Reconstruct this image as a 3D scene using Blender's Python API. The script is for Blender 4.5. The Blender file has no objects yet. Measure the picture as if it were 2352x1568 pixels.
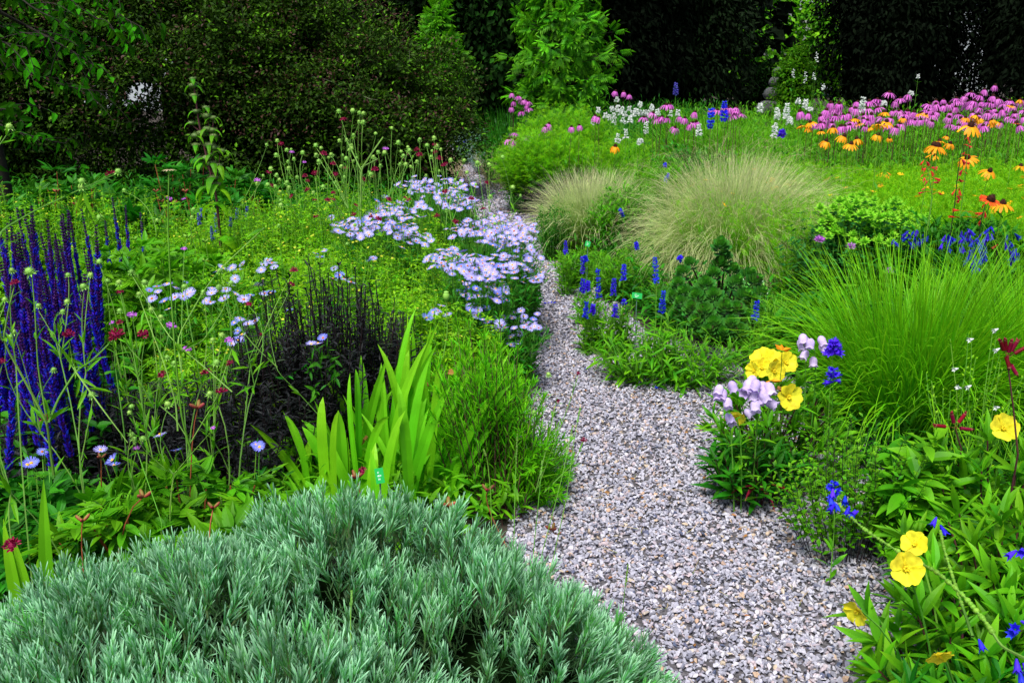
import bpy, math, random
import numpy as np
rng = np.random.default_rng(11)
random.seed(5)
R_ = math.radians

# ------------------------------------------------------------------ camera
FPX = 2090.0                       # focal length in pixels of a 2352 px wide picture
PITCH = math.atan(634.0 / FPX)
CAMH = 1.25
scene = bpy.context.scene
cam_d = bpy.data.cameras.new("camera")
cam_d.sensor_width = 36.0
cam_d.lens = 36.0 * FPX / 2352.0
cam_d.clip_start = 0.05
cam_d.clip_end = 500
cam = bpy.data.objects.new("camera", cam_d)
scene.collection.objects.link(cam)
cam.location = (0, 0, CAMH)
cam.rotation_euler = (math.pi / 2 - PITCH, 0, 0)
scene.camera = cam

# ------------------------------------------------------------------ light
world = bpy.data.worlds.new("World")
scene.world = world
world.use_nodes = True
wn = world.node_tree.nodes
sky = wn.new('ShaderNodeTexSky')
sky.sky_type = 'NISHITA'
sky.sun_disc = False
sky.sun_elevation = R_(62)
sky.sun_rotation = R_(205)
sky.air_density = 1.0
sky.dust_density = 3.0
world.node_tree.links.new(sky.outputs[0], wn['Background'].inputs[0])
wn['Background'].inputs[1].default_value = 0.065
sun_d = bpy.data.lights.new("sun", 'SUN')
sun_d.energy = 2.4
sun_d.angle = R_(24)
sun_d.color = (1.0, 0.985, 0.96)
sun = bpy.data.objects.new("sun", sun_d)
scene.collection.objects.link(sun)
# light comes from high up, a little from the left and from behind the camera
sun.rotation_euler = (R_(28), 0, R_(-25))
scene.view_settings.view_transform = 'Standard'
scene.view_settings.look = 'None'
scene.view_settings.gamma = 1.0
scene.view_settings.exposure = 1.2

# ------------------------------------------------------------------ helpers
COL = scene.collection
CP, SP = math.cos(PITCH), math.sin(PITCH)

def ray(u, v):
    x = (u - 1176.0) / FPX
    y = (784.0 - v) / FPX
    return np.array([x, CP + y * SP, -SP + y * CP])

def G(u, v, z=0.0):
    """ground point (height z) seen in that direction"""
    d = ray(u, v)
    t = (z - CAMH) / d[2]
    return np.array([d[0] * t, d[1] * t, z])

def A(u, v, dist):
    """point in that direction at distance dist along the garden"""
    d = ray(u, v)
    t = dist / d[1]
    return np.array([d[0] * t, dist, CAMH + d[2] * t])

def norm(a):
    return a / np.maximum(np.linalg.norm(a, axis=-1, keepdims=True), 1e-9)

def frame(d, n):
    y = norm(np.asarray(d, float))
    n = np.asarray(n, float)
    z = n - (n * y).sum(-1, keepdims=True) * y
    bad = np.linalg.norm(z, axis=-1) < 1e-5
    if bad.any():
        z[bad] = np.cross(y[bad], np.array([1.0, 0.2, 0.1]))
    z = norm(z)
    x = np.cross(y, z)
    return np.stack([x, y, z], -1)

def U(a, b, n):
    return rng.uniform(a, b, n)

def rdir(n, zlo=-1.0, zhi=1.0):
    z = U(zlo, zhi, n)
    a = U(0, 2 * math.pi, n)
    r = np.sqrt(np.maximum(0, 1 - z * z))
    return np.stack([r * np.cos(a), r * np.sin(a), z], -1)

class Tpl:
    def __init__(s, V, F, t, m=None):
        s.V = np.array(V, float)
        s.t = np.array(t, float)
        m = m or [0] * len(F)
        s.tri = np.array([f for f in F if len(f) == 3], int).reshape(-1, 3)
        s.quad = np.array([f for f in F if len(f) == 4], int).reshape(-1, 4)
        s.mt = np.array([k for f, k in zip(F, m) if len(f) == 3], int)
        s.mq = np.array([k for f, k in zip(F, m) if len(f) == 4], int)

class Geo:
    def __init__(s):
        s.V = []; s.A = []; s.tri = []; s.quad = []; s.mt = []; s.mq = []; s.n = 0
    def raw(s, V, A, tri=None, quad=None, mt=None, mq=None):
        if tri is not None and len(tri):
            s.tri.append(tri + s.n); s.mt.append(np.zeros(len(tri), int) if mt is None else mt)
        if quad is not None and len(quad):
            s.quad.append(quad + s.n); s.mq.append(np.zeros(len(quad), int) if mq is None else mq)
        s.V.append(V); s.A.append(A); s.n += len(V)
    def inst(s, tpl, pos, R, scale, r=None, r2=None):
        pos = np.asarray(pos, float)
        N = len(pos)
        if N == 0:
            return
        scale = np.asarray(scale, float)
        if scale.ndim == 0:
            scale = np.full((N, 3), float(scale))
        elif scale.ndim == 1:
            scale = np.repeat(scale[:, None], 3, 1)
        nv = len(tpl.V)
        V = np.einsum('nij,nvj->nvi', R, tpl.V[None] * scale[:, None, :]) + pos[:, None, :]
        r = U(0, 1, N) if r is None else np.broadcast_to(np.asarray(r, float), (N,))
        r2 = U(0, 1, N) if r2 is None else np.broadcast_to(np.asarray(r2, float), (N,))
        At = np.stack([np.broadcast_to(tpl.t, (N, nv)), np.repeat(r[:, None], nv, 1), np.repeat(r2[:, None], nv, 1)], -1)
        off = (np.arange(N) * nv)[:, None, None]
        s.raw(V.reshape(-1, 3), At.reshape(-1, 3),
              (tpl.tri[None] + off).reshape(-1, 3) if len(tpl.tri) else None,
              (tpl.quad[None] + off).reshape(-1, 4) if len(tpl.quad) else None,
              np.tile(tpl.mt, N), np.tile(tpl.mq, N))
    def tubes(s, P, r0, r1, sides=4, r=None, m=0):
        P = np.asarray(P, float)
        N, K, _ = P.shape
        T = np.gradient(P, axis=1)
        T = norm(T)
        mean = norm(P[:, -1] - P[:, 0])
        ref = np.where(np.abs(mean[:, 2:3]) > 0.8, np.array([[1.0, 0, 0]]), np.array([[0, 0, 1.0]]))
        X = norm(np.cross(T, ref[:, None, :]))
        Y = np.cross(T, X)
        r0 = np.broadcast_to(np.asarray(r0, float), (N,)); r1 = np.broadcast_to(np.asarray(r1, float), (N,))
        tt = np.linspace(0, 1, K)
        rad = r0[:, None] * (1 - tt) + r1[:, None] * tt
        a = np.arange(sides) * 2 * math.pi / sides
        V = P[:, :, None, :] + rad[:, :, None, None] * (np.cos(a)[None, None, :, None] * X[:, :, None, :] + np.sin(a)[None, None, :, None] * Y[:, :, None, :])
        rr = U(0, 1, N) if r is None else np.broadcast_to(np.asarray(r, float), (N,))
        At = np.zeros((N, K, sides, 3))
        At[..., 0] = tt[None, :, None]; At[..., 1] = rr[:, None, None]; At[..., 2] = U(0, 1, N)[:, None, None]
        k, j = np.meshgrid(np.arange(K - 1), np.arange(sides), indexing='ij')
        q = np.stack([k * sides + j, k * sides + (j + 1) % sides, (k + 1) * sides + (j + 1) % sides, (k + 1) * sides + j], -1).reshape(-1, 4)
        q = (q[None] + (np.arange(N) * K * sides)[:, None, None]).reshape(-1, 4)
        s.raw(V.reshape(-1, 3), At.reshape(-1, 3), None, q, None, np.full(len(q), m))
    def ribbons(s, P, side, w, prof, fold=0.0, r=None, r2=None, m=0):
        P = np.asarray(P, float)
        N, K, _ = P.shape
        side = norm(np.asarray(side, float))
        if side.ndim == 2:
            side = np.repeat(side[:, None, :], K, 1)
        T = norm(np.gradient(P, axis=1))
        side = norm(side - (side * T).sum(-1, keepdims=True) * T)
        up = np.cross(side, T)
        w = np.broadcast_to(np.asarray(w, float), (N,))
        ww = w[:, None] * np.asarray(prof)[None, :]
        if fold:
            cols = [P - side * ww[..., None] + up * (ww * fold)[..., None], P, P + side * ww[..., None] + up * (ww * fold)[..., None]]
        else:
            cols = [P - side * ww[..., None], P + side * ww[..., None]]
        C = len(cols)
        V = np.stack(cols, 2)
        rr = U(0, 1, N) if r is None else np.broadcast_to(np.asarray(r, float), (N,))
        rb = U(0, 1, N) if r2 is None else np.broadcast_to(np.asarray(r2, float), (N,))
        At = np.zeros((N, K, C, 3))
        At[..., 0] = np.linspace(0, 1, K)[None, :, None]; At[..., 1] = rr[:, None, None]; At[..., 2] = rb[:, None, None]
        k, j = np.meshgrid(np.arange(K - 1), np.arange(C - 1), indexing='ij')
        q = np.stack([k * C + j, k * C + j + 1, (k + 1) * C + j + 1, (k + 1) * C + j], -1).reshape(-1, 4)
        q = (q[None] + (np.arange(N) * K * C)[:, None, None]).reshape(-1, 4)
        s.raw(V.reshape(-1, 3), At.reshape(-1, 3), None, q, None, np.full(len(q), m))
    def mesh(s, name, mats, origin=(0, 0, 0), smooth=False):
        me = bpy.data.meshes.new(name)
        V = np.concatenate(s.V) - np.asarray(origin, float)
        At = np.concatenate(s.A)
        tri = np.concatenate(s.tri) if s.tri else np.zeros((0, 3), int)
        quad = np.concatenate(s.quad) if s.quad else np.zeros((0, 4), int)
        mi = np.concatenate(s.mt + s.mq) if (s.mt or s.mq) else np.zeros(0, int)
        nt, nq = len(tri), len(quad)
        me.vertices.add(len(V)); me.vertices.foreach_set('co', V.astype(np.float32).ravel())
        me.loops.add(nt * 3 + nq * 4)
        me.loops.foreach_set('vertex_index', np.concatenate([tri.ravel(), quad.ravel()]).astype(np.int32))
        me.polygons.add(nt + nq)
        st = np.concatenate([np.arange(nt) * 3, nt * 3 + np.arange(nq) * 4]).astype(np.int32)
        me.polygons.foreach_set('loop_start', st)
        me.polygons.foreach_set('material_index', mi.astype(np.int32))
        me.polygons.foreach_set('use_smooth', np.full(nt + nq, bool(smooth)))
        at = me.attributes.new('tr', 'FLOAT_VECTOR', 'POINT')
        at.data.foreach_set('vector', At.astype(np.float32).ravel())
        me.update(calc_edges=True)
        for m in (mats if isinstance(mats, (list, tuple)) else [mats]):
            me.materials.append(m)
        return me

ORG = {}
def origin_of(o):
    return ORG.get(o.name, np.zeros(3)) if o else np.zeros(3)

def tag(o, label=None, cat=None, group=None, kind=None):
    if label: o['label'] = label
    if cat: o['category'] = cat
    if group: o['group'] = group
    if kind: o['kind'] = kind
    return o

def root(name, label, cat, loc, group=None, kind=None):
    o = bpy.data.objects.new(name, None)
    COL.objects.link(o)
    o.empty_display_size = 0.05
    o.location = tuple(float(c) for c in loc)
    ORG[o.name] = np.array(loc, float)
    return tag(o, label, cat, group, kind)

def part(name, geo, mats, parent=None, smooth=False, org=None):
    """geo is in world coordinates; the object sits at its parent's origin"""
    og = origin_of(parent) if org is None else np.asarray(org, float)
    if not geo.V:
        return None
    me = geo.mesh(name, mats, og, smooth)
    o = bpy.data.objects.new(name, me)
    COL.objects.link(o)
    if parent is None:
        o.location = tuple(og)
    else:
        o.parent = parent
    ORG[o.name] = og
    return o

def put(me, name, parent, world_loc, R=None, scale=1.0):
    o = bpy.data.objects.new(name, me)
    COL.objects.link(o)
    o.parent = parent
    o.location = tuple(np.asarray(world_loc, float) - origin_of(parent))
    if R is not None:
        from mathutils import Matrix
        o.rotation_euler = Matrix([list(map(float, row)) for row in R]).to_euler()
    o.scale = (scale, scale, scale) if np.isscalar(scale) else scale
    ORG[o.name] = np.asarray(world_loc, float)
    return o

def sub(me, name, parent):
    o = bpy.data.objects.new(name, me)
    COL.objects.link(o)
    o.parent = parent
    return o

def local_mesh(name, geo, mats, smooth=False):
    return geo.mesh(name, mats, (0, 0, 0), smooth)

# ---------------------------------------------------------------- curves
def grow(base, d0, L, K, pull=(0, 0, -1), amt=0.0, wob=0.0):
    base = np.asarray(base, float); N = len(base)
    L = np.broadcast_to(np.asarray(L, float), (N,))
    amt = np.broadcast_to(np.asarray(amt, float), (N,))
    d = norm(np.asarray(d0, float)).copy()
    P = [base]
    pull = np.asarray(pull, float)
    for k in range(K - 1):
        d = norm(d + pull * (amt[:, None] * (k + 1) / (K - 1)) + (rng.normal(0, 1, (N, 3)) * wob if wob else 0))
        P.append(P[-1] + d * (L / (K - 1))[:, None])
    return np.stack(P, 1)

def bez(base, head, K=6, lift=0.65, side=0.02):
    base = np.asarray(base, float); head = np.asarray(head, float)
    N = len(base)
    c = base * 0.45 + head * 0.55
    c[:, 2] = base[:, 2] + (head[:, 2] - base[:, 2]) * lift
    c[:, :2] = base[:, :2] * 0.6 + head[:, :2] * 0.4
    c += rng.normal(0, side, (N, 3))
    t = np.linspace(0, 1, K)[None, :, None]
    return (1 - t) ** 2 * base[:, None] + 2 * t * (1 - t) * c[:, None] + t ** 2 * head[:, None]

def on(P, s):
    N, K, _ = P.shape
    x = np.clip(s, 0, 0.9999) * (K - 1)
    i = x.astype(int); f = (x - i)[..., None]
    n = np.arange(N)[:, None]
    a, b = P[n, i], P[n, i + 1]
    return (a * (1 - f) + b * f).reshape(-1, 3), norm(b - a).reshape(-1, 3)

def leafy(geo, tpl, P, m, s0, s1, size, ang=(50, 75), taper=0.5, droop=0.0, whorl=1, r2=None, jit=0.15, sc3=None):
    """leaves along stems P; m nodes a stem, whorl leaves a node"""
    N = len(P)
    s = np.linspace(s0, s1, m)[None, :] + rng.normal(0, 0.3 * (s1 - s0) / max(m, 1), (N, m))
    s = np.clip(s, 0, 1)
    pos, tan = on(P, s)
    sz = (size * (1 - taper * ((s - s0) / (s1 - s0 + 1e-6)))).reshape(-1) * U(1 - jit * 2, 1 + jit, N * m)
    ph = (np.arange(m)[None, :] * 2.39996 + U(0, 6.28, N)[:, None]).reshape(-1)
    ref = np.where(np.abs(tan[:, 2:3]) > 0.9, np.array([[1.0, 0, 0]]), np.array([[0, 0, 1.0]]))
    e1 = norm(np.cross(tan, ref)); e2 = np.cross(tan, e1)
    st = np.repeat(U(0, 1, N), m) if r2 is None else np.full(N * m, r2)
    for w in range(whorl):
        p = ph + w * 2 * math.pi / whorl + rng.normal(0, 0.25, len(ph))
        a = np.radians(U(ang[0], ang[1], len(ph)))[:, None]
        out = np.cos(p)[:, None] * e1 + np.sin(p)[:, None] * e2
        d = np.cos(a) * tan + np.sin(a) * out
        d[:, 2] -= droop
        nn = tan * 0.7 + np.array([0, 0, 0.6]) + rng.normal(0, 0.25, tan.shape)
        geo.inst(tpl, pos, frame(d, nn), sz, r2=st)

# ---------------------------------------------------------------- templates
def leaf_tpl(w, K=2, prof='lance', fold=0.25, arch=0.15):
    def pr(s):
        if prof == 'lance': return math.sin(math.pi * s ** 0.8)
        if prof == 'ovate': return math.sin(math.pi * s ** 0.6) ** 0.8
        if prof == 'obov': return math.sin(math.pi * s ** 1.5)
        if prof == 'strap': return min(1, 3 * s) * min(1, 3.2 * (1 - s)) ** 0.8
        return math.sin(math.pi * s)
    V = [(0, 0, 0)]; t = [0]
    for i in range(K):
        s = (i + 1) / (K + 1)
        h = -arch * s * s
        ww = w * 0.5 * pr(s)
        V += [(-ww, s, h + fold * ww), (0, s, h), (ww, s, h + fold * ww)]
        t += [s] * 3
    V.append((0, 1, -arch)); t.append(1)
    n = len(V) - 1
    F = [(0, 2, 1), (0, 3, 2)]
    for i in range(K - 1):
        a = 1 + 3 * i; b = a + 3
        F += [(a, a + 1, b + 1, b), (a + 1, a + 2, b + 2, b + 1)]
    a = 1 + 3 * (K - 1)
    F += [(a, a + 1, n), (a + 1, a + 2, n)]
    return Tpl(V, F, t)

def diamond(w, arch=0.1):
    return Tpl([(0, 0, 0), (-w / 2, 0.5, 0.03), (0, 1, -arch), (w / 2, 0.5, 0.03)], [(0, 3, 2, 1)], [0, .5, 1, .5])

L_SMALL = diamond(0.55)
L_NARROW = diamond(0.22)
L_NEEDLE = Tpl([(-.045, 0, 0), (.045, 0, 0), (.07, .55, .02), (-.07, .55, .02), (0, 1, -.02)], [(0, 1, 2, 3), (3, 2, 4)], [0, 0, .55, .55, 1])
L_LANCE = leaf_tpl(0.26, 2, 'lance', 0.3, 0.18)
L_LANCE3 = leaf_tpl(0.24, 4, 'lance', 0.35, 0.25)
L_WILLOW = leaf_tpl(0.13, 2, 'lance', 0.3, 0.12)
L_OVATE = leaf_tpl(0.52, 2, 'ovate', 0.3, 0.15)
L_OVATE3 = leaf_tpl(0.5, 4, 'ovate', 0.3, 0.25)
L_OBOV = leaf_tpl(0.42, 3, 'obov', 0.3, -0.1)
L_PEONY = leaf_tpl(0.34, 3, 'lance', 0.3, 0.2)

def compound(leaf, spread, n_side, scale=1.0, length=1.0, side_ang=50, tipleaf=True, w0=1.0):
    """a pinnate / palmate leaf assembled from leaflets, as one template along +Y"""
    g_V, g_F, g_t = [], [], []
    def add(px, py, pz, ang, sc, tilt=0.0):
        c, s = math.cos(ang), math.sin(ang)
        b = len(g_V)
        for (x, y, z) in leaf.V:
            x, y, z = x * sc, y * sc, z * sc
            X = x * c + y * s; Y = -x * s + y * c
            g_V.append((px + X, py + Y, pz + z - tilt * y))
        for f in leaf.tri: g_F.append(tuple(int(k) + b for k in f))
        for f in leaf.quad: g_F.append(tuple(int(k) + b for k in f))
        g_t.extend([0.2 + 0.8 * (py / max(length, .01)) * 0.6 + 0.3 * tt for tt in leaf.t])
    b = len(g_V)
    g_V.extend([(-.008, 0, 0), (.008, 0, 0), (.006, length * .9, -.1 * length), (-.006, length * .9, -.1 * length)])
    g_F.append((b, b + 1, b + 2, b + 3)); g_t.extend([0, 0, .5, .5])
    for i in range(n_side):
        s = (i + 1) / (n_side + 0.6)
        y = length * (spread[0] + (spread[1] - spread[0]) * s)
        k = scale * (w0 + (1 - w0) * s) * (1.0 - 0.25 * abs(s - 0.5))
        for sg in (-1, 1):
            add(0, y, -.1 * y * y, sg * math.radians(side_ang), k, 0.15)
    if tipleaf:
        add(0, length * spread[1], -.1 * length, 0, scale * 1.05, 0.15)
    return Tpl(g_V, g_F, np.clip(g_t, 0, 1))

L_PINNATE = compound(leaf_tpl(0.26, 1, 'lance', .2, .3), (0.18, 0.85), 6, 0.36, 1.0, 62)
L_PEONYC = compound(L_PEONY, (0.25, 0.45), 2, 0.62, 1.0, 48)
L_FERNY = compound(L_NARROW, (0.1, 0.8), 3, 0.42, 1.0, 42)
L_PALM = compound(leaf_tpl(0.4, 1, 'ovate', .3, .2), (0.2, 0.45), 1, 0.62, 0.9, 60)

def disc_tpl(r, h, seg=8, rings=2, z0=0.0):
    V, F, t = [], [], []
    for i in range(rings):
        a = (i / rings) * math.pi / 2
        for j in range(seg):
            b = 2 * math.pi * j / seg
            V.append((r * math.cos(a) * math.cos(b), r * math.cos(a) * math.sin(b), z0 + h * math.sin(a))); t.append(i / rings)
    V.append((0, 0, z0 + h)); t.append(1)
    for i in range(rings - 1):
        for j in range(seg):
            F.append((i * seg + j, i * seg + (j + 1) % seg, (i + 1) * seg + (j + 1) % seg, (i + 1) * seg + j))
    i = rings - 1
    for j in range(seg):
        F.append((i * seg + j, i * seg + (j + 1) % seg, len(V) - 1))
    return Tpl(V, F, t)

def ball_tpl(r, seg=8, rings=5, sz=1.0):
    V, F, t = [(0, 0, -r * sz)], [], [0]
    for i in range(1, rings):
        a = -math.pi / 2 + math.pi * i / rings
        for j in range(seg):
            b = 2 * math.pi * j / seg
            V.append((r * math.cos(a) * math.cos(b), r * math.cos(a) * math.sin(b), r * sz * math.sin(a))); t.append(i / rings)
    V.append((0, 0, r * sz)); t.append(1)
    for j in range(seg): F.append((0, 1 + (j + 1) % seg, 1 + j))
    for i in range(rings - 2):
        for j in range(seg):
            a = 1 + i * seg
            F.append((a + j, a + (j + 1) % seg, a + seg + (j + 1) % seg, a + seg + j))
    a = 1 + (rings - 2) * seg
    for j in range(seg): F.append((a + j, a + (j + 1) % seg, len(V) - 1))
    return Tpl(V, F, t)

def bell_tpl(L=1.0, seg=6, lobes=True):
    """tubular flower along +Y with a flared mouth of lobes"""
    V, F, t = [], [], []
    st = [(0, .07), (.3, .16), (.62, .24), (.8, .26)]
    for y, r in st:
        for j in range(seg):
            b = 2 * math.pi * j / seg
            V.append((r * math.cos(b), y, r * math.sin(b))); t.append(y)
    for i in range(len(st) - 1):
        for j in range(seg):
            F.append((i * seg + j, i * seg + (j + 1) % seg, (i + 1) * seg + (j + 1) % seg, (i + 1) * seg + j))
    o = (len(st) - 1) * seg
    for j in range(seg):
        b = 2 * math.pi * (j + .5) / seg
        rr = .42 if j < seg // 2 else .5
        V.append((rr * math.cos(b), 1.0 + (0.08 if j % 2 else 0), rr * math.sin(b))); t.append(1)
        F.append((o + j, o + (j + 1) % seg, len(V) - 1))
    V = [(x * L, y * L, z * L) for x, y, z in V]
    return Tpl(V, F, t)
BELL = bell_tpl(1.0)
BUD = Tpl([(0, 0, 0), (-.2, .45, 0), (0, .45, .2), (.2, .45, 0), (0, .45, -.2), (0, 1, 0)],
          [(0, 2, 1), (0, 3, 2), (0, 4, 3), (0, 1, 4), (1, 2, 5), (2, 3, 5), (3, 4, 5), (4, 1, 5)], [0, .5, .5, .5, .5, 1])

# ---------------------------------------------------------------- materials
def newmat(name):
    m = bpy.data.materials.new(name); m.use_nodes = True
    nt = m.node_tree
    for n in list(nt.nodes): nt.nodes.remove(n)
    out = nt.nodes.new('ShaderNodeOutputMaterial')
    return m, nt, out

def c4(c): return (c[0], c[1], c[2], 1.0)

def leafmat(name, a, b, tip=None, tr=0.35, rough=0.5, spec=0.18, tlo=0.45, thi=1.0, third=None, noise=0.25, base=None, tth=.93, bhi=.3, nsc=9.0):
    m, nt, out = newmat(name)
    N, Lk = nt.nodes, nt.links
    at = N.new('ShaderNodeAttribute'); at.attribute_name = 'tr'
    sp = N.new('ShaderNodeSeparateXYZ'); Lk.new(at.outputs['Vector'], sp.inputs[0])
    mx = N.new('ShaderNodeMix'); mx.data_type = 'RGBA'
    Lk.new(sp.outputs[1], mx.inputs[0])
    mx.inputs[6].default_value = c4(a); mx.inputs[7].default_value = c4(b)
    col = mx.outputs[2]
    def mixin(c, lo, hi, src):
        nonlocal col
        mr = N.new('ShaderNodeMapRange'); mr.inputs[1].default_value = lo; mr.inputs[2].default_value = hi
        Lk.new(src, mr.inputs[0])
        m2 = N.new('ShaderNodeMix'); m2.data_type = 'RGBA'
        Lk.new(mr.outputs[0], m2.inputs[0]); Lk.new(col, m2.inputs[6]); m2.inputs[7].default_value = c4(c)
        col = m2.outputs[2]
    if tip is not None: mixin(tip, tlo, thi, sp.outputs[0])
    if base is not None: mixin(base, bhi, 0.0, sp.outputs[0])
    if third is not None: mixin(third, tth, tth + .05, sp.outputs[2])
    if noise:
        tc = N.new('ShaderNodeTexCoord')
        no = N.new('ShaderNodeTexNoise'); no.inputs['Scale'].default_value = nsc
        Lk.new(tc.outputs['Object'], no.inputs['Vector'])
        hs = N.new('ShaderNodeHueSaturation')
        mr = N.new('ShaderNodeMapRange'); mr.inputs[1].default_value = .3; mr.inputs[2].default_value = .7
        mr.inputs[3].default_value = 1 - noise; mr.inputs[4].default_value = 1 + noise
        Lk.new(no.outputs[0], mr.inputs[0]); Lk.new(mr.outputs[0], hs.inputs['Value'])
        mh = N.new('ShaderNodeMapRange'); mh.inputs[3].default_value = .488; mh.inputs[4].default_value = .512
        Lk.new(sp.outputs[2], mh.inputs[0]); Lk.new(mh.outputs[0], hs.inputs['Hue'])
        Lk.new(col, hs.inputs['Color']); col = hs.outputs[0]
    bs = N.new('ShaderNodeBsdfPrincipled')
    Lk.new(col, bs.inputs['Base Color'])
    bs.inputs['Roughness'].default_value = rough
    bs.inputs['Specular IOR Level'].default_value = spec
    if tr > 0:
        tl = N.new('ShaderNodeBsdfTranslucent'); Lk.new(col, tl.inputs[0])
        ms = N.new('ShaderNodeMixShader'); ms.inputs[0].default_value = tr
        Lk.new(bs.outputs[0], ms.inputs[1]); Lk.new(tl.outputs[0], ms.inputs[2])
        Lk.new(ms.outputs[0], out.inputs[0])
    else:
        Lk.new(bs.outputs[0], out.inputs[0])
    return m

M = {}
M['lav'] = leafmat('silver_leaf', (.085, .34, .11), (.19, .50, .22), tip=(.40, .70, .44), third=(.14, .46, .08), tr=.35, rough=.7, base=(.07, .34, .02), bhi=.6, tlo=.45, noise=.38, nsc=14)
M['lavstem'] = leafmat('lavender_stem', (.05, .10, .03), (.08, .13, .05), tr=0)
M['lavlow'] = leafmat('shaded_needles', (.025, .07, .02), (.05, .13, .04), tr=.1)  # darker copy of the silver leaf, shade put into the colour
M['green'] = leafmat('fresh_leaf', (.045, .23, .004), (.13, .42, .006), tip=(.17, .50, .008), tr=.45)
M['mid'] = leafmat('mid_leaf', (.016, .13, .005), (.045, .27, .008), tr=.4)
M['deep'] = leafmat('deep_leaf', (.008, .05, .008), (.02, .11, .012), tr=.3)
M['lime'] = leafmat('lime_leaf', (.09, .36, .004), (.24, .56, .006), tip=(.38, .68, .008), tr=.45)
M['feather'] = leafmat('feathery_leaf', (.07, .36, .003), (.20, .54, .005), tip=(.33, .68, .007), tr=.45)
M['willow'] = leafmat('willow_leaf', (.06, .36, .003), (.16, .56, .006), tip=(.20, .66, .006), tr=.5)
M['iris'] = leafmat('iris_leaf', (.10, .44, .005), (.17, .56, .010), tip=(.22, .60, .015), tr=.35, rough=.45, noise=.15)
M['brown'] = leafmat('dry_leaf', (.22, .10, .03), (.36, .17, .05), tr=.2)
M['grass'] = leafmat('green_grass', (.05, .27, .003), (.14, .48, .005), tip=(.22, .60, .008), tr=.45)
M['stipa'] = leafmat('feather_grass', (.22, .48, .03), (.46, .62, .13), tip=(.70, .70, .38), base=(.10, .34, .01), tr=.45, rough=.7, tlo=.55)
M['straw'] = leafmat('straw_grass', (.46, .38, .20), (.60, .48, .29), tr=.4, base=(.12, .26, .02))
M['purplegrass'] = leafmat('purple_grass', (.035, .012, .03), (.10, .05, .09), tr=.2)
M['shrub'] = leafmat('shrub_leaf', (.006, .022, .002), (.026, .070, .003), tip=(.042, .10, .004), third=(.10, .24, .006), tr=.2, rough=.6, noise=.6, spec=.1, tth=.86)
M['shrubred'] = leafmat('shrub_shoot', (.040, .016, .012), (.075, .032, .022), tr=.2)
M['cherry'] = leafmat('cherry_leaf', (.006, .05, .001), (.03, .16, .002), tr=.45, spec=.04, third=(.06, .30, .004), tth=.75)
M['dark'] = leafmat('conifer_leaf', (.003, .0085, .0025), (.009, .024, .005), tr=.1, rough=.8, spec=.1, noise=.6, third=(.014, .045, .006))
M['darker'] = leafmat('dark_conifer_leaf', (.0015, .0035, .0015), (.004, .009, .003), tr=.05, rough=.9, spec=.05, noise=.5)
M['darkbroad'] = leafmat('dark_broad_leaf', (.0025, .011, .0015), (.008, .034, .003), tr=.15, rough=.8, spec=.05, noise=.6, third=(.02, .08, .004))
M['ash'] = leafmat('ash_leaf', (.016, .15, .003), (.06, .30, .004), tip=(.16, .52, .006), tr=.45, third=(.18, .60, .010))
M['fargreen'] = leafmat('far_leaf', (.07, .30, .006), (.20, .52, .012), tr=.45)
M['bark'] = leafmat('bark', (.012, .010, .008), (.03, .024, .018), tr=0, rough=.9, noise=.5)
M['darkcore'] = leafmat('shaded_interior', (.002, .005, .001), (.003, .008, .002), tr=0, rough=1, spec=0, noise=.5)  # near-black colour paints the shade inside crowns and cushion
M['twig'] = leafmat('twig', (.08, .10, .06), (.15, .16, .10), tr=0)
M['stem'] = leafmat('green_stem', (.08, .26, .02), (.16, .38, .04), tr=.1)
M['stempale'] = leafmat('pale_stem', (.10, .26, .03), (.20, .38, .07), tr=.1)
M['stemdark'] = leafmat('dark_stem', (.012, .008, .012), (.03, .018, .02), tr=0)
M['stempurp'] = leafmat('purple_stem', (.05, .015, .02), (.09, .03, .03), tr=0)
M['stemred'] = leafmat('red_stem', (.30, .06, .03), (.40, .12, .05), tr=.1)
M['blackleaf'] = leafmat('smoky_leaf', (.008, .013, .010), (.022, .022, .026), tr=.1, rough=.55, third=(.03, .05, .02))
M['silver'] = leafmat('artemisia_leaf', (.14, .26, .20), (.26, .40, .34), tr=.2, rough=.8)
M['aster'] = leafmat('aster_petal', (.44, .41, .88), (.58, .56, .92), tip=(.36, .32, .90), tr=.25, noise=.1, rough=.6, third=(.22, .18, .72))
M['asterblue'] = leafmat('blue_aster_petal', (.20, .24, .85), (.30, .33, .88), tip=(.16, .18, .80), tr=.25, noise=.1, rough=.6)
M['disc'] = leafmat('aster_disc', (.80, .36, .02), (.75, .42, .03), tr=0, noise=.2)
M['discred'] = leafmat('old_aster_disc', (.38, .10, .02), (.5, .2, .03), tr=0, noise=.2)
M['cone'] = leafmat('dark_cone', (.025, .006, .004), (.05, .012, .006), tr=0, rough=.8)
M['conepink'] = leafmat('coneflower_petal', (.55, .07, .46), (.72, .22, .66), tip=(.68, .16, .60), tr=.35, noise=.15)
M['orange'] = leafmat('orange_petal', (.85, .30, .008), (.90, .42, .012), tr=.3, noise=.1)
M['yellow'] = leafmat('primrose_petal', (.90, .74, .02), (.93, .84, .05), tr=.45, noise=.22, nsc=55, spec=.08, base=(.82, .56, .01))
M['yellowsmall'] = leafmat('tiny_yellow_petal', (.72, .72, .04), (.82, .80, .08), tr=.3, noise=.1)
M['goldsmall'] = leafmat('tiny_gold_petal', (.85, .42, .01), (.9, .52, .01), tr=.3, noise=.1)
M['lilac'] = leafmat('lilac_bell', (.60, .46, .80), (.72, .60, .86), tr=.4, noise=.22, nsc=60, rough=.7, spec=.08)
M['crimson'] = leafmat('crimson_petal', (.17, .003, .025), (.34, .006, .07), tr=.2, noise=.3, third=(.4, .02, .12))
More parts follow.
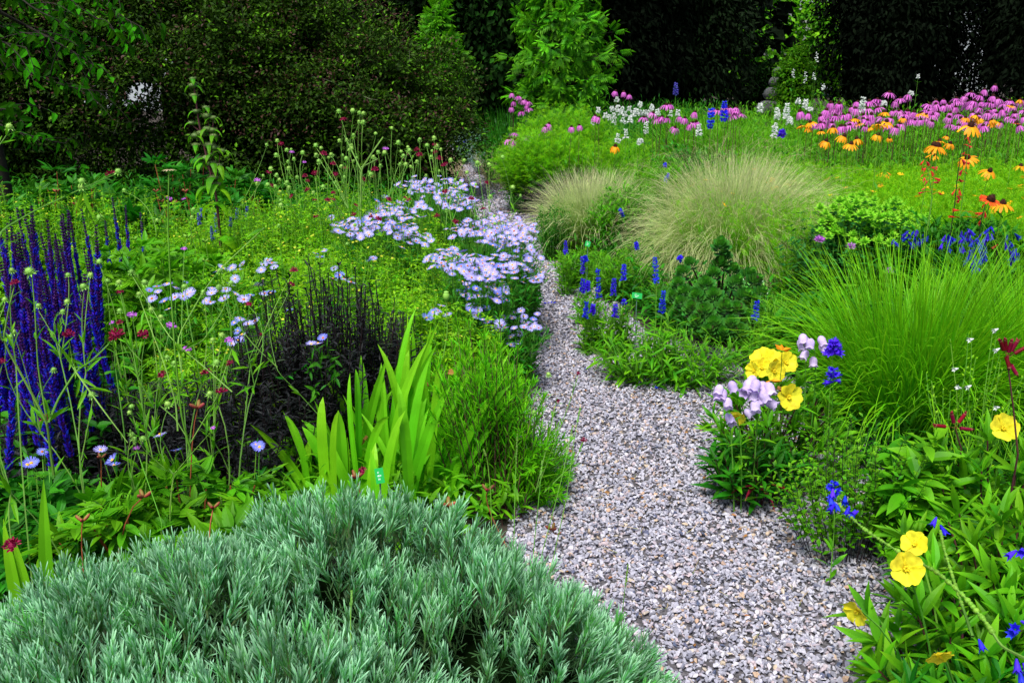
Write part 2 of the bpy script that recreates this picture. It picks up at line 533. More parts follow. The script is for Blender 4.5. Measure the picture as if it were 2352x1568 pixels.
M['mauve'] = leafmat('mauve_petal', (.50, .12, .62), (.62, .2, .72), tr=.25, noise=.1)
M['seed'] = leafmat('green_seed_head', (.20, .46, .06), (.34, .60, .12), tr=.15, noise=.2)
M['blue'] = leafmat('penstemon_blue', (.025, .012, .62), (.06, .035, .88), tr=.3, noise=.2)
M['salviablue'] = leafmat('salvia_blue', (.010, .004, .30), (.025, .014, .60), tr=.2, noise=.2)
M['salviapurple'] = leafmat('salvia_purple', (.035, .004, .08), (.07, .01, .15), tr=.15, noise=.3)
M['greyblue'] = leafmat('veronica_blue', (.06, .09, .35), (.10, .10, .6), tr=.2, noise=.2)
M['white'] = leafmat('white_bell', (.75, .78, .74), (.86, .88, .86), tr=.3, noise=.05)
M['red'] = leafmat('scarlet_bell', (.62, .015, .02), (.75, .03, .03), tr=.3, noise=.1)
M['redorange'] = leafmat('red_daisy_petal', (.75, .06, .01), (.85, .12, .02), tr=.3, noise=.1)
M['firecracker'] = leafmat('dark_red_tube', (.12, .002, .012), (.24, .004, .03), tr=.15, noise=.3, tip=(.24, .10, .06), tlo=.85)
M['podred'] = leafmat('peony_pod', (.34, .02, .05), (.26, .05, .04), tr=.15, noise=.5, tip=(.20, .20, .03), tlo=.5)
M['podgreen'] = leafmat('green_pod', (.10, .28, .02), (.20, .38, .04), tr=.15, noise=.3)
M['succ'] = leafmat('succulent_leaf', (.012, .085, .008), (.12, .46, .03), tip=(.05, .22, .03), tr=.1, rough=.32, spec=.4, third=(.10, .05, .04))
M['whorl'] = leafmat('whorl_button', (.08, .14, .03), (.14, .20, .06), tr=.1)
M['monarda'] = leafmat('monarda_leaf', (.015, .12, .018), (.04, .22, .03), tr=.3, rough=.45)
M['monhead'] = leafmat('green_bract', (.20, .60, .02), (.34, .72, .04), tr=.4)

def stonemat():
    m, nt, out = newmat('stone_chips')
    N, Lk = nt.nodes, nt.links
    at = N.new('ShaderNodeAttribute'); at.attribute_name = 'tr'
    sp = N.new('ShaderNodeSeparateXYZ'); Lk.new(at.outputs['Vector'], sp.inputs[0])
    cr = N.new('ShaderNodeValToRGB'); cr.color_ramp.interpolation = 'LINEAR'
    e = cr.color_ramp.elements
    stops = [(0, (.24, .24, .29)), (.18, (.37, .36, .42)), (.34, (.18, .18, .23)), (.40, (.46, .45, .51)), (.58, (.32, .31, .38)), (.66, (.42, .34, .36)), (.74, (.50, .48, .52)),
             (.86, (.40, .39, .46)), (.89, (.48, .40, .30)), (.93, (.46, .30, .20)), (.95, (.40, .33, .34)), (.97, (.07, .09, .15)), (1, (.10, .10, .16))]
    while len(e) < len(stops): e.new(0.5)
    for k, (p, c) in enumerate(stops):
        e[k].position = p; e[k].color = c4(c)
    Lk.new(sp.outputs[1], cr.inputs[0])
    tc = N.new('ShaderNodeTexCoord')
    no = N.new('ShaderNodeTexNoise'); no.inputs['Scale'].default_value = 160; no.inputs['Detail'].default_value = 3
    Lk.new(tc.outputs['Object'], no.inputs['Vector'])
    mr = N.new('ShaderNodeMapRange'); mr.inputs[1].default_value = .3; mr.inputs[2].default_value = .7; mr.inputs[3].default_value = .75; mr.inputs[4].default_value = 1.2
    Lk.new(no.outputs[0], mr.inputs[0])
    hs = N.new('ShaderNodeHueSaturation'); Lk.new(cr.outputs[0], hs.inputs['Color']); Lk.new(mr.outputs[0], hs.inputs['Value'])
    bs = N.new('ShaderNodeBsdfPrincipled'); bs.inputs['Roughness'].default_value = .85
    bs.inputs['Specular IOR Level'].default_value = .25
    Lk.new(hs.outputs[0], bs.inputs['Base Color']); Lk.new(bs.outputs[0], out.inputs[0])
    return m
M['stone'] = stonemat()

M['stonegrey'] = leafmat('grey_boulder', (.16, .17, .16), (.22, .23, .22), tr=0, rough=.9)
M['whitewall'] = leafmat('white_render', (.42, .46, .48), (.42, .46, .48), tr=0, rough=.8, noise=.06)
M['windowglass'] = leafmat('dark_window', (.03, .04, .05), (.03, .04, .05), tr=0, rough=.1)

def groundmat(name, c1, c2, scale):
    m, nt, out = newmat(name)
    N, Lk = nt.nodes, nt.links
    tc = N.new('ShaderNodeTexCoord')
    no = N.new('ShaderNodeTexVoronoi'); no.inputs['Scale'].default_value = scale
    Lk.new(tc.outputs['Object'], no.inputs['Vector'])
    n2 = N.new('ShaderNodeTexNoise'); n2.inputs['Scale'].default_value = scale * .1; Lk.new(tc.outputs['Object'], n2.inputs['Vector'])
    mx = N.new('ShaderNodeMix'); mx.data_type = 'RGBA'
    sp = N.new('ShaderNodeSeparateColor'); Lk.new(no.outputs['Color'], sp.inputs[0])
    Lk.new(sp.outputs[0], mx.inputs[0]); mx.inputs[6].default_value = c4(c1); mx.inputs[7].default_value = c4(c2)
    hs = N.new('ShaderNodeHueSaturation'); Lk.new(mx.outputs[2], hs.inputs['Color'])
    mr = N.new('ShaderNodeMapRange'); mr.inputs[3].default_value = .6; mr.inputs[4].default_value = 1.3; Lk.new(n2.outputs[0], mr.inputs[0]); Lk.new(mr.outputs[0], hs.inputs['Value'])
    bs = N.new('ShaderNodeBsdfPrincipled'); bs.inputs['Roughness'].default_value = .95
    Lk.new(hs.outputs[0], bs.inputs['Base Color'])
    bp = N.new('ShaderNodeBump'); bp.inputs['Strength'].default_value = .6; bp.inputs['Distance'].default_value = .01
    Lk.new(no.outputs['Distance'], bp.inputs['Height']); Lk.new(bp.outputs[0], bs.inputs['Normal'])
    Lk.new(bs.outputs[0], out.inputs[0])
    return m

# ---------------------------------------------------------------- ground
def sheet(name, pts, z, mat):
    g = Geo()
    n = len(pts)
    V = np.array([(p[0], p[1], z) for p in pts], float)
    me = bpy.data.meshes.new(name)
    me.from_pydata([tuple(v) for v in V], [], [tuple(range(n))])
    me.materials.append(mat)
    o = bpy.data.objects.new(name, me); COL.objects.link(o)
    o['kind'] = 'structure'
    return o

sheet('ground', [(-150, -60), (150, -60), (150, 220), (-150, 220)], 0.0, groundmat('soil', (.018, .013, .009), (.05, .036, .024), 60))
PL = [(1600, 1330), (1568, 1350), (1400, 1230), (1250, 1160), (1100, 1190), (900, 1180), (780, 1160), (650, 1130), (560, 1120), (500, 1090), (450, 1070), (400, 1050), (360, 1040), (335, 1020)]
PR = [(1600, 2520), (1568, 2480), (1400, 2330), (1250, 2230), (1100, 2080), (900, 1980), (840, 1880), (780, 1500), (700, 1420), (650, 1355), (560, 1285), (500, 1235), (450, 1205), (400, 1160), (360, 1140), (335, 1122)]
pl = [G(u, v) for v, u in PL]; pr = [G(u, v) for v, u in PR]
pl = [np.array([pl[0][0], 0.2, 0])] + pl
pr = [np.array([pr[0][0] + .2, 0.2, 0])] + pr
end = [pl[-1] + np.array([-1.6, 1.2, 0]), pr[-1] + np.array([-1.4, 2.4, 0])]
poly = [tuple(p[:2]) for p in pl] + [tuple(end[0][:2]), tuple(end[1][:2])] + [tuple(p[:2]) for p in pr[::-1]]
sheet('gravel_path', poly, 0.004, groundmat('gravel_bed', (.045, .042, .045), (.13, .12, .13), 90))

def inside(px, py, poly):
    c = np.zeros(len(px), bool)
    n = len(poly)
    for i in range(n):
        x1, y1 = poly[i]; x2, y2 = poly[(i + 1) % n]
        k = ((y1 > py) != (y2 > py))
        with np.errstate(divide='ignore', invalid='ignore'):
            xi = (x2 - x1) * (py - y1) / (y2 - y1 + 1e-12) + x1
        c ^= k & (px < xi)
    return c

import bmesh
STONES = []
for k in range(14):
    bm = bmesh.new()
    p = rng.normal(0, 1, (11, 3)); p = norm(p) * U(.75, 1.0, 11)[:, None] * np.array([0.62, 0.45, 0.30]) * U(.8, 1.15, 3)
    for q in p: bm.verts.new(q)
    r = bmesh.ops.convex_hull(bm, input=bm.verts)
    for v in [v for v in bm.verts if not v.link_faces]: bm.verts.remove(v)
    bm.verts.index_update()
    bmesh.ops.triangulate(bm, faces=bm.faces)
    STONES.append(Tpl([tuple(v.co) for v in bm.verts], [tuple(v.index for v in f.verts) for f in bm.faces], [0] * len(bm.verts)))
    bm.free()

def scatter_poly(poly, dens, y0, y1):
    xs = [p[0] for p in poly]
    x0, x1 = min(xs), max(xs)
    n = int((x1 - x0) * (y1 - y0) * dens)
    x = U(x0, x1, n); y = U(y0, y1, n)
    k = inside(x, y, poly)
    return x[k], y[k]

g = Geo()
for (y0, y1, dens, size) in [(1.1, 2.6, 15000, .0142), (2.6, 4.2, 11000, .0143), (4.2, 7.0, 6000, .0165), (7.0, 17.0, 2200, .022)]:
    x, y = scatter_poly(poly, dens, y0, y1)
    # drop stones no camera near the path could see
    keep = np.abs(x) < (0.62 * (y + 0.5) + .35)
    x, y = x[keep], y[keep]
    n = len(x)
    which = rng.integers(0, len(STONES), n)
    sz = size * U(.55, 1.35, n) * np.where(U(0, 1, n) > .93, 1.35, 1)
    z = .005 + U(0, .75, n) ** 1.3 * size
    d = rdir(n, -.35, .35); nn = rdir(n, .55, 1.0)
    Rm = frame(d, nn)
    for k in range(len(STONES)):
        s = which == k
        g.inst(STONES[k], np.stack([x[s], y[s], z[s]], -1), Rm[s], sz[s])
o = part('gravel', g, M['stone']); o['kind'] = 'stuff'
o['label'] = 'loose grey and pinkish stone chips of the winding path'; o['category'] = 'gravel'

# ================================================================ BACKGROUND
def lump(d, seed, amp=.14, k=1.0):
    a = seed * 1.7
    return 1 + amp * (np.sin(d[:, 0] * 5.1 * k + a) * np.cos(d[:, 2] * 4.3 * k + a * 2) + .6 * np.sin(d[:, 1] * 8.7 * k + d[:, 2] * 7.1 * k + a * 3) + .5 * np.sin(d[:, 0] * 13 * k + a) * np.sin(d[:, 2] * 12 * k - a))

def crown(g, c, rad, nclu, per, tpl, size, seed, clu=.12, shell=.25, zlo=-.6, down=0.0, amp=.14, front=True, hole=None):
    c = np.array(c, float); rad = np.array(rad, float)
    d = rdir(nclu, zlo, 1.0)
    if front:                              # most clumps on the sides the garden can see
        flip = (d[:, 1] > 0.35) & (U(0, 1, nclu) < .75)
        d[flip, 1] *= -1
    rr = lump(d, seed, amp) * (1 - shell * U(0, 1, nclu) ** 1.6)
    cc = c + d * rr[:, None] * rad
    pos = np.repeat(cc, per, 0) + rng.normal(0, 1, (nclu * per, 3)) * clu * np.array([1, 1, .55])
    dd = np.repeat(d, per, 0); kr = np.repeat(U(0, 1, nclu), per); kr2 = np.repeat(U(0, 1, nclu), per)
    if hole is not None:
        k = ~hole(pos); pos = pos[k]; dd = dd[k]; kr = kr[k]; kr2 = kr2[k]
    k = pos[:, 2] > .05; pos = pos[k]; dd = dd[k]; kr = kr[k]; kr2 = kr2[k]
    n = len(pos)
    ld = norm(dd * .8 + rng.normal(0, .7, (n, 3)) + np.array([0, 0, -down]))
    nn = dd * .5 + np.array([0, 0, 1.0]) + rng.normal(0, .45, (n, 3))
    g.inst(tpl, pos, frame(ld, nn), size * U(.6, 1.25, n), r=np.clip(.65 * kr + .35 * U(0, 1, n), 0, 1), r2=np.where(U(0, 1, n) < .25, U(0, 1, n), kr2))

def core_mesh(g, c, rad, seed, amp=.14, shrink=.8):  # solid dark body added to stand for the shade inside a crown
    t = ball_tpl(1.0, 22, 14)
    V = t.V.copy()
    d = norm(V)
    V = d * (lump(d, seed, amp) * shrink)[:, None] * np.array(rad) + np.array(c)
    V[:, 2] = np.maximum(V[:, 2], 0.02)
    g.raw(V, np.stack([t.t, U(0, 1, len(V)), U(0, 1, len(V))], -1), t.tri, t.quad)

def trunk_geo(g, base, top, r, K=7, wob=.08, limbs=0, reach=1.0):
    base = np.array([base], float); top = np.array([top], float)
    P = bez(base, top, K, .5, wob)
    g.tubes(P, r, r * .3, 8)
    if limbs:
        s = np.tile(np.linspace(.3, .95, limbs), (1, 1))
        pos, tan = on(P, s)
        d = rdir(limbs, .05, .6)
        L = reach * U(.5, 1, limbs)
        Q = grow(pos, d, L, 5, (0, 0, 1), .15, .12)
        g.tubes(Q, r * .32, r * .08, 6)

def tree(name, label, u, d, rad, zc, leafmat_, tpl, size, nclu, per, seed, core=True, cat='tree', group=None, trunk_r=.16, clu=.16, down=.2, amp=.14, hole=None, u2=None, zlo=-.8, shell=.25, dd=None):
    b = A(u, 300, d); b[2] = 0
    r = root(name, label, cat, b, group)
    c = b + np.array([0, 0, zc])
    g = Geo(); trunk_geo(g, b, c + np.array([0, 0, rad[2] * .6]), trunk_r, limbs=9, reach=rad[0] * .8)
    part('trunk', g, M['bark'], r, True)
    g = Geo(); crown(g, c, rad, nclu, per, tpl, size, seed, clu, shell, zlo, down, amp, hole=hole)
    cr = part('crown', g, leafmat_, r)
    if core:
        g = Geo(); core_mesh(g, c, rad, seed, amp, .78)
        k = part('shade_core', g, M['darkcore'], cr, True, org=b) if False else None
        me = g.mesh('shade_core', M['darkcore'], b, True)
        sub(me, 'shade_core', cr)  # dark core in place of the shaded crown interior
    return r

NEED = Tpl([(-.12, 0, 0), (.12, 0, 0), (.2, .5, -.02), (-.2, .5, -.02), (0, 1, -.12)], [(0, 1, 2, 3), (3, 2, 4)], [0, 0, .5, .5, 1])

# dark trees that close the garden off
def gaps(cs):
    """openings between branches: (u, v, radius px)"""
    def f(p):
        k = np.zeros(len(p), bool)
        # window in the branches, a tube of that radius through the crown
        t = p[:, 1] * CP + (CAMH - p[:, 2]) * SP
        uu = 1176 + p[:, 0] / t * FPX
        vv = 784 - (p[:, 1] * SP + (p[:, 2] - CAMH) * CP) / t * FPX
        for (a, b, r_, e) in cs:
            k |= ((uu - a) / r_) ** 2 + ((vv - b) / (r_ * e)) ** 2 < 1
        return k
    return f
wht = gaps([(2165, 35, 26, 1.1), (2148, 60, 20, .8), (2195, 62, 22, .7), (2115, 72, 16, .6), (2215, 95, 16, .8), (2110, 94, 14, .5), (2155, 8, 18, 1)])
TD = [
 ('dark_conifer', 'dark conifer at the back, directly behind the bright green young tree', 1330, 19, (2.2, 1.8, 4.2), 3.4, 'darker', 31, None),
 ('dark_conifer', 'dark yew-like conifer with dull green branch tips, left of the sunlit gap', 1540, 21, (1.75, 2.0, 5.0), 4.0, 'dark', 32, None),
 ('dark_conifer', 'black-green conifer right of the sunlit gap behind the white flower wands', 2015, 20, (1.5, 2.0, 4.8), 3.8, 'darker', 33, None),
 ('dark_conifer', 'dark conifer with pale wall showing between its branches', 2160, 22, (1.7, 1.2, 5.2), 4.2, 'darker', 34, wht),
 ('dark_conifer', 'dark conifer at the far right edge behind the pink coneflowers', 2420, 19, (2.0, 2.0, 4.8), 3.8, 'darker', 35, None),
]
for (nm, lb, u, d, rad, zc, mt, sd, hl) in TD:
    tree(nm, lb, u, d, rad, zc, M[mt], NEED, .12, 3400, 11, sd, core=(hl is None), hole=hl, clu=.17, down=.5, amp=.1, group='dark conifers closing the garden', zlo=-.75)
tree('broadleaf_tree', 'dark broadleaf tree with hanging leaf sprays between hedge shrub and bright tree', 1110, 16.5, (1.9, 1.5, 3.8), 3.0, M['darkbroad'], L_SMALL, .13, 2400, 9, 41, clu=.16, down=.8, amp=.16)
tree('broadleaf_tree', 'dark tree mass rising behind the big dark shrub', 770, 17, (3.0, 1.8, 4.4), 3.2, M['darker'], L_SMALL, .15, 2200, 8, 42, clu=.2, down=.6)
tree('broadleaf_tree', 'dark tree behind the left end of the shrub', -60, 15, (2.2, 2.0, 4.4), 3.2, M['darkbroad'], L_SMALL, .13, 2000, 7, 43, clu=.2, down=.6)
# the sunlit tree in the gap and small things below it
tree('broadleaf_tree', 'sunlit yellow-green tree far off in the gap between dark conifers', 1800, 40, (4.2, 3.0, 5.2), 4.0, M['fargreen'], L_SMALL, .30, 4200, 9, 44, core=False, clu=.34, down=.2, amp=.25)
tree('round_shrub', 'bright green cone-shaped shrub at the foot of the sunlit gap', 1812, 22, (.42, .4, .85), .75, M['fargreen'], L_SMALL, .09, 420, 8, 45, cat='shrub', clu=.07, trunk_r=.04)
tree('round_shrub', 'dull green clipped shrub left of the small cone-shaped shrub', 1745, 24, (.38, .4, .7), .6, M['darkbroad'], L_SMALL, .08, 400, 8, 46, cat='shrub', clu=.05, trunk_r=.04)
# pale stones stacked by it
b = A(1768, 215, 23); b[2] = 0
r_ = root('stone_cairn', 'grey boulders piled up in the gap between the conifers', 'boulders', b)
for k, (dx, z, s) in enumerate([(0, .22, .26), (.04, .58, .2), (.1, .86, .15), (-.14, .2, .2), (.16, 1.1, .12)]):
    g = Geo(); t = ball_tpl(1, 12, 8)
    V = norm(t.V) * (lump(norm(t.V), k + 3, .1) * s)[:, None] * np.array([1, .9, .85]) + b + np.array([dx, 0, z])
    g.raw(V, np.stack([t.t, np.full(len(V), .5), np.full(len(V), .5)], -1), t.tri, t.quad)
    part('boulder', g, M['stonegrey'], r_, True)
# pale building glimpsed behind the right conifer
def box(g, x0, x1, y0, y1, z0, z1):
    V = np.array([(x, y, z) for z in (z0, z1) for y in (y0, y1) for x in (x0, x1)], float)
    q = np.array([(0, 2, 3, 1), (4, 5, 7, 6), (0, 1, 5, 4), (2, 6, 7, 3), (0, 4, 6, 2), (1, 3, 7, 5)])
    g.raw(V, np.zeros((8, 3)) + .5, None, q)
p = A(2170, 60, 46)
r_ = root('house', 'pale house wall glimpsed through gaps in the dark conifer', 'house', (p[0], 46, 0))
g = Geo(); box(g, p[0] - 4, p[0] + 3, 46, 52, 0, 6.2); part('wall', g, M['whitewall'], r_)
for k in range(3):
    g = Geo(); box(g, p[0] - 3 + k * 2.1, p[0] - 2.1 + k * 2.1, 45.96, 46.03, 3.4, 4.7); part('window', g, M['windowglass'], r_)
g = Geo()
g.raw(np.array([(p[0] - 4.3, 45.6, 6.2), (p[0] + 3.3, 45.6, 6.2), (p[0] + 3.3, 49, 8.6), (p[0] - 4.3, 49, 8.6), (p[0] - 4.3, 52.4, 6.2), (p[0] + 3.3, 52.4, 6.2)]), np.zeros((6, 3)) + .5, None, np.array([(0, 1, 2, 3), (3, 2, 5, 4)]))
part('roof', g, M['bark'], r_)
p2 = A(320, 205, 27)
r_ = root('shed', 'pale shed glimpsed through a hole in the big dark shrub', 'shed', (p2[0], 27, 0))
g = Geo(); box(g, p2[0] - 2.2, p2[0] + 1.6, 27, 30, 0, 2.3); part('wall', g, M['whitewall'], r_)
g = Geo(); box(g, p2[0] - 2.4, p2[0] + 1.8, 26.8, 30.2, 2.305, 2.4); part('roof', g, M['bark'], r_)

# the far edge: tall broad hedge belt far behind, so nothing is bare between trunks
g = Geo()
n = 15000
x = U(-24, 34, n); y = 30 + U(-.6, .6, n) + np.sin(x * .7) * .6; z = U(0, 9.5, n) ** 1.0
k = ~((x > 8.6) & (x < 15.5))
x, y, z = x[k], y[k], z[k]; n = len(x)
pos = np.stack([x, y, z], -1)
pos = pos[~gaps([(2165, 55, 75, .9), (320, 205, 40, 1)])(pos)]
n = len(pos)
g.inst(L_SMALL, pos, frame(rdir(n, -.8, .4) + np.array([0, -.3, 0]), rdir(n, 0, 1) + np.array([0, -.8, 0])), U(.35, .8, n))
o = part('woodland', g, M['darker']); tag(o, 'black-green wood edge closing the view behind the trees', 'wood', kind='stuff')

# ---------------------------------------------------------------- big dark shrub on the left
sb = A(420, 500, 9.4); sb[2] = 0
r_ = root('large_shrub', 'huge dark green small-leaved shrub with reddish twigs left of the path', 'shrub', sb)
blobs = [((-4.2, 9.9, 1.25), (2.2, 1.5, 2.1), 51), ((-2.6, 9.6, .9), (1.6, 1.4, 1.3), 52), ((-1.5, 9.3, .62), (.95, 1.1, .90), 53), ((-3.5, 10.2, 1.7), (1.5, 1.2, 1.5), 54), ((-5.4, 9.4, 1.2), (1.5, 1.3, 1.9), 55), ((-1.05, 9.2, .42), (.55, .8, .58), 56)]
hl = (lambda f_: (lambda p: f_(p) & (U(0, 1, len(p)) < .965)))(gaps([(318, 200, 17, .9), (306, 222, 13, 1.1), (340, 198, 11, .9), (330, 218, 9, 1), (292, 240, 6, 1), (355, 275, 9, .7), (372, 268, 6, 1)]))
g = Geo(); gc = Geo(); gr = Geo(); gt = Geo()
for (c, rad, sd) in list(blobs):
    for k in range(int(9 * rad[0] * rad[2])):
        d = rdir(1, -.1, .95)[0]; d[1] = -abs(d[1]) * .9
        s_ = random.uniform(.26, .5)
        blobs.append((tuple(np.array(c) + d * np.array(rad) * .86), (s_, s_, s_ * .85), None))
for (c, rad, sd) in blobs:
    if sd is None:
        area = rad[0] * rad[2]
        crown(g, c, rad, int(1000 * area), 15, L_SMALL, .043, c[0] * 7, clu=.05, shell=.3, zlo=-.3, amp=.16, hole=hl)
        crown(gr, c, rad, int(200 * area), 7, L_SMALL, .034, c[0] * 7, clu=.05, shell=.05, zlo=0, amp=.16, hole=hl)
        continue
    area = rad[0] * rad[2]
    crown(g, c, rad, int(1100 * area), 15, L_SMALL, .043, sd, clu=.07, shell=.22, zlo=-.85, down=.0, amp=.12, hole=hl)
    crown(gr, c, [q * 1.01 for q in rad], int(240 * area), 7, L_SMALL, .034, sd, clu=.06, shell=.05, zlo=-.2, amp=.12, hole=hl)
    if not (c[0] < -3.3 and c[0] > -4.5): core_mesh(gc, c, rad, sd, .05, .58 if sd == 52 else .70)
    n = int(34 * area)
    d = rdir(n, -.5, 1); d[:, 1] = -np.abs(d[:, 1])
    pos = np.array(c) + d * np.array(rad) * .86
    gt.tubes(grow(pos, d + rng.normal(0, .8, (n, 3)), U(.15, .45, n), 5, (0, 0, 1), .1, .25), .004, .0015, 3)
cr = part('crown', g, M['shrub'], r_)
part('red_shoots', gr, M['shrubred'], r_)
part('twigs', gt, M['twig'], r_)['kind'] = 'stuff'
me = gc.mesh('shade_core', M['darkcore'], sb, True); sub(me, 'shade_core', cr)  # solid dark core paints the shaded inside of the shrub
g = Geo()
for k in range(7):
    bb = sb + np.array([U(-1.5, 1.6, 1)[0], U(0, .6, 1)[0], 0])
    trunk_geo(g, bb, bb + np.array([rng.normal(0, .6), 0, 1.6]), .04, limbs=5, reach=.8)
part('trunk', g, M['bark'], r_)

# ---------------------------------------------------------------- cherry tree hanging in at the top left
tb = A(150, 300, 6.4); tb[2] = 0
tb[0] -= .5
r_ = root('cherry_tree', 'tree with drooping pointed leaves hanging in at top left', 'tree', tb)
g = Geo()
trunk_geo(g, tb, tb + np.array([-.1, .1, 4.2]), .09, limbs=0)
br = []
for (u0, v0, u1, v1, d) in [(-60, -150, 120, 40, 5.2), (-80, 60, 60, 110, 5.0), (20, -160, 250, 60, 6.0), (-40, 100, 250, 210, 6.3), (-80, 180, 30, 250, 5.2), (60, 60, 215, 150, 6.2), (-60, -60, 300, -40, 5.8), (-60, 250, 150, 330, 6.8), (150, -120, 320, 60, 7.0), (-80, 20, 150, 90, 6.4)]:
    br.append((A(u0, v0, d + .5), A(u1, v1, d)))
P = bez(np.array([a for a, b_ in br]), np.array([b_ for a, b_ in br]), 9, .75, .06)
g.tubes(P, .010, .003, 4)
nb = P.shape[0]
pos, tan = on(P, np.tile(np.linspace(.1, 1, 11), (nb, 1)))
Q = grow(pos, tan + rng.normal(0, .55, pos.shape), U(.12, .4, len(pos)), 5, (0, 0, -1), .25)
g.tubes(Q, .004, .0015, 3)
up = bez(np.tile(tb + np.array([-.1, .1, 3.2]), (nb, 1)), P[:, 0], 6, .9, .1)
g.tubes(up, .03, .010, 5)
part('trunk', g, M['bark'], r_, True)
g = Geo()
leafy(g, leaf_tpl(.46, 3, 'ovate', .25, .3), np.concatenate([Q]), 6, .1, 1, .078, (50, 80), .1, .75)
leafy(g, leaf_tpl(.46, 3, 'ovate', .25, .3), P, 12, .1, 1, .072, (50, 80), .1, .75)
part('crown', g, M['cherry'], r_)

# ---------------------------------------------------------------- bright pinnate trees
def pinnate_tree(name, label, u, d, tiers, top, seed, m, size, nper):
    b = A(u, 300, d); b[2] = 0
    r = root(name, label, 'tree', b)
    g = Geo(); P = np.array([b + np.array([0, 0, z]) + np.array([math.sin(z * 3) * .03, 0, 0]) for z in np.linspace(0, top, 9)])[None]
    g.tubes(P, .035, .008, 7)
    base, tipp = [], []
    for (z, rx) in tiers:
        n = int(10 + rx * 16)
        a = U(0, 6.28, n)
        rr = rx * U(.6, 1.12, n)
        zz = z + rng.normal(0, .06, n)
        base.append(np.stack([np.full(n, b[0]), np.full(n, b[1]), zz - .18], -1))
        tipp.append(np.stack([b[0] + rr * np.cos(a), b[1] + rr * np.sin(a) * .8, zz + .10 - .16 * rr], -1))
    base = np.concatenate(base); tipp = np.concatenate(tipp)
    Q = bez(base, tipp, 6, .9, .03)
    g.tubes(Q, .010, .003, 4)
    part('trunk', g, M['bark'], r, True)
    g = Geo()
    leafy(g, L_PINNATE, Q, nper, .35, 1, size, (35, 75), .0, .35)
    leafy(g, L_PINNATE, Q, 3, .97, 1, size * .9, (10, 60), .0, .1)
    part('crown', g, m, r)
    return r
pinnate_tree('young_tree', 'bright green layered young tree with feathery leaves in front of black conifers', 1288, 12.0,
             [(.55, .40), (.75, .52), (.95, .60), (1.13, .64), (1.34, .66), (1.54, .62), (1.72, .50), (1.88, .40), (2.04, .36), (2.2, .30), (2.36, .22), (2.5, .12)], 2.55, 61, M['ash'], .21, 6)
pinnate_tree('young_tree', 'small light green sapling rising behind the right end of the dark shrub', 1012, 12.5,
             [(1.0, .25), (1.15, .27), (1.3, .26), (1.42, .24), (1.55, .19), (1.7, .15), (1.82, .08)], 1.88, 62, M['ash'], .16, 5)
# ================================================================ PLANT HELPERS
def clump(c, rx, ry, n, h, lean=.5, K=6, hj=.15, droop=.0, basefrac=.5, wob=.05):
    a = U(0, 6.283, n); q = np.sqrt(U(0, 1, n))
    ox, oy = q * np.cos(a), q * np.sin(a)
    base = np.stack([c[0] + ox * rx * basefrac, c[1] + oy * ry * basefrac, np.zeros(n)], -1)
    L = h * (1 - .35 * q ** 2) * U(1 - hj * 1.5, 1 + hj, n)
    tip = np.stack([c[0] + ox * rx, c[1] + oy * ry, L], -1)
    d = tip - base; ln = np.linalg.norm(d, axis=1)
    d0 = norm(d + np.array([0, 0, 1.0]) * (ln[:, None] * .5 * lean))
    return grow(base, d0, ln * 1.02, K, (0, 0, -1), droop, wob)

def head_R(n_dir, spin=None):
    """rotation with local +Z along n_dir"""
    z = norm(np.asarray(n_dir, float))
    r = rdir(1, -.3, .3)[0] if spin is None else spin
    x = norm(np.cross(r, z)); y = np.cross(z, x)
    return np.stack([x, y, z], -1)

def pxclump(u, v, z=0.0):
    return G(u, v, z)

def bellw():
    V, F, t = [], [], []; seg = 10
    st = [(0, .09), (.12, .24), (.35, .34), (.65, .33), (.82, .31)]
    for y, r in st:
        for j in range(seg):
            b = 2 * math.pi * j / seg
            V.append((r * math.cos(b), y, r * math.sin(b))); t.append(y)
    for j in range(seg):
        b = 2 * math.pi * j / seg; rr = .44 if j % 2 else .36
        V.append((rr * math.cos(b), 1.0 + (.05 if j % 2 else -.10), rr * math.sin(b))); t.append(1)
    for i in range(len(st)):
        for j in range(seg): F.append((i * seg + j, i * seg + (j + 1) % seg, (i + 1) * seg + (j + 1) % seg, (i + 1) * seg + j))
    return Tpl(V, F, t)
BELLW = bellw()
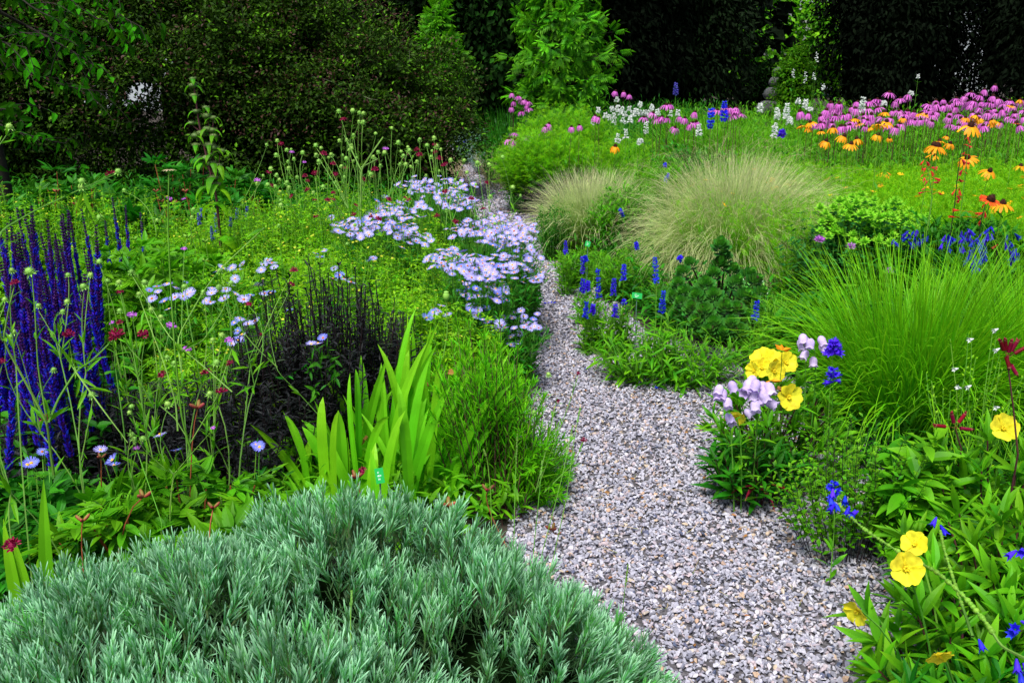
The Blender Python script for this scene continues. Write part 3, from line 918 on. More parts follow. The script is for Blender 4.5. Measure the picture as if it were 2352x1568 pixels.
# ---- flower head meshes (local, +Z is the face)
def rays(n, r0, r1, w, rise, mat, tip_drop=0.0, layers=1, seg=2, jit=.1):
    g = Geo()
    for l in range(layers):
        a = np.arange(n) * 2 * math.pi / n + U(-jit, jit, n) + l * .2
        for k in range(n):
            c, s = math.cos(a[k]), math.sin(a[k])
            st = np.linspace(0, 1, seg + 1)
            P = []
            ln = (r1 - r0) * U(.88, 1.08, 1)[0]
            for q in st:
                rr = r0 + ln * q
                P.append((rr * c, rr * s, rise * q * ln + l * .001 - tip_drop * q * q * ln + rng.normal(0, .0006)))
            pr = [.7, 1, .75] if seg == 2 else ([.7, 1.0, .95, .6] if seg == 3 else [.8, .8])
            g.ribbons(np.array(P)[None], np.array([[-s, c, 0]]), w, pr, r=U(0, 1, 1)[0])
    return g
def drooping_rays(n, r0, L, w, ang0, ang1, mat=None, seg=4, z0=0):
    g = Geo()
    a = np.arange(n) * 2 * math.pi / n + U(-.12, .12, n)
    for k in range(n):
        c, s = math.cos(a[k]), math.sin(a[k])
        st = seg
        p = np.array([r0 * c, r0 * s, z0]); P = [p.copy()]
        LL = L * U(.85, 1.08, 1)[0]
        j = rng.normal(0, .1)
        for q in range(st):
            ang = math.radians(ang0 + (ang1 - ang0) * (q / (st - 1)) ** .8) + j
            p = p + np.array([math.cos(ang) * c, math.cos(ang) * s, -math.sin(ang)]) * LL / st
            P.append(p.copy())
        tw = rng.normal(0, .12, 2)
        g.ribbons(np.array(P)[None], np.array([[-s + tw[0], c + tw[1], 0]]), w, [.6, 1, 1, .95, .5], r=U(0, 1, 1)[0])
    return g

AST = []
for k in range(4):
    g = rays(34, .0045, .0215, .0011, [.05, .2, -.1, .3][k], None, layers=1)
    AST.append(local_mesh('flower', g, M['aster']))
ASTB = []
for k in range(2):
    g = rays(34, .0045, .020, .0011, [.1, .35][k], None)
    ASTB.append(local_mesh('flower', g, M['asterblue']))
g = Geo(); g.inst(disc_tpl(.0052, .004, 8, 2), [[0, 0, 0]], np.eye(3)[None], 1.0); DISC = local_mesh('disc', g, M['disc'], True)
g = Geo(); g.inst(disc_tpl(.0058, .005, 8, 2), [[0, 0, 0]], np.eye(3)[None], 1.0); DISCR = local_mesh('disc', g, M['discred'], True)

def scabious(mat, r, n=46, ball=.75):
    g = Geo()
    d = rdir(n, -.15, 1); d[:, 2] *= ball
    pos = d * r * .55
    g.inst(L_OBOV, pos, frame(d + rng.normal(0, .2, d.shape), rdir(n, .2, 1)), r * U(.55, .8, n))
    g.inst(disc_tpl(r * .6, r * .55 * ball, 8, 3), [[0, 0, 0]], np.eye(3)[None], 1.0)
    return local_mesh('flower', g, mat)
CRIM = [scabious(M['crimson'], .0135, 60, 1.0), scabious(M['crimson'], .0135, 44, .45)]
MAUV = [scabious(M['mauve'], .014, 44, .45)]
def seedhead(r):
    g = Geo()
    g.inst(ball_tpl(r, 9, 6), [[0, 0, r * .6]], np.eye(3)[None], 1.0)
    d = rdir(90, -.6, 1)
    g.inst(L_NEEDLE, d * r * .9 + np.array([0, 0, r * .6]), frame(d, rdir(90)), r * U(.4, .6, 90) * np.array([1, 1, 1])[:1].mean())
    a = np.arange(8) * math.pi / 4
    dd = np.stack([np.cos(a), np.sin(a), np.full(8, -.1)], -1)
    g.inst(L_LANCE, np.zeros((8, 3)), frame(dd, np.tile([0, 0, 1.0], (8, 1))), r * 1.9)
    return local_mesh('seed_head', g, M['seed'])
SEED = [seedhead(.0085), seedhead(.0085)]

def put_head(me, name, r_, pos, ndir, sc=1.0, child=None):
    o = put(me, name, r_, pos, head_R(ndir), sc)
    if child is not None:
        sub(child, child.name.split('.')[0], o)
    return o

# ================================================================ LEFT BED
# ---- silver lavender cushion in the foreground
lc = np.array([-.40, 1.06, 0])
domes = [(-.48, .98, .80, .64, .46), (-.16, 1.32, .44, .42, .42), (-.78, .98, .44, .38, .42), (.02, 1.40, .26, .36, .25), (-.30, 1.40, .44, .38, .47), (.12, 1.26, .21, .42, .19), (-.06, 1.02, .38, .46, .37), (-.16, 1.53, .30, .24, .38), (-.62, 1.30, .30, .26, .42), (-.50, 1.34, .36, .34, .45)]
def lavh(x, y):
    h = np.zeros_like(x)
    for (cx, cy, rx, ry, hh) in domes:
        q = ((x - cx) / rx) ** 2 + ((y - cy) / ry) ** 2
        h = np.maximum(h, hh * np.sqrt(np.maximum(0, 1 - q)))
    edge = h < .07
    h = h - .030 * (np.sin(x * 19 + 1) * np.cos(y * 17 + x * 6) + .8 * np.sin(x * 9 + y * 13))
    for (hx, hy, hr, dp) in HOLES:
        h = h - dp * np.exp(-((x - hx) ** 2 + (y - hy) ** 2) / (hr * hr))
    return np.where(edge, 0, h)
HOLES = []
for (u, v, hr, dp) in [(960, 1290, .06, .12), (1040, 1500, .06, .13), (700, 1290, .04, .07), (840, 1300, .04, .08), (260, 1490, .06, .10), (1180, 1400, .04, .07), (600, 1500, .06, .10), (480, 1540, .05, .1), (1200, 1230, .05, .08)]:
    p = G(u, v, .42); HOLES.append((p[0], p[1], hr, dp))
r_ = root('lavender_bush', 'silvery blue-green lavender cushion with narrow leaves spilling onto the gravel', 'lavender', lc)
n = 7000
x = U(-1.35, .55, n); y = U(.62, 1.95, n)
h = lavh(x, y)
k = (h > .015) & (x > -(y * .75 + .45))
x, y, h = x[k], y[k], h[k]
hx = (lavh(x + .02, y) - lavh(x - .02, y)) / .04; hy = (lavh(x, y + .02) - lavh(x, y - .02)) / .04
nrm = norm(np.stack([-hx * .5, -hy * .35, np.ones_like(h)], -1))
n = len(x)
# thin them to an even spacing
cell = {}
keep = []
for i in range(n):
    key = (int(x[i] / .020), int(y[i] / .020))
    if key in cell: continue
    cell[key] = 1; keep.append(i)
keep = np.array(keep)
x, y, h, nrm = x[keep], y[keep], h[keep], nrm[keep]
n = len(x)
L = U(.05, .085, n)
base = np.stack([x, y, np.maximum(h - .045, .0)], -1)
P = grow(base, nrm + rng.normal(0, .16, (n, 3)), L, 4, (0, 0, 1), .2)
g = Geo(); g.tubes(P, .0018, .0012, 3); part('stems', g, M['lavstem'], r_)
LAVL = Tpl([(-.018, 0, 0), (.018, 0, 0), (.036, .5, -.01), (-.036, .5, -.01), (.030, .88, -.04), (-.030, .88, -.04), (0, 1, -.05), (0, .1, -.02), (0, .5, -.035)],
           [(0, 7, 8, 3), (7, 1, 2, 8), (3, 8, 4, 5)[:0] or (3, 2, 4, 5), (5, 4, 6)], [0, 0, .5, .5, .9, .9, 1, .1, .5])
g = Geo()
leafy(g, LAVL, P, 10, .15, 1, .042, (6, 34), .3, -.05, whorl=3)
part('leaves', g, M['lav'], r_)
# older needles under the shoots, shade painted into their darker green
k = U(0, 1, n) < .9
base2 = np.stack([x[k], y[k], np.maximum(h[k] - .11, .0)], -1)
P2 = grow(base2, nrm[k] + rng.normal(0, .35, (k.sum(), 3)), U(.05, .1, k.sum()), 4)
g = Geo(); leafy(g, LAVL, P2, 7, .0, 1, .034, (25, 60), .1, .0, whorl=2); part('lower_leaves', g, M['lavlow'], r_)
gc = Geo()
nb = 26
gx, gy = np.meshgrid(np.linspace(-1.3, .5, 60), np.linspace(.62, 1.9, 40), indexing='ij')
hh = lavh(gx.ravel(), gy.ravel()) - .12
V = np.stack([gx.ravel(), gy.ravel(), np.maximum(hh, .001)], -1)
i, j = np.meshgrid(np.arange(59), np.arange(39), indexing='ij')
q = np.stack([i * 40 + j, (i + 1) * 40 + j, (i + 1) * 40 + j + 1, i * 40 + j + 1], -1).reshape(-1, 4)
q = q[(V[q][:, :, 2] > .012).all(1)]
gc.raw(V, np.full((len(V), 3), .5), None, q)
part('shade_sheet', gc, M['darkcore'], r_, True)  # dark sheet below the shoots, painted shade for the gaps between them

# ---- iris fan
ic = G(880, 1130); ic = np.array([ic[0], ic[1] + .02, 0])
r_ = root('iris_clump', 'clump of broad upright yellow-green sword leaves behind the silver cushion', 'iris', ic)
Z = lambda x, y: (784 + x / 3.0, 523 + y / 3.0)
tips = [(135, 880), (275, 930), (250, 800), (460, 870), (515, 550), (490, 680), (445, 695), (675, 640), (620, 660), (650, 750), (610, 900), (940, 970), (890, 830), (960, 790), (830, 900), (665, 1010), (525, 1100), (440, 1260), (655, 1290), (750, 1170), (10, 1150), (90, 1240), (350, 1170), (720, 1430), (1060, 1080), (1140, 1160), (225, 1080), (290, 990), (885, 990), (235, 1480), (560, 960), (610, 1040), (700, 1120), (-100, 1060), (-140, 1330), (-400, 1270), (-630, 1350), (-270, 1370), (400, 1050), (60, 1000), (-300, 1480), (-200, 1440), (520, 1240), (330, 1300), (180, 1200)]
tips = tips + [(x_ + rng.normal(0, 70), y_ + abs(rng.normal(60, 80))) for x_, y_ in tips if rng.uniform() < .8] + [(rng.uniform(450, 1200), rng.uniform(780, 1250)) for _ in range(24)] + [(rng.uniform(-450, 100), rng.uniform(1150, 1500)) for _ in range(14)]
for i, (zx, zy) in enumerate(tips):
    u, v = Z(zx, zy)
    ub = 880 + (u - 880) * .55 + rng.normal(0, 34)
    d = ic[1] + rng.normal(0, .10) + (.10 if zy < 800 else 0) + (-.12 if zy > 1250 else 0)
    b = G(ub, 1130); b = np.array([b[0], d + rng.normal(0, .02), 0])
    t = A(u, v, d + rng.normal(0, .03) + .02)
    P = bez(b[None], t[None], 9, rng.uniform(.55, .9), .02)
    ff = rng.uniform(-.7, .7)
    g = Geo()
    w = rng.uniform(.009, .0165)
    g.ribbons(P, np.array([[math.cos(ff), math.sin(ff), 0]]), w, [.75, .95, 1, 1, .97, .9, .74, .45, .02], fold=.22)
    o = part('leaf', g, M['iris'], r_)
# brown curled ends
for (u, v) in [(Z(400, 1390)), (Z(600, 1450)), (Z(770, 1010)), (Z(185, 1440)), (Z(470, 1100)), (Z(560, 1130))]:
    p = A(u, v, ic[1] - .04)
    g = Geo()
    P = grow(p[None], rdir(1, -.2, .4), .05, 6, (0, 0, -1), .5, .4)
    g.ribbons(P, rdir(1), .010, [.4, 1, .8, 1, .6, .1], fold=.5)
    tag(part('dry_leaf', g, M['brown'], r_), 'brown shrivelled leaf tip')

# ---- fine willow-leaved clump beside the path
wc = G(1150, 1150)
r_ = root('willow_leaf_plant', 'bushy bright green plant with thread-thin leaves on reddish stems at the path edge', 'plant', wc)
n = 300
tu = U(985, 1312, n); 
tv = 785 + 290 * np.abs((tu - 1100) / 215) ** 1.8 + rng.normal(0, 40, n) + U(0, 150, n)
heads = np.array([A(a, b_, wc[1] + rng.normal(.04, .13)) for a, b_ in zip(tu, tv)])
heads[:, 2] = np.maximum(heads[:, 2], .06)
base = wc + np.stack([(heads[:, 0] - wc[0]) * .45 + rng.normal(0, .02, n), rng.normal(0, .06, n), np.zeros(n)], -1)
P = bez(base, heads, 8, .6, .015)
g = Geo(); g.tubes(P, .0016, .0008, 3); part('stems', g, M['stemred'] if False else M['stempurp'], r_)
g = Geo(); leafy(g, L_WILLOW, P, 30, .12, 1, .048, (15, 42), .35, .0)
leafy(g, L_WILLOW, P, 6, .95, 1, .035, (10, 45), .2, 0)
part('leaves', g, M['willow'], r_)

# ---- peony with divided leaves and split red pods
def peony(name, label, c, rx, ry, h, n, pods, m, seed=0, size=.13, group=None, podmat='podred', stem='stemred'):
    r = root(name, label, 'peony', c, group)
    P = clump(c, rx, ry, n, h, K=6)
    g = Geo(); g.tubes(P, .003, .002, 4); part('stems', g, M[stem], r)
    g = Geo(); leafy(g, L_PEONYC, P, 6, .35, 1, size, (35, 80), .25, .1); leafy(g, L_PEONYC, P, 3, .95, 1, size * .75, (15, 60), .2, 0)
    part('leaves', g, m, r)
    for (u, v, d, s) in pods:
        p = A(u, v, d); g = Geo()
        hd = np.array([[math.cos(t_), math.sin(t_), .5] for t_ in (U(0, 6, 1)[0] + np.array([0, 2.1, 4.2]))])
        hd = hd[:3]
        t = ball_tpl(1, 8, 6)
        s = s * .9
        g.inst(t, p + norm(hd) * .012 * s, frame(hd * [1, 1, 1.6], np.tile([0, 0, 1.0], (len(hd), 1))), np.tile(np.array([.005, .013, .005]) * s, (len(hd), 1)))
        part('seed_pod', g, M[podmat], r, True)
        b = np.array([p[0] + rng.normal(0, .06), d + rng.normal(0, .04), .05])
        g = Geo(); g.tubes(bez(b[None], p[None], 6, .8, .02), .0018, .0014, 5); part('pod_stalk', g, M[stem], r)
    return r
c = A(420, 1100, 1.95); c[2] = 0
peony('peony', 'low peony with deep green divided leaves beside the silver cushion', c, .34, .22, .27, 46, [(190, 1195, 1.75, .9), (330, 1140, 1.8, 1), (455, 935, 2.05, 1.1), (490, 1165, 1.75, .8), (232, 1050, 2.0, .7)], M['green'])
c = A(980, 1180, 1.95); c[2] = 0
peony('peony', 'few short peony stalks with dark red split pods in front of the sword leaves', c, .2, .08, .16, 7, [(818, 1095, 1.95, 1), (1030, 1160, 1.95, 1.15), (1120, 1125, 2.1, 1), (1268, 1215, 2.15, 1)], M['green'], size=.10)
c = A(20, 1150, 2.0); c[2] = 0
peony('peony', 'leafy green peony at the left edge under the scabious stems', c, .3, .2, .22, 26, [], M['mid'])
c = A(390, 700, 3.55); c[2] = 0
peony('peony', 'fresh green peony with green pods between the purple sage and the daisies', c, .52, .38, .50, 90, [(430, 545, 3.5, .9), (470, 555, 3.6, .9), (470, 600, 3.4, .8), (310, 550, 3.5, .9), (210, 545, 3.5, .9)], M['green'], podmat='podgreen', stem='stem')
c = A(150, 540, 4.6); c[2] = 0
peony('peony', 'dark green peony with split pods in front of the big shrub, behind the purple sage', c, .55, .3, .66, 60, [(130, 440, 4.4, 1), (175, 470, 4.4, 1)], M['mid'], size=.16)
c = A(430, 540, 5.0); c[2] = 0
peony('peony', 'dark green peony with reddish pods behind the lime flowers, left of the tall whorled stem', c, .6, .3, .66, 60, [(357, 440, 4.7, 1), (370, 463, 4.7, 1), (400, 467, 4.7, 1), (424, 440, 4.7, 1), (415, 505, 4.7, 1)], M['mid'], size=.16)

# ---- lime-green cinquefoil mass
LIMELEAF = compound(leaf_tpl(.4, 1, 'ovate', .3, .2), (.15, .4), 1, .6, .8, 62)
g5 = Geo()
a = np.arange(5) * 2 * math.pi / 5
FIVE = Tpl([(0, 0, 0)] + [(.5 * math.cos(t_ + o), .5 * math.sin(t_ + o), .12) for t_ in a for o in (-.45, 0, .45)], [(0, 1 + 3 * k, 2 + 3 * k, 3 + 3 * k) for k in range(5)], [0] + [.8, 1, .8] * 5)
cinq = [
 (60, 560, 4.3, .55, .62, 'lime-green cinquefoil at the left edge behind the purple sage'),
 (270, 545, 4.5, .5, .60, 'lime-green cinquefoil behind the short row of dark sage spikes'),
 (480, 560, 4.6, .4, .52, 'lime cinquefoil at the foot of the tall whorled stem'),
 (620, 590, 4.2, .6, .60, 'lime-green cinquefoil with tiny yellow flowers right of the tall whorled stem'),
 (790, 560, 4.5, .6, .62, 'lime-green cinquefoil under the thin crimson scabious stems'),
 (700, 700, 3.5, .6, .52, 'yellow-green cinquefoil between the scattered daisies and the dark stems'),
 (900, 640, 3.8, .55, .50, 'yellow-green cinquefoil surrounded by lavender-blue daisies'),
 (950, 760, 3.2, .35, .42, 'yellow-green cinquefoil behind the sword leaves beside the poppy capsule'),
 (560, 820, 2.9, .4, .34, 'low green cinquefoil under the lowest scattered daisies'),
]
for (u, v, d, rr, h, lb) in cinq:
    c = A(u, v, d); c[2] = 0
    r = root('cinquefoil', lb, 'cinquefoil', c, 'lime-green cinquefoils filling the left bed')
    n = int(420 * rr * rr / .36) + 60
    n = int(n * 1.4); P = clump(c, rr, rr * .8, n, h * .95, K=6, basefrac=.75, hj=.22)
    g = Geo(); g.tubes(P, .0016, .001, 3); part('stems', g, M['stem'], r)
    g = Geo(); leafy(g, LIMELEAF, P, 13, .2, .97, .056, (40, 80), .3, .1)
    leafy(g, L_OVATE, P, 8, .82, 1.0, .016, (10, 70), .1, 0); part('leaves', g, M['lime'], r)
    g = Geo()
    tp = P[:, -1]; m_ = 5
    pos = np.repeat(tp, m_, 0) + rng.normal(0, .017, (n * m_, 3)); k = U(0, 1, len(pos)) < .055; pos = pos[k]
    g.inst(FIVE, pos, frame(rdir(len(pos), -.3, .3), rdir(len(pos), .6, 1)), .011); part('blossoms', g, M['yellowsmall'], r)

# ---- sage with violet-blue spikes
def sage_mesh(seed, L=.28):
    g = Geo()
    P = grow(np.zeros((1, 3)), np.array([[rng.normal(0, .05), rng.normal(0, .05), 1]]), 1.0, 9, (0, 0, 1), 0, .018)
    P = P * np.array([.3, .3, 1])
    g.tubes(P * np.array([1, 1, .72]), .0022, .0018, 4, m=0)
    n = 38
    for i in range(n):
        s = .42 + .58 * i / n
        p, t_ = on(P * np.array([1, 1, .72]), np.array([[s]]))
        k = 8
        a = U(0, 6.28, 1)[0] + np.arange(k) * 2 * math.pi / k + rng.normal(0, .2, k)
        fade = 1 - .5 * ((s - .42) / .58) ** 2
        d = np.stack([np.cos(a), np.sin(a), np.full(k, 1.0)], -1)
        top = s > .86
        blue = (U(0, 1, k) < (.0 if top else .5))
        for m_, sel, sz in ((1, ~blue, .020), (2, blue, .027)):
            if sel.any():
                b0 = len(g.mt)
                g.inst(BUD, np.repeat(p, sel.sum(), 0), frame(d[sel], rdir(sel.sum(), .5, 1)), sz * fade * U(.75, 1.2, sel.sum())[:, None] * np.array([[1.25, 1, 1.25]]))
                g.mt[-1] = np.full_like(g.mt[-1], m_)
    return local_mesh('flower_spike', g, [M['stemdark'], M['salviapurple'], M['salviablue']])
SAGE = [sage_mesh(k) for k in range(5)]
def sage(label, spots, c, group='purple sage spikes of the left bed', fol=True):
    r = root('sage_plant', label, 'sage', c, group)
    bases = []
    for (u, v, d, zb) in spots:
        top = A(u, v, d)
        b = np.array([top[0] + rng.normal(0, .05), top[1] + rng.normal(0, .04), 0.0])
        dirv = top - b
        hgt = np.linalg.norm(dirv)
        o = put(SAGE[rng.integers(5)], 'flower_spike', r, b, head_R(dirv), (U(.5, .9, 1)[0],) * 2 + (hgt / .72,))
        bases.append(b)
    if fol:
        bases = np.array(bases); n = len(bases) * 3
        bb = np.repeat(bases, 3, 0) + np.append(rng.normal(0, .03, (n, 2)), np.zeros((n, 1)), 1)
        P = grow(bb, rdir(n, .7, 1), U(.15, .38, n), 6, (0, 0, 1), .1)
        g = Geo(); g.tubes(P, .002, .0012, 3); part('stems', g, M['stemdark'], r)
        g = Geo(); leafy(g, L_OVATE3, P, 7, .15, 1, .06, (45, 80), .3, .15, whorl=2); part('leaves', g, M['mid'], r)
    return r
def spots_in(n, u0, u1, v0, v1, d0, d1, mind=8):
    out = []
    for _ in range(4000):
        if len(out) >= n: break
        u, v = random.uniform(u0, u1), random.uniform(v0, v1)
        if all(abs(u - a[0]) > mind or abs(v - a[1]) > 50 for a in out):
            k = (v - v0) / (v1 - v0)
            out.append((u, v, d1 + (d0 - d1) * k, 0))
    return out
c = A(45, 700, 3.0); c[2] = 0
sage('sage with packed violet-blue spikes cut by the left edge of the picture', spots_in(38, -40, 92, 470, 740, 2.3, 3.3, 5), c)
c = A(150, 700, 3.0); c[2] = 0
sage('sage with packed violet-blue spikes standing next to the green peony', spots_in(34, 92, 205, 475, 720, 2.4, 3.3, 5), c)
c = A(285, 560, 4.1); c[2] = 0
sage('sage with four slim dark spikes rising from the lime flowers', [(253, 452, 4.0, 0), (290, 470, 4.0, 0), (313, 485, 4.0, 0), (243, 500, 4.0, 0)], c, fol=False)
c = A(70, 900, 2.2); c[2] = 0
sage('low sage with four short spikes below the massed ones, among scabious stems', [(58, 740, 2.3, 0), (90, 770, 2.25, 0), (35, 790, 2.2, 0), (68, 850, 2.15, 0)], c, fol=True)

# ---- smoky dark-leaved stems
DARKLEAF = leaf_tpl(.26, 2, 'lance', .3, .25)
darks = [
 (765, 900, 2.80, .30, .20, .60, 95, 'clump of near-black upright leafy stems right behind the sword leaves'),
 (630, 900, 2.70, .26, .18, .44, 75, 'low clump of dark smoky stems left of the tallest black ones'),
 (880, 800, 2.95, .16, .14, .44, 34, 'small tuft of near-black stems at the feet of the daisies beside the poppy capsule'),
 (460, 960, 2.5, .34, .24, .35, 90, 'low dark smoky-leaved plant behind the tangled scabious stems'),
 (250, 960, 2.45, .34, .22, .34, 70, 'dark smoky-leaved plant below the purple sage'),
 (60, 1000, 2.35, .34, .22, .30, 60, 'dark smoky-leaved plant at the left edge below the short sage spikes'),
]
for (u, v, d, rx, ry, h, n, lb) in darks:
    c = A(u, v, d); c[2] = 0
    r = root('dark_leaf_plant', lb, 'dark plant', c, 'smoky dark-leaved plants of the left bed')
    P = clump(c, rx, ry, n * 2, h, K=7, basefrac=.85, hj=.14)
    g = Geo(); g.tubes(P, .0022, .0015, 4); part('stems', g, M['stemdark'], r)
    g = Geo(); leafy(g, DARKLEAF, P, 20, .1, 1, .040, (30, 75), .35, .2, whorl=2); part('leaves', g, M['blackleaf'], r)

# ---- daisies (fleabane)
def ell(n, cu, cv, ru, rv, zr, du=9, dv=6, mats=None):
    out = []; n = int(n * 1.9); du *= .72; dv *= .72
    for _ in range(6000):
        if len(out) >= n: break
        a = random.uniform(0, 6.283); q = math.sqrt(random.uniform(0, 1))
        u, v = cu + ru * q * math.cos(a) + random.gauss(0, 7), cv + rv * q * math.sin(a) + random.gauss(0, 6)
        if all(((u - b[0]) / du) ** 2 + ((v - b[1]) / dv) ** 2 > 1 for b in out):
            out.append((u, v, random.uniform(*zr)))
    return out
def daisies(label, heads, c=None, blue=.1, tilt=.45, leafd=14, red=.3, group='lavender-blue daisies of the left bed'):
    pts = np.array([G(u, v, z) for (u, v, z) in heads])
    if c is None:
        c = np.array([pts[:, 0].mean() , pts[:, 1].mean() + .03, 0])
    r = root('daisy_plant', label, 'daisy plant', c, group)
    n = len(pts)
    base = np.stack([c[0] + (pts[:, 0] - c[0]) * .55 + rng.normal(0, .03, n), c[1] + (pts[:, 1] - c[1]) * .6 + .02 + rng.normal(0, .03, n), np.zeros(n)], -1)
    ex = n * 1
    P = bez(base, pts - np.array([0, 0, .002]), 8, .7, .02)
    g = Geo(); g.tubes(P, .0017, .0011, 3)
    extra = pts[rng.integers(0, n, ex * 2)] * np.array([1, 1, .8]) + rng.normal(0, .035, (ex * 2, 3))
    P2 = bez(np.repeat(base, 2, 0), extra, 8, .7, .02)
    g.tubes(P2, .0015, .001, 3)
    part('stems', g, M['stem'] if True else None, r)
    g = Geo(); leafy(g, L_WILLOW, P, leafd, .1, .92, .065, (25, 60), .45, .1); leafy(g, L_LANCE, P2, leafd, .1, 1, .06, (25, 60), .45, .1)
    part('leaves', g, M['mid'], r)
    for i in range(n):
        nd = np.array([rng.normal(0, tilt * .7), -.26 + rng.normal(0, tilt * .7), 1.0])
        isb = random.random() < blue
        me = ASTB[random.randrange(2)] if isb else AST[random.randrange(4)]
        o = put(me, 'flower', r, pts[i], head_R(nd), random.uniform(.68, 1.04))
        sub(DISCR if random.random() < red else DISC, 'disc', o)
    return r
daisies('pale lilac daisy mound farthest along the path edge, beside the scabious', ell(36, 1000, 428, 85, 16, (.56, .64), 8, 5) + ell(26, 1050, 462, 42, 16, (.5, .58), 8, 5))
daisies('lilac daisies in a slanting drift left of the farthest mound', ell(26, 925, 482, 62, 20, (.55, .62)) + ell(8, 880, 500, 40, 12, (.55, .6)))
daisies('long low band of lilac daisies over lime leaves, left end of the big daisy mass', ell(34, 850, 522, 98, 17, (.53, .60)) + ell(12, 945, 547, 40, 12, (.5, .56)))
daisies('dense lilac daisies crowding the path at the widest part of the mass', ell(56, 1125, 530, 98, 30, (.46, .56)), leafd=10)
daisies('dense lilac daisies leaning over the gravel at the right end of the mass', ell(40, 1185, 580, 48, 42, (.36, .5)) + ell(14, 1215, 625, 30, 22, (.32, .4)))
daisies('lilac daisies with orange eyes in the middle of the mass, above the poppy capsule', ell(26, 1045, 600, 60, 22, (.46, .54), 12, 9) + ell(24, 1120, 620, 60, 24, (.42, .5), 11, 8), red=.45)
daisies('lower lilac-blue daisies drooping towards the sword leaves', ell(22, 1110, 665, 55, 24, (.36, .44), 11, 8) + ell(7, 1095, 705, 20, 12, (.34, .4), 11, 8) + ell(4, 1000, 722, 26, 12, (.38, .42), 11, 8), blue=.35)
daisies('lowest stray daisies hanging over the gravel left of the path', ell(8, 1130, 742, 26, 14, (.28, .34), 11, 8) + ell(8, 1208, 738, 36, 20, (.24, .32), 11, 8) + ell(6, 1178, 775, 20, 14, (.2, .25), 11, 8), blue=.25)
daisies('scattered pair of daisy sprays left of the lime leaves, upper group', [(505 + a, 610 + b_, .5) for a, b_ in ((5, 2), (27, 5), (42, 10), (52, -3), (35, 30), (-6, 12), (110, -12), (120, -6), (95, 10), (100, -2), (125, 4))], red=.5)
daisies('daisies in the middle of the green, right of the peony leaves', [(u, v, .48) for u, v in ((487, 662), (500, 668), (486, 673), (518, 664), (541, 676), (474, 690), (483, 694), (515, 686), (560, 688), (575, 678), (594, 654), (608, 674), (622, 673), (530, 655))], red=.5)
daisies('blue-lilac daisies standing just right of the purple sage', [(u, v, .48) for u, v in ((343, 667), (360, 658), (363, 670), (349, 686), (378, 692), (384, 651), (404, 658), (427, 654), (402, 683), (420, 680), (430, 676), (437, 672), (388, 709))], blue=.3)
daisies('lowest cluster of daisies above the dark leaves, beside a mauve head', [(u, v, .42) for u, v in ((538, 741), (551, 731), (570, 744), (586, 737), (546, 760), (556, 768), (549, 780), (532, 789), (548, 782), (666, 712))], blue=.3)
daisies('small daisies poking through the near-black stems', [(u, v, .5) for u, v in ((725, 582), (745, 575), (735, 590), (768, 616), (780, 632), (790, 640), (804, 640), (806, 648), (857, 593), (848, 600), (765, 640), (730, 788), (742, 776), (715, 790))], blue=.5)
daisies('three blue daisies low at the left edge above the peony leaves', [(u, v, .32) for u, v in ((63, 1067), (72, 1063), (97, 1037))], blue=.8, leafd=5)
daisies('pair of blue daisies low behind the curled peony pod', [(u, v, .32) for u, v in ((231, 1033), (258, 1056), (262, 1068))], blue=.8, leafd=5)
daisies('blue daisies low in the middle of the scabious tangle', [(u, v, .34) for u, v in ((367, 997), (405, 1035), (588, 1020), (596, 1026))], blue=.8, leafd=5)
# ---- scabious: wiry stems with crimson heads and green seed heads
def wire(g, pts, r0, r1):
    p = np.array([A(*q) for q in pts])
    # smooth polyline
    t = np.linspace(0, len(p) - 1, 5 * (len(p) - 1) + 1)
    i = np.minimum(t.astype(int), len(p) - 2); f = (t - i)[:, None]
    P = p[i] * (1 - f) + p[i + 1] * f
    P[1:-1] = (P[:-2] + P[1:-1] * 2 + P[2:]) / 4
    g.tubes(P[None], r0, r1, 5)
    return P

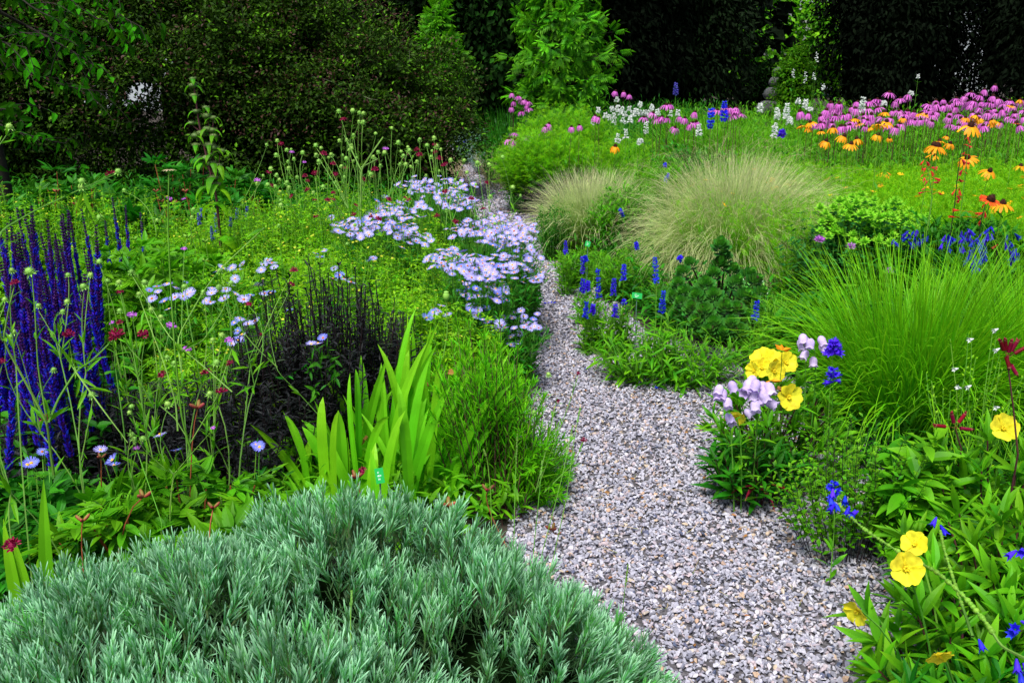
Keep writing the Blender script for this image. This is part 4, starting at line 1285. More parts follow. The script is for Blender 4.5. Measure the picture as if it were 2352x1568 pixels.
def scab(label, c, lines, heads, auto=True, group='crimson scabious plants of the left bed', leafs=3, rad=.0014, mat='stempale'):
    """heads: (u, v, dist, kind, scale)"""
    r = root('scabious', label, 'scabious', c, group)
    g = Geo(); PP = []
    for ln in lines:
        PP.append(wire(g, ln[0], ln[1], ln[2]))
    pts = np.array([A(h[0], h[1], h[2]) for h in heads])
    if auto:
        au = [i for i, h in enumerate(heads) if len(h) < 6]
        n = len(au)
        if n:
            # stems gather in forks: every few heads share a lower stalk
            forks = {}
            order = sorted(au, key=lambda i: heads[i][0])
            for k in range(0, n, 3):
                grp = order[k:k + 3]
                m = pts[grp].mean(0)
                f = np.array([c[0] + (m[0] - c[0]) * .72 + rng.normal(0, .05), c[1] + (m[1] - c[1]) * .8, m[2] * rng.uniform(.5, .8)])
                b = np.array([c[0] + (m[0] - c[0]) * .35 + rng.normal(0, .03), c[1] + rng.normal(0, .03), 0])
                Pb = bez(b[None], f[None], 7, .6, .05)
                g.tubes(Pb, rad * 1.35, rad, 4)
                PP.append(Pb[0])
                Pq = bez(np.tile(f, (len(grp), 1)), pts[grp] - np.array([0, 0, .003]), 7, .55, .03)
                g.tubes(Pq, rad, rad * .6, 4)
                for j, q in enumerate(Pq): PP.append(q)
    part('stems', g, M[mat], r)
    gl = Geo()
    PK = np.stack([p[np.linspace(0, len(p) - 1, 6).astype(int)] for p in PP])
    leafy(gl, leaf_tpl(.16, 2, 'lance', .3, .2), PK, leafs, .05, .75, .06, (20, 55), .5, .1, whorl=2)
    part('leaves', gl, M['green'], r)
    for h, p in zip(heads, pts):
        kind = h[3]; sc = h[4]
        if kind == 's':
            o = put(random.choice(SEED), 'seed_head', r, p, head_R([rng.normal(0, .3), rng.normal(0, .3), 1]), sc)
        elif kind == 'c':
            o = put(CRIM[0], 'flower', r, p, head_R([rng.normal(0, .3), -.3, 1]), sc)
        elif kind == 'f':
            o = put(CRIM[1], 'flower', r, p, head_R([rng.normal(0, .25), .0, 1]), sc)
        elif kind == 'm':
            o = put(MAUV[0], 'flower', r, p, head_R([rng.normal(0, .3), -.2, 1]), sc)
    return r

W = lambda x, y, d: (x / 3.0, 523 + y / 3.0, d)
def H(zx, zy, R, kind, d, flag=None, real=None):
    """head given by zoomed position, its zoomed radius and a distance"""
    real = {'s': .0105, 'c': .0155, 'f': .0155, 'm': .0155}[kind]
    px = R / 3.0
    sc = px * d / FPX / real
    h = (zx / 3.0, 523 + zy / 3.0, d, kind, sc)
    return h + ((1,) if flag else ())
# near left plant with thick stalks
c = A(120, 1200, 1.75); c[2] = 0
lines = [
 ([W(370, 1700, 1.75), W(350, 1560, 1.74), W(325, 1350, 1.72), W(240, 1180, 1.72), W(20, 780, 1.72), W(60, 560, 1.74), W(100, 400, 1.75)], .0032, .0012),
 ([W(325, 1350, 1.72), W(260, 960, 1.76), W(240, 560, 1.8), W(220, 330, 1.82)], .0016, .0010),
 ([W(335, 1340, 1.72), W(400, 1180, 1.74), W(520, 990, 1.76), W(640, 910, 1.8), W(760, 790, 1.85), W(800, 760, 1.85)], .0028, .0012),
 ([W(520, 990, 1.76), W(400, 800, 1.8), W(265, 570, 1.85)], .0015, .0008),
 ([W(520, 990, 1.76), W(700, 1240, 1.72), W(880, 1480, 1.7)], .0018, .0010),
 ([W(20, 780, 1.72), W(-60, 600, 1.7), W(-80, 300, 1.7)], .0018, .001),
]
heads = [H(215, 315, 36, 's', 1.82, 1), H(805, 745, 60, 'c', 1.85, 1), H(100, 380, 30, 'c', 1.75, 1), H(310, 1315, 45, 'f', 1.74, 1), H(265, 545, 20, 's', 1.85, 1), H(15, 925, 30, 'c', 1.8), H(35, 505, 22, 's', 1.9), H(85, 300, 20, 's', 2.0)]
heads.append((28, 1253, 1.35, 'c', 22 * 1.35 / FPX / .0155))
scab('thick-stalked scabious forking low at the left, carrying the largest crimson head', c, lines, heads)
# second plant
c = A(300, 1120, 1.95); c[2] = 0
lines = [
 ([W(870, 1560, 1.9), W(850, 1350, 1.9), W(800, 1000, 1.92), W(785, 850, 1.92)], .0018, .0010),
 ([W(1020, 1560, 2.0), W(980, 1200, 2.0), W(975, 920, 2.0), W(1000, 760, 2.0)], .0016, .0010),
 ([W(975, 920, 2.0), W(900, 840, 2.0), W(850, 760, 2.0)], .0012, .0008),
 ([W(640, 1180, 1.9), W(600, 1400, 1.88), W(560, 1600, 1.86)], .0010, .0014),
 ([W(475, 770, 2.0), W(500, 930, 2.0), W(530, 1000, 1.95)], .0010, .0012),
 ([W(1060, 1240, 2.0), W(960, 1050, 2.0), W(850, 810, 2.0)], .0014, .0010),
]
heads = [H(475, 735, 42, 'c', 2.0, 1), H(985, 735, 42, 'c', 2.0, 1), H(640, 1160, 28, 's', 1.9, 1), H(825, 655, 25, 'c', 2.2), H(825, 445, 28, 'f', 2.3),
         H(370, 985, 20, 's', 2.0), H(905, 1240, 22, 's', 2.0), H(895, 1280, 20, 's', 2.0), H(1160, 1225, 28, 's', 2.0), H(990, 1460, 24, 's', 1.9), H(920, 1460, 22, 's', 1.9), H(905, 1430, 20, 's', 1.9), H(95, 725, 22, 's', 2.0), H(70, 760, 20, 's', 2.0), H(465, 520, 23, 's', 2.3), H(430, 585, 20, 's', 2.3), H(580, 415, 26, 's', 2.4), H(470, 335, 20, 's', 2.4), H(620, 335, 22, 's', 2.5), H(940, 1520, 25, 'm', 1.9), H(1470, 1380, 20, 'm', 1.9)]
scab('scabious with two deep crimson heads side by side below the purple sage', c, lines, heads)
# third plant with long crossing stems
c = A(460, 1080, 2.1); c[2] = 0
lines = [
 ([(607, 523, 2.5), W(1520, 280, 2.4), W(1400, 440, 2.35), W(1220, 760, 2.3), W(1250, 1000, 2.2)], .0011, .0018),
 ([W(910, 330, 2.4), W(1170, 760, 2.2), W(1420, 970, 2.1), W(1600, 1130, 2.05)], .0009, .0018),
 ([W(960, 480, 2.3), W(1040, 700, 2.2), W(1130, 930, 2.15), W(1210, 1200, 2.1), W(1225, 1400, 2.05)], .0009, .0020),
 ([W(1250, 850, 2.1), W(1400, 780, 2.2), W(1540, 560, 2.3), W(1580, 400, 2.3)], .0012, .0009),
 ([W(1600, 830, 2.3), W(1560, 950, 2.25), W(1480, 1200, 2.15), W(1300, 1500, 2.0)], .0009, .0016),
 ([W(1910, 960, 2.6), W(1740, 800, 2.6), W(1560, 560, 2.6)], .0018, .0010),
 ([W(2250, 1350, 2.5), W(2060, 1140, 2.5), W(1910, 990, 2.5), W(1860, 760, 2.6), W(1840, 500, 2.7)], .0014, .0009),
]
heads = [H(685, 245, 24, 's', 2.5), H(740, 375, 20, 's', 2.5), H(820, 385, 22, 's', 2.5), H(1000, 385, 24, 's', 2.5), H(905, 315, 22, 's', 2.4, 1), H(960, 465, 20, 's', 2.3, 1), H(825, 580, 20, 's', 2.4), H(1040, 570, 22, 's', 2.3), H(1110, 625, 22, 's', 2.3), H(1275, 415, 23, 's', 2.4), H(1400, 450, 18, 's', 2.4), H(1515, 425, 28, 's', 2.4), H(1590, 390, 22, 's', 2.4), H(1515, 305, 20, 's', 2.5), H(1530, 750, 24, 's', 2.3), H(1465, 780, 20, 's', 2.3), H(1490, 940, 28, 's', 2.1), H(1155, 900, 20, 's', 2.2), H(1200, 940, 22, 's', 2.2), H(1445, 1150, 24, 's', 2.1),
         H(1425, 1000, 45, 'f', 2.1), H(1525, 1130, 45, 'f', 2.05), H(1585, 935, 28, 'c', 2.2), H(1120, 1015, 35, 'c', 2.2), H(910, 600, 33, 'm', 2.4), H(1180, 675, 35, 'm', 2.3), H(1285, 840, 33, 'm', 2.2), H(1580, 775, 33, 'm', 2.3), H(775, 655, 22, 'm', 2.5), H(1710, 530, 28, 'f', 2.6), H(2010, 390, 24, 'f', 2.8), H(2025, 295, 28, 'c', 2.8), H(1270, 148, 22, 'm', 2.8), H(1800, 735, 14, 'c', 2.6), H(1240, 1240, 12, 'c', 2.1)]
scab('scabious with long crossing pale stems and flat magenta heads above the peony pods', c, lines, heads)
# arching stem at upper left
c = A(-40, 900, 2.0); c[2] = 0
X = lambda x, y, d: (x / 3.0, y / 3.0, d)
lines = [([X(-60, 1900, 1.9), X(0, 1590, 2.0), X(240, 1450, 2.1), X(530, 1315, 2.2), X(700, 1240, 2.3), X(800, 1200, 2.35)], .0022, .0011),
         ([X(-80, 1100, 2.0), X(20, 970, 2.0), X(65, 900, 2.0)], .0014, .0009),
         ([X(570, 1310, 2.2), X(590, 1420, 2.2), X(660, 1560, 2.3), X(690, 1640, 2.3)], .0010, .0009),
         ([X(600, 1320, 2.2), X(700, 1500, 2.3), X(900, 1880, 2.4)], .0009, .0009)]
def HX(x, y, R, kind, d, off=0, flag=None):
    real = {'s': .0105, 'c': .0155, 'f': .0155, 'm': .0155}[kind]
    h = (off + x / 3.0, y / 3.0, d, kind, R / 3.0 * d / FPX / real)
    return h + ((1,) if flag else ())
heads = [HX(65, 885, 26, 's', 2.0, 0, 1), HX(568, 1262, 27, 's', 2.2, 0, 1), HX(565, 1300, 27, 's', 2.2, 0, 1), HX(812, 1193, 24, 's', 2.35, 0, 1), HX(757, 1200, 36, 'f', 2.4, 0, 1), HX(690, 1510, 26, 's', 2.3, 0, 1)]
scab('scabious with one long stem arching in from the left edge over the sage', c, lines, heads, leafs=3)
# wand with umbel
c = A(400, 1050, 2.0); c[2] = 0
r_ = root('umbel_stalk', 'tall straight green stalk with one flat starry head above the lime flowers', 'seed stalk', c)
g = Geo(); wire(g, [W(1320, 1560, 2.0), W(1250, 1300, 2.0), W(1205, 860, 2.02), W(1180, 480, 2.05), (385, 523, 2.08), (388, 395, 2.1)], .0026, .0017); part('stalk', g, M['stem'], r_)
g = Geo(); p = A(388, 390, 2.1)
a = np.arange(12) * math.pi / 6
g.inst(L_LANCE, np.tile(p, (12, 1)), frame(np.stack([np.cos(a), np.sin(a), np.full(12, .05)], -1), np.tile([0, 0, 1.0], (12, 1))), U(.013, .019, 12))
part('flower', g, M['straw'], r_)
# background scabious crowd
bg_s = [(1910, 975), (1975, 1040), (2085, 1060), (2175, 1010), (2215, 1025), (1905, 1075), (2025, 1100), (2180, 1070), (2285, 1070), (1870, 1170), (1990, 1165), (1905, 1210), (1925, 1245), (1773, 1270), (1848, 1280), (1898, 1290), (1975, 1265), (1990, 1300), (2050, 1230), (2335, 775), (2340, 975), (2200, 1120), (2230, 1295), (857, 1318), (1935, 1420), (1330, 1446), (1700, 1480)]
bg_c = [(1937, 995), (2228, 1062), (1850, 1190), (2100, 1215), (2170, 1195), (2295, 1130), (1875, 1280), (2010, 1355), (2120, 1250), (2120, 1310), (2295, 1330), (2310, 1205), (2180, 1495), (2255, 1380), (2295, 1377), (2170, 1380)]
bg_m = [(2010, 1050), (2095, 1120), (1165, 1370), (1265, 1372), (1775, 1243)]
b2_s = [(83, 770), (127, 782), (150, 787), (148, 850), (348, 888), (390, 990), (415, 1050), (460, 1020), (465, 1045), (590, 1010), (640, 958), (655, 1015), (220, 1085), (255, 1055), (425, 1080), (540, 965), (620, 1085), (65, 1010), (35, 1100), (70, 1030), (440, 1140), (520, 1120), (200, 1210), (1110, 1090), (1020, 1140), (940, 1130), (865, 1195), (845, 1110), (755, 1110), (1180, 1300), (1027, 1358), (820, 1265), (300, 1060)]
b2_c = [(12, 825), (522, 1035), (537, 1070), (640, 1000), (648, 1052), (675, 1095), (700, 1140), (720, 1135), (230, 1170), (205, 1215), (30, 1160), (150, 1240), (440, 1365), (465, 1380), (1000, 1260), (895, 1370), (980, 1440), (325, 1375), (100, 1415), (85, 1480), (715, 1325), (255, 1510), (660, 1490), (785, 1530), (205, 1495)]
allh = []
for (x, y) in bg_s: allh.append((x / 3., y / 3., 's'))
for (x, y) in bg_c: allh.append((x / 3., y / 3., 'c'))
for (x, y) in bg_m: allh.append((x / 3., y / 3., 'm'))
for (x, y) in b2_s: allh.append((784 + x / 3., y / 3., 's'))
for (x, y) in b2_c: allh.append((784 + x / 3., y / 3., 'c'))
for (x, y) in [(305, 1025)]: allh.append((784 + x / 3., y / 3., 'm'))
splits = [(0, 520, 430, 'few thin scabious stems with mauve heads left of the tall whorled stem'), (520, 700, 640, 'thin-stemmed scabious left of the tallest seed heads, in front of the dark shrub'),
          (700, 840, 790, 'thin-stemmed scabious with the highest seed heads in front of the dark shrub'), (840, 960, 900, 'thin-stemmed scabious with crimson dots above the farthest daisies'),
          (960, 1250, 1060, 'thin-stemmed scabious with crimson heads leaning over the far path')]
for (u0, u1, cu, lb) in splits:
    hs = []
    for (u, v, k) in allh:
        if u0 <= u < u1:
            d = 4.5 if u < 960 else 4.9
            if v > 440: d -= .7
            R = {'s': 15, 'c': 20, 'm': 19}[k] * random.uniform(.8, 1.25)
            hs.append(HX((u) * 3, v * 3, R, k if k != 'c' or random.random() < .5 else 'f', d + rng.normal(0, .15)))
    # a few small extra buds
    for _ in range(int(len(hs) * .5)):
        h = random.choice(hs)
        hs.append((h[0] + random.uniform(-30, 30), h[1] + random.uniform(5, 60), h[2] + rng.normal(0, .1), 's', .8))
    c = A(cu, 500, 4.4); c[2] = 0
    scab(lb, c, [], hs, rad=.0017, leafs=2)
# pale bent flower stalk standing above the others
c = A(840, 560, 4.3); c[2] = 0
r_ = root('bent_stalk', 'pale yellowish bent stalk rising out of the scabious', 'stalk', c)
g = Geo(); wire(g, [(828, 560, 4.3), (828, 470, 4.3), (829, 390, 4.3), (855, 350, 4.3), (880, 315, 4.3)], .006, .003)
wire(g, [(829, 390, 4.3), (790, 310, 4.35)], .003, .002); wire(g, [(829, 385, 4.3), (868, 365, 4.3)], .003, .002); part('stalk', g, M['stempale'], r_)

# ---- tall whorled stem (jerusalem sage)
c = A(512, 620, 4.0); c[2] = 0
r_ = root('whorled_stem_plant', 'tall dark stem with green button whorls and hooded leaves before the dark shrub', 'tall perennial', c)
Zq = lambda x, y: (x / 3., y / 3., 4.0)
g = Geo()
wire(g, [(512, 640, 4.0), Zq(1510, 1560), Zq(1490, 1350), Zq(1440, 1150), Zq(1370, 850), Zq(1340, 620), Zq(1325, 545)], .0075, .003)
wire(g, [Zq(1480, 1250), Zq(1450, 950), Zq(1420, 750)], .004, .002); wire(g, [Zq(1460, 1180), Zq(1400, 980), Zq(1340, 930)], .003, .002); wire(g, [Zq(1490, 1250), Zq(1520, 1050), Zq(1525, 1040)], .003, .002); wire(g, [Zq(1440, 1000), Zq(1470, 850), Zq(1465, 810)], .003, .002)
wire(g, [Zq(1470, 1200), Zq(1400, 1120), Zq(1385, 1090)], .003, .002); wire(g, [Zq(1370, 900), Zq(1320, 860), Zq(1318, 845)], .003, .002)
part('stem', g, M['stempurp'], r_)
for (x, y, s) in [(1325, 545, .7), (1330, 590, .9), (1337, 660, .9), (1352, 768, .8), (1418, 742, .7), (1425, 800, 1.1), (1467, 812, .8), (1320, 848, .7), (1430, 890, 1.1), (1462, 897, .9), (1385, 920, 1.1), (1345, 935, 1.0), (1470, 935, .9), (1350, 1000, .9), (1440, 1000, 1.1), (1478, 1020, .9), (1525, 1042, .9), (1460, 1065, .8), (1385, 1090, .8), (1425, 1090, 1.1), (1388, 1120, .8), (1462, 1125, 1.1), (1500, 1145, 1.1), (1475, 1225, 1.1), (1440, 1285, .8), (1495, 1270, .9)]:
    p = A(*Zq(x, y)); g = Geo(); t = ball_tpl(1, 9, 6)
    g.inst(t, [p], np.eye(3)[None], [np.array([.020, .020, .012]) * s]); 
    dd = rdir(26, -.2, .6); g.inst(L_NEEDLE, p + dd * np.array([.016, .016, .009]) * s, frame(dd + [0, 0, .4], rdir(26)), .014 * s)
    part('whorl', g, M['whorl'], r_, True)
    g = Geo(); a = U(0, 6.28, 1)[0] + np.array([0, 3.14]) 
    big = 1.0 + max(0, (y - 1000) / 400.) * 1.1
    Pq = grow(np.tile(p, (2, 1)), np.stack([np.cos(a), np.sin(a), np.full(2, .5)], -1), .07 * s * big, 6, (0, 0, -1), 1.1)
    g.ribbons(Pq, np.stack([-np.sin(a), np.cos(a), np.zeros(2)], -1), .010 * big, [.5, 1, 1, .8, .5, .05], fold=.3)
    part('leaf', g, M['green'], r_)
for (x, y, w, L) in [(1440, 1310, .019, .10), (1530, 1310, .019, .11), (1500, 1400, .024, .12), (1475, 1420, .02, .11), (1555, 1430 + 200, .05, .12)]:
    p = A(*Zq(x - (40 if x < 1480 else -10) * 0, y)); g = Geo(); sg = -1 if x < 1480 else 1
    Pq = grow(p[None] + [[-.02 * sg, 0, 0]], np.array([[sg * .8, -.3, .5]]), L, 7, (0, 0, -1), 1.2)
    g.ribbons(Pq, np.array([[.2, 1, 0]]) if True else None, w, [.4, .9, 1, 1, .8, .5, .05], fold=.3); part('leaf', g, M['lime'], r_)

# ---- slim veronica spikes
def spike_plant(name, label, cat, items, c, petal, tpl=BUD, fs=.02, per=5, nod=14, group=None, stem='stem', rr=.0018, fol=None, foln=0, folh=.2, folr=.12, leaf_m='green', ang=(50, 95), frac=None, foltpl=None, fsz=.07, stl=8, sticksz=.04):
    """items: (u, v_top, v_bottom_of_flowers, dist)"""
    r = root(name, label, cat, c, group)
    for (u, vt, vb, d) in items:
        top = A(u, vt, d); low = A(u + rng.normal(0, 4), vb, d)
        b = np.array([c[0] + (top[0] - c[0]) * .6, c[1] + (d - c[1]) * .6, 0.0])
        P = bez(b[None], top[None], 12, .7, .01)
        g = Geo(); g.tubes(P, rr, rr * .5, 4); 
        so = part('stem', g, M[stem], r)
        s0 = max(.12, (low[2]) / max(top[2], .01))
        k = nod
        s = np.linspace(s0, 1, k)[None]
        g = Geo()
        leafy(g, tpl, P, k, s0, 1, fs, ang, .35, .1, whorl=per)
        part('flowers', g, M[petal], r)
        if s0 > .3:
            g = Geo(); leafy(g, foltpl or L_LANCE, P, stl, .05, s0, sticksz, (30, 65), .4, .1, whorl=2); part('leaves', g, M[leaf_m], r)
    if foln:
        P = clump(c, folr, folr, foln, folh, K=5)
        g = Geo(); g.tubes(P, .0015, .001, 3); part('side_shoots', g, M[stem], r)
        g = Geo(); leafy(g, foltpl or L_LANCE3, P, 9, .05, 1, fsz, (30, 65), .3, .1); part('foliage', g, M[leaf_m], r)
    return r
c = A(500, 600, 4.2); c[2] = 0
spike_plant('speedwell', 'thin grey-blue speedwell spikes beside the foot of the tall whorled stem', 'speedwell',
            [(455, 490, 530, 4.1), (494, 490, 560, 4.1), (530, 500, 530, 4.2), (545, 480, 515, 4.3), (568, 475, 510, 4.3), (485, 520, 570, 4.0), (462, 480, 510, 4.2)], c, 'greyblue', BUD, .012, 5, 16, rr=.0022)

# ---- poppy capsule
c = A(1010, 900, 2.9); c[2] = 0
r_ = root('poppy', 'single green poppy capsule on a pale stalk in front of the daisies', 'poppy', c)
g = Geo(); wire(g, [(1015, 840, 2.75), (1028, 760, 2.75), (1025, 695, 2.75)], .0022, .0018); part('stalk', g, M['stem'], r_)
p = A(1025, 680, 2.75); g = Geo(); g.inst(ball_tpl(1, 12, 9), [p], np.eye(3)[None], [np.array([.0105, .0105, .0145])]); g.inst(disc_tpl(.008, .003, 12, 2), [p + [0, 0, .013]], np.eye(3)[None], 1.0); part('capsule', g, M['seed'], r_, True)

# ---- slender grass stalks in the foreground
for (pts, lb) in [
  ([(1130, 1245, 1.7), (1127, 1130, 1.72), (1120, 1060, 1.74), (1112, 1035, 1.74)], 'thin green grass stalk left of the other foreground stalks'),
  ([(1180, 1260, 1.75), (1183, 1120, 1.78), (1188, 1000, 1.8)], 'straight grass stalk rising before the willow-leaved clump'),
  ([(1225, 1270, 1.8), (1240, 1120, 1.85), (1245, 1060, 1.87)], 'grass stalk with a narrow ear near the path edge'),
  ([(1260, 1330, 1.8), (1300, 1150, 1.85), (1320, 1000, 1.9), (1332, 940, 1.92)], 'leaning grass stalk reaching over the gravel'),
  ([(1240, 1290, 1.85), (1290, 1100, 1.9), (1315, 980, 1.95)], 'second leaning grass stalk over the gravel'),
  ([(1420, 1500, 1.5), (1432, 1380, 1.5), (1442, 1300, 1.5)], 'short grass stalk poking from the right flank of the silver cushion'),
  ([(808, 1568, 1.1), (805, 1420, 1.15), (808, 1360, 1.17)], 'yellowish grass stalk standing in the silver cushion near the bottom'),
  ([(370, 1220, 1.5), (372, 1200, 1.55), (320, 1050, 1.7), (300, 990, 1.7)], 'leaning green stalk behind the left half of the silver cushion')]:
    c = A(*pts[0]); c[2] = 0
    r_ = root('grass_stalk', lb, 'grass stalk', c, 'single grass stalks in the foreground')
    g = Geo(); w_ = wire(g, pts, .0011, .0007); 
    low = np.array([[c, c * .5 + w_[0] * .5 + [0, 0, 0], w_[0]]]); g.tubes(low, .0012, .0011, 4); part('stem', g, M['stem'], r_)
    g = Geo(); P = w_[-4:][None]; leafy(g, BUD, P, 16, .1, 1, .007, (10, 25), .2, 0, whorl=3); part('ear', g, M['stempale'], r_)

# scabious with dark heads growing at the path edge
c = A(1230, 1130, 2.3); c[2] = 0
scab('small scabious with dark buttons leaning from the left edge over the gravel', c, [([(1230, 1130, 2.3), (1262, 1000, 2.35), (1275, 930, 2.4), (1280, 925, 2.4)], .0014, .0009), ([(1235, 1120, 2.3), (1310, 920, 2.45), (1328, 860, 2.5)], .0014, .0009), ([(1250, 1130, 2.3), (1320, 1060, 2.3), (1340, 1015, 2.3)], .0012, .0009)],
     [(1280, 921, 2.4, 'c', .45, 1), (1260, 862, 2.6, 's', .75, 1), (1328, 858, 2.5, 'c', .45, 1), (1341, 1011, 2.3, 'c', .6, 1), (1226, 948, 2.4, 's', .6, 1), (833, 1082, 1.9, 'c', .7, 1)], leafs=4)

# ---- ground cover in the left bed
def cover(name, label, poly, dens, hr, tpl, size, mat, m=7, ang=(30, 75), whorl=1, cond=None):
    xs = [p[0] for p in poly]; ys = [p[1] for p in poly]
    n = int((max(xs) - min(xs)) * (max(ys) - min(ys)) * dens)
    x = U(min(xs), max(xs), n); y = U(min(ys), max(ys), n)
    k = inside(x, y, poly); x, y = x[k], y[k]; n = len(x)
    P = grow(np.stack([x, y, np.zeros(n)], -1), rdir(n, .7, 1), U(hr[0], hr[1], n), 5, (0, 0, 1), .1, .05)
    g = Geo(); leafy(g, tpl, P, m, .1, 1, size, ang, .2, .1, whorl)
    o = part(name, g, mat)
    return tag(o, label, 'ground cover', kind='stuff')
def gp(*q): return [tuple(G(u, v)[:2]) for (u, v) in q]
cover('undergrowth', 'mixed green leaves covering the soil at the front of the left bed', gp((-300, 1500), (560, 1230), (1180, 1210), (1180, 900), (700, 830), (-300, 800)), 750, (.05, .20), L_LANCE3, .065, M['green'])
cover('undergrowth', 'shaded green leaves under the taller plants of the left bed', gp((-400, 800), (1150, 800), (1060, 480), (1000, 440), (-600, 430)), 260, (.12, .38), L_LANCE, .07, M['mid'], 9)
c = A(640, 1040, 2.25)
cover('undergrowth', 'light narrow leaves between the dark stems and the sword leaves', gp((480, 1150), (780, 1180), (800, 1050), (560, 960), (440, 1000)), 900, (.08, .22), L_WILLOW, .06, M['willow'])
# broad blades at far left bottom
c = A(60, 1330, 1.55); c[2] = 0
r_ = root('iris_clump', 'few broad light green sword leaves at the left edge beside the silver cushion', 'iris', c)
for (u, v, u0) in [(100, 1100, 90), (8, 1190, 40), (30, 1230, 60), (110, 1290, 90), (560, 1085, None)][:4]:
    b = np.array([A(u0, 1400, 1.6)[0], 1.62, 0.0]); t = A(u, v, 1.62)
    g = Geo(); P = bez(b[None], t[None], 9, .55, .01); g.ribbons(P, np.array([[1, rng.uniform(-.5, .5), 0]]), .014, [.7, .9, 1, 1, .97, .9, .74, .45, .02], fold=.2); part('leaf', g, M['iris'], r_)
# ================================================================ RIGHT BED
# ---- coneflower heads
def cone_me(name, r, h, m, z=0.0):
    g = Geo(); g.inst(disc_tpl(r, h, 10, 4, z), [[0, 0, 0]], np.eye(3)[None], 1.0)
    n = 70
    d = rdir(n, .0, 1); pos = d * np.array([r, r, h]) * .96 + [0, 0, z]
    g.inst(BUD, pos, frame(d, rdir(n)), r * .34)
    return local_mesh(name, g, m)
PINK = []
for k in range(4):
    g = drooping_rays(16, .012, .060, .0042, [40, 25, 52, 15][k], [84, 74, 88, 60][k])
    PINK.append(local_mesh('petals', g, M['conepink']))
CONEP = cone_me('cone', .0135, .017, M['cone'])
ORNG = []
for k in range(4):
    g = drooping_rays(14, .012, .050, .0064, [15, 25, 5, 35][k], [50, 68, 40, 75][k])
    ORNG.append(local_mesh('petals', g, M['orange']))
CONEO = cone_me('cone', .0135, .021, M['cone'])
REDD = local_mesh('petals', rays(30, .009, .034, .0032, .1, None, tip_drop=.2), M['redorange'])
STEMU = []
for k in range(3):
    P = grow(np.zeros((1, 3)), np.array([[0, 0, 1.0]]), 1.0, 9, (0, 0, 1), .1, .02); P /= np.array([1, 1, P[0, -1, 2]]); P[..., :2] -= P[:, -1:, :2] * np.linspace(0, 1, 9)[None, :, None]
    res = []
    for mt in ('stempurp', 'stem'):
        g = Geo(); g.tubes(P, .0021, .0017, 4)
        res.append(local_mesh('stem', g, M[mt]))
    STEMU.append(res)
LEAFU = []
for k in range(3):
    P = np.array([[[0, 0, 0], [0, 0, .2], [0, 0, .42], [0, 0, .62]]])
    g = Geo(); leafy(g, L_LANCE3, P, 6, .05, 1, .11, (15, 45), .4, .0)
    LEAFU.append(local_mesh('leaves', g, M['mid']))

def coneflower(name, label, u, v, d, petal, cone, group, sc=1.0, stem=0, leaves=True, tilt=.18, cat='coneflower', face=-.1):
    p = A(u, v, d)
    h = max(p[2], .12)
    b = np.array([p[0] + rng.normal(0, .03), p[1] + rng.normal(0, .03), 0.0])
    r = root(name, label, cat, b, group)
    top = np.array([p[0], p[1], h])
    o = put(random.choice(STEMU)[stem], 'stem', r, b, head_R(top - b), (1, 1, np.linalg.norm(top - b)))
    if leaves:
        put(random.choice(LEAFU), 'leaves', r, b, None, (1, 1, h))
    R = head_R([rng.normal(0, tilt), face + rng.normal(0, tilt), 1.0])
    q = put(petal, 'petals', r, top, R, sc)
    put(cone, 'cone', r, top, R, sc)
    return r

z3 = lambda x, y: (1568 + x / 3.0, y / 3.0)
z2 = lambda x, y: (784 + x / 3.0, y / 3.0)
pinks = [(1425, 640), (1555, 655), (1465, 700), (1500, 680), (1205, 705), (1340, 690), (1285, 700), (1078, 715), (1020, 710), (990, 760), (1085, 755), (1190, 750), (1145, 785), (808, 770), (868, 785), (950, 800), (1050, 800), (1490, 765), (1550, 765), (1595, 775), (1645, 780), (1345, 745), (1270, 750), (1240, 795), (1300, 790), (1470, 880), (950, 850), (1115, 870),
         (2155, 590), (2080, 620), (1990, 640), (1945, 665), (1885, 680), (2050, 660), (2140, 665), (2170, 685), (2255, 695), (2330, 690), (1880, 740), (1800, 730), (1700, 720), (1745, 720), (2100, 780), (2000, 780), (2200, 760), (2290, 780), (2280, 820), (1900, 870), (2070, 870), (2010, 700), (2110, 710), (2240, 740)]
def far_d(v):
    return float(np.clip(6.9 + (300 - v) / 95.0 * 1.8 + random.uniform(-.25, .25), 6.5, 9.2))
PG = 'pink coneflowers massed in the right bed'
special = {(2155, 590): 'tallest pink coneflower, spreading its petals above the right-hand drift', (2080, 620): 'pink coneflower just below and left of the tallest one', (1465, 700): 'deep pink closed coneflower between two paler ones in the middle drift',
           (1425, 640): 'pink coneflower at the top of the middle drift', (1555, 655): 'pink coneflower at the right top of the middle drift', (808, 770): 'dark pink narrow coneflower at the left end of the middle drift', (868, 785): 'light pink coneflower second from the left end of the middle drift'}
occ = []
for (x, y) in pinks:
    u, v = z3(x, y); occ.append((u, v))
    lb = special.get((x, y)) or ('pink coneflower in the middle drift behind the orange coneflowers' if x < 1690 else 'pink coneflower in the drift under the dark conifers at far right')
    coneflower('pink_coneflower', lb, u, v, far_d(v) - .3, random.choice(PINK), CONEP, PG, random.uniform(.85, 1.12), 0)
def fill(n, x0, x1, y0, y1, lb, gap=8, slope=0.0):
    k = 0
    for _ in range(3000):
        if k >= n: break
        x, y = random.uniform(x0, x1), random.uniform(y0, y1)
        u, v = z3(x, y + slope * (x - x0))
        if all(abs(u - a) > gap or abs(v - b_) > gap * .8 for a, b_ in occ):
            occ.append((u, v)); k += 1
            coneflower('pink_coneflower', lb, u, v, far_d(v), random.choice(PINK), CONEP, PG, random.uniform(.75, 1.05), 0, leaves=random.random() < .5)
fill(27, 900, 1500, 690, 880, 'pink coneflower in the middle drift behind the orange coneflowers')
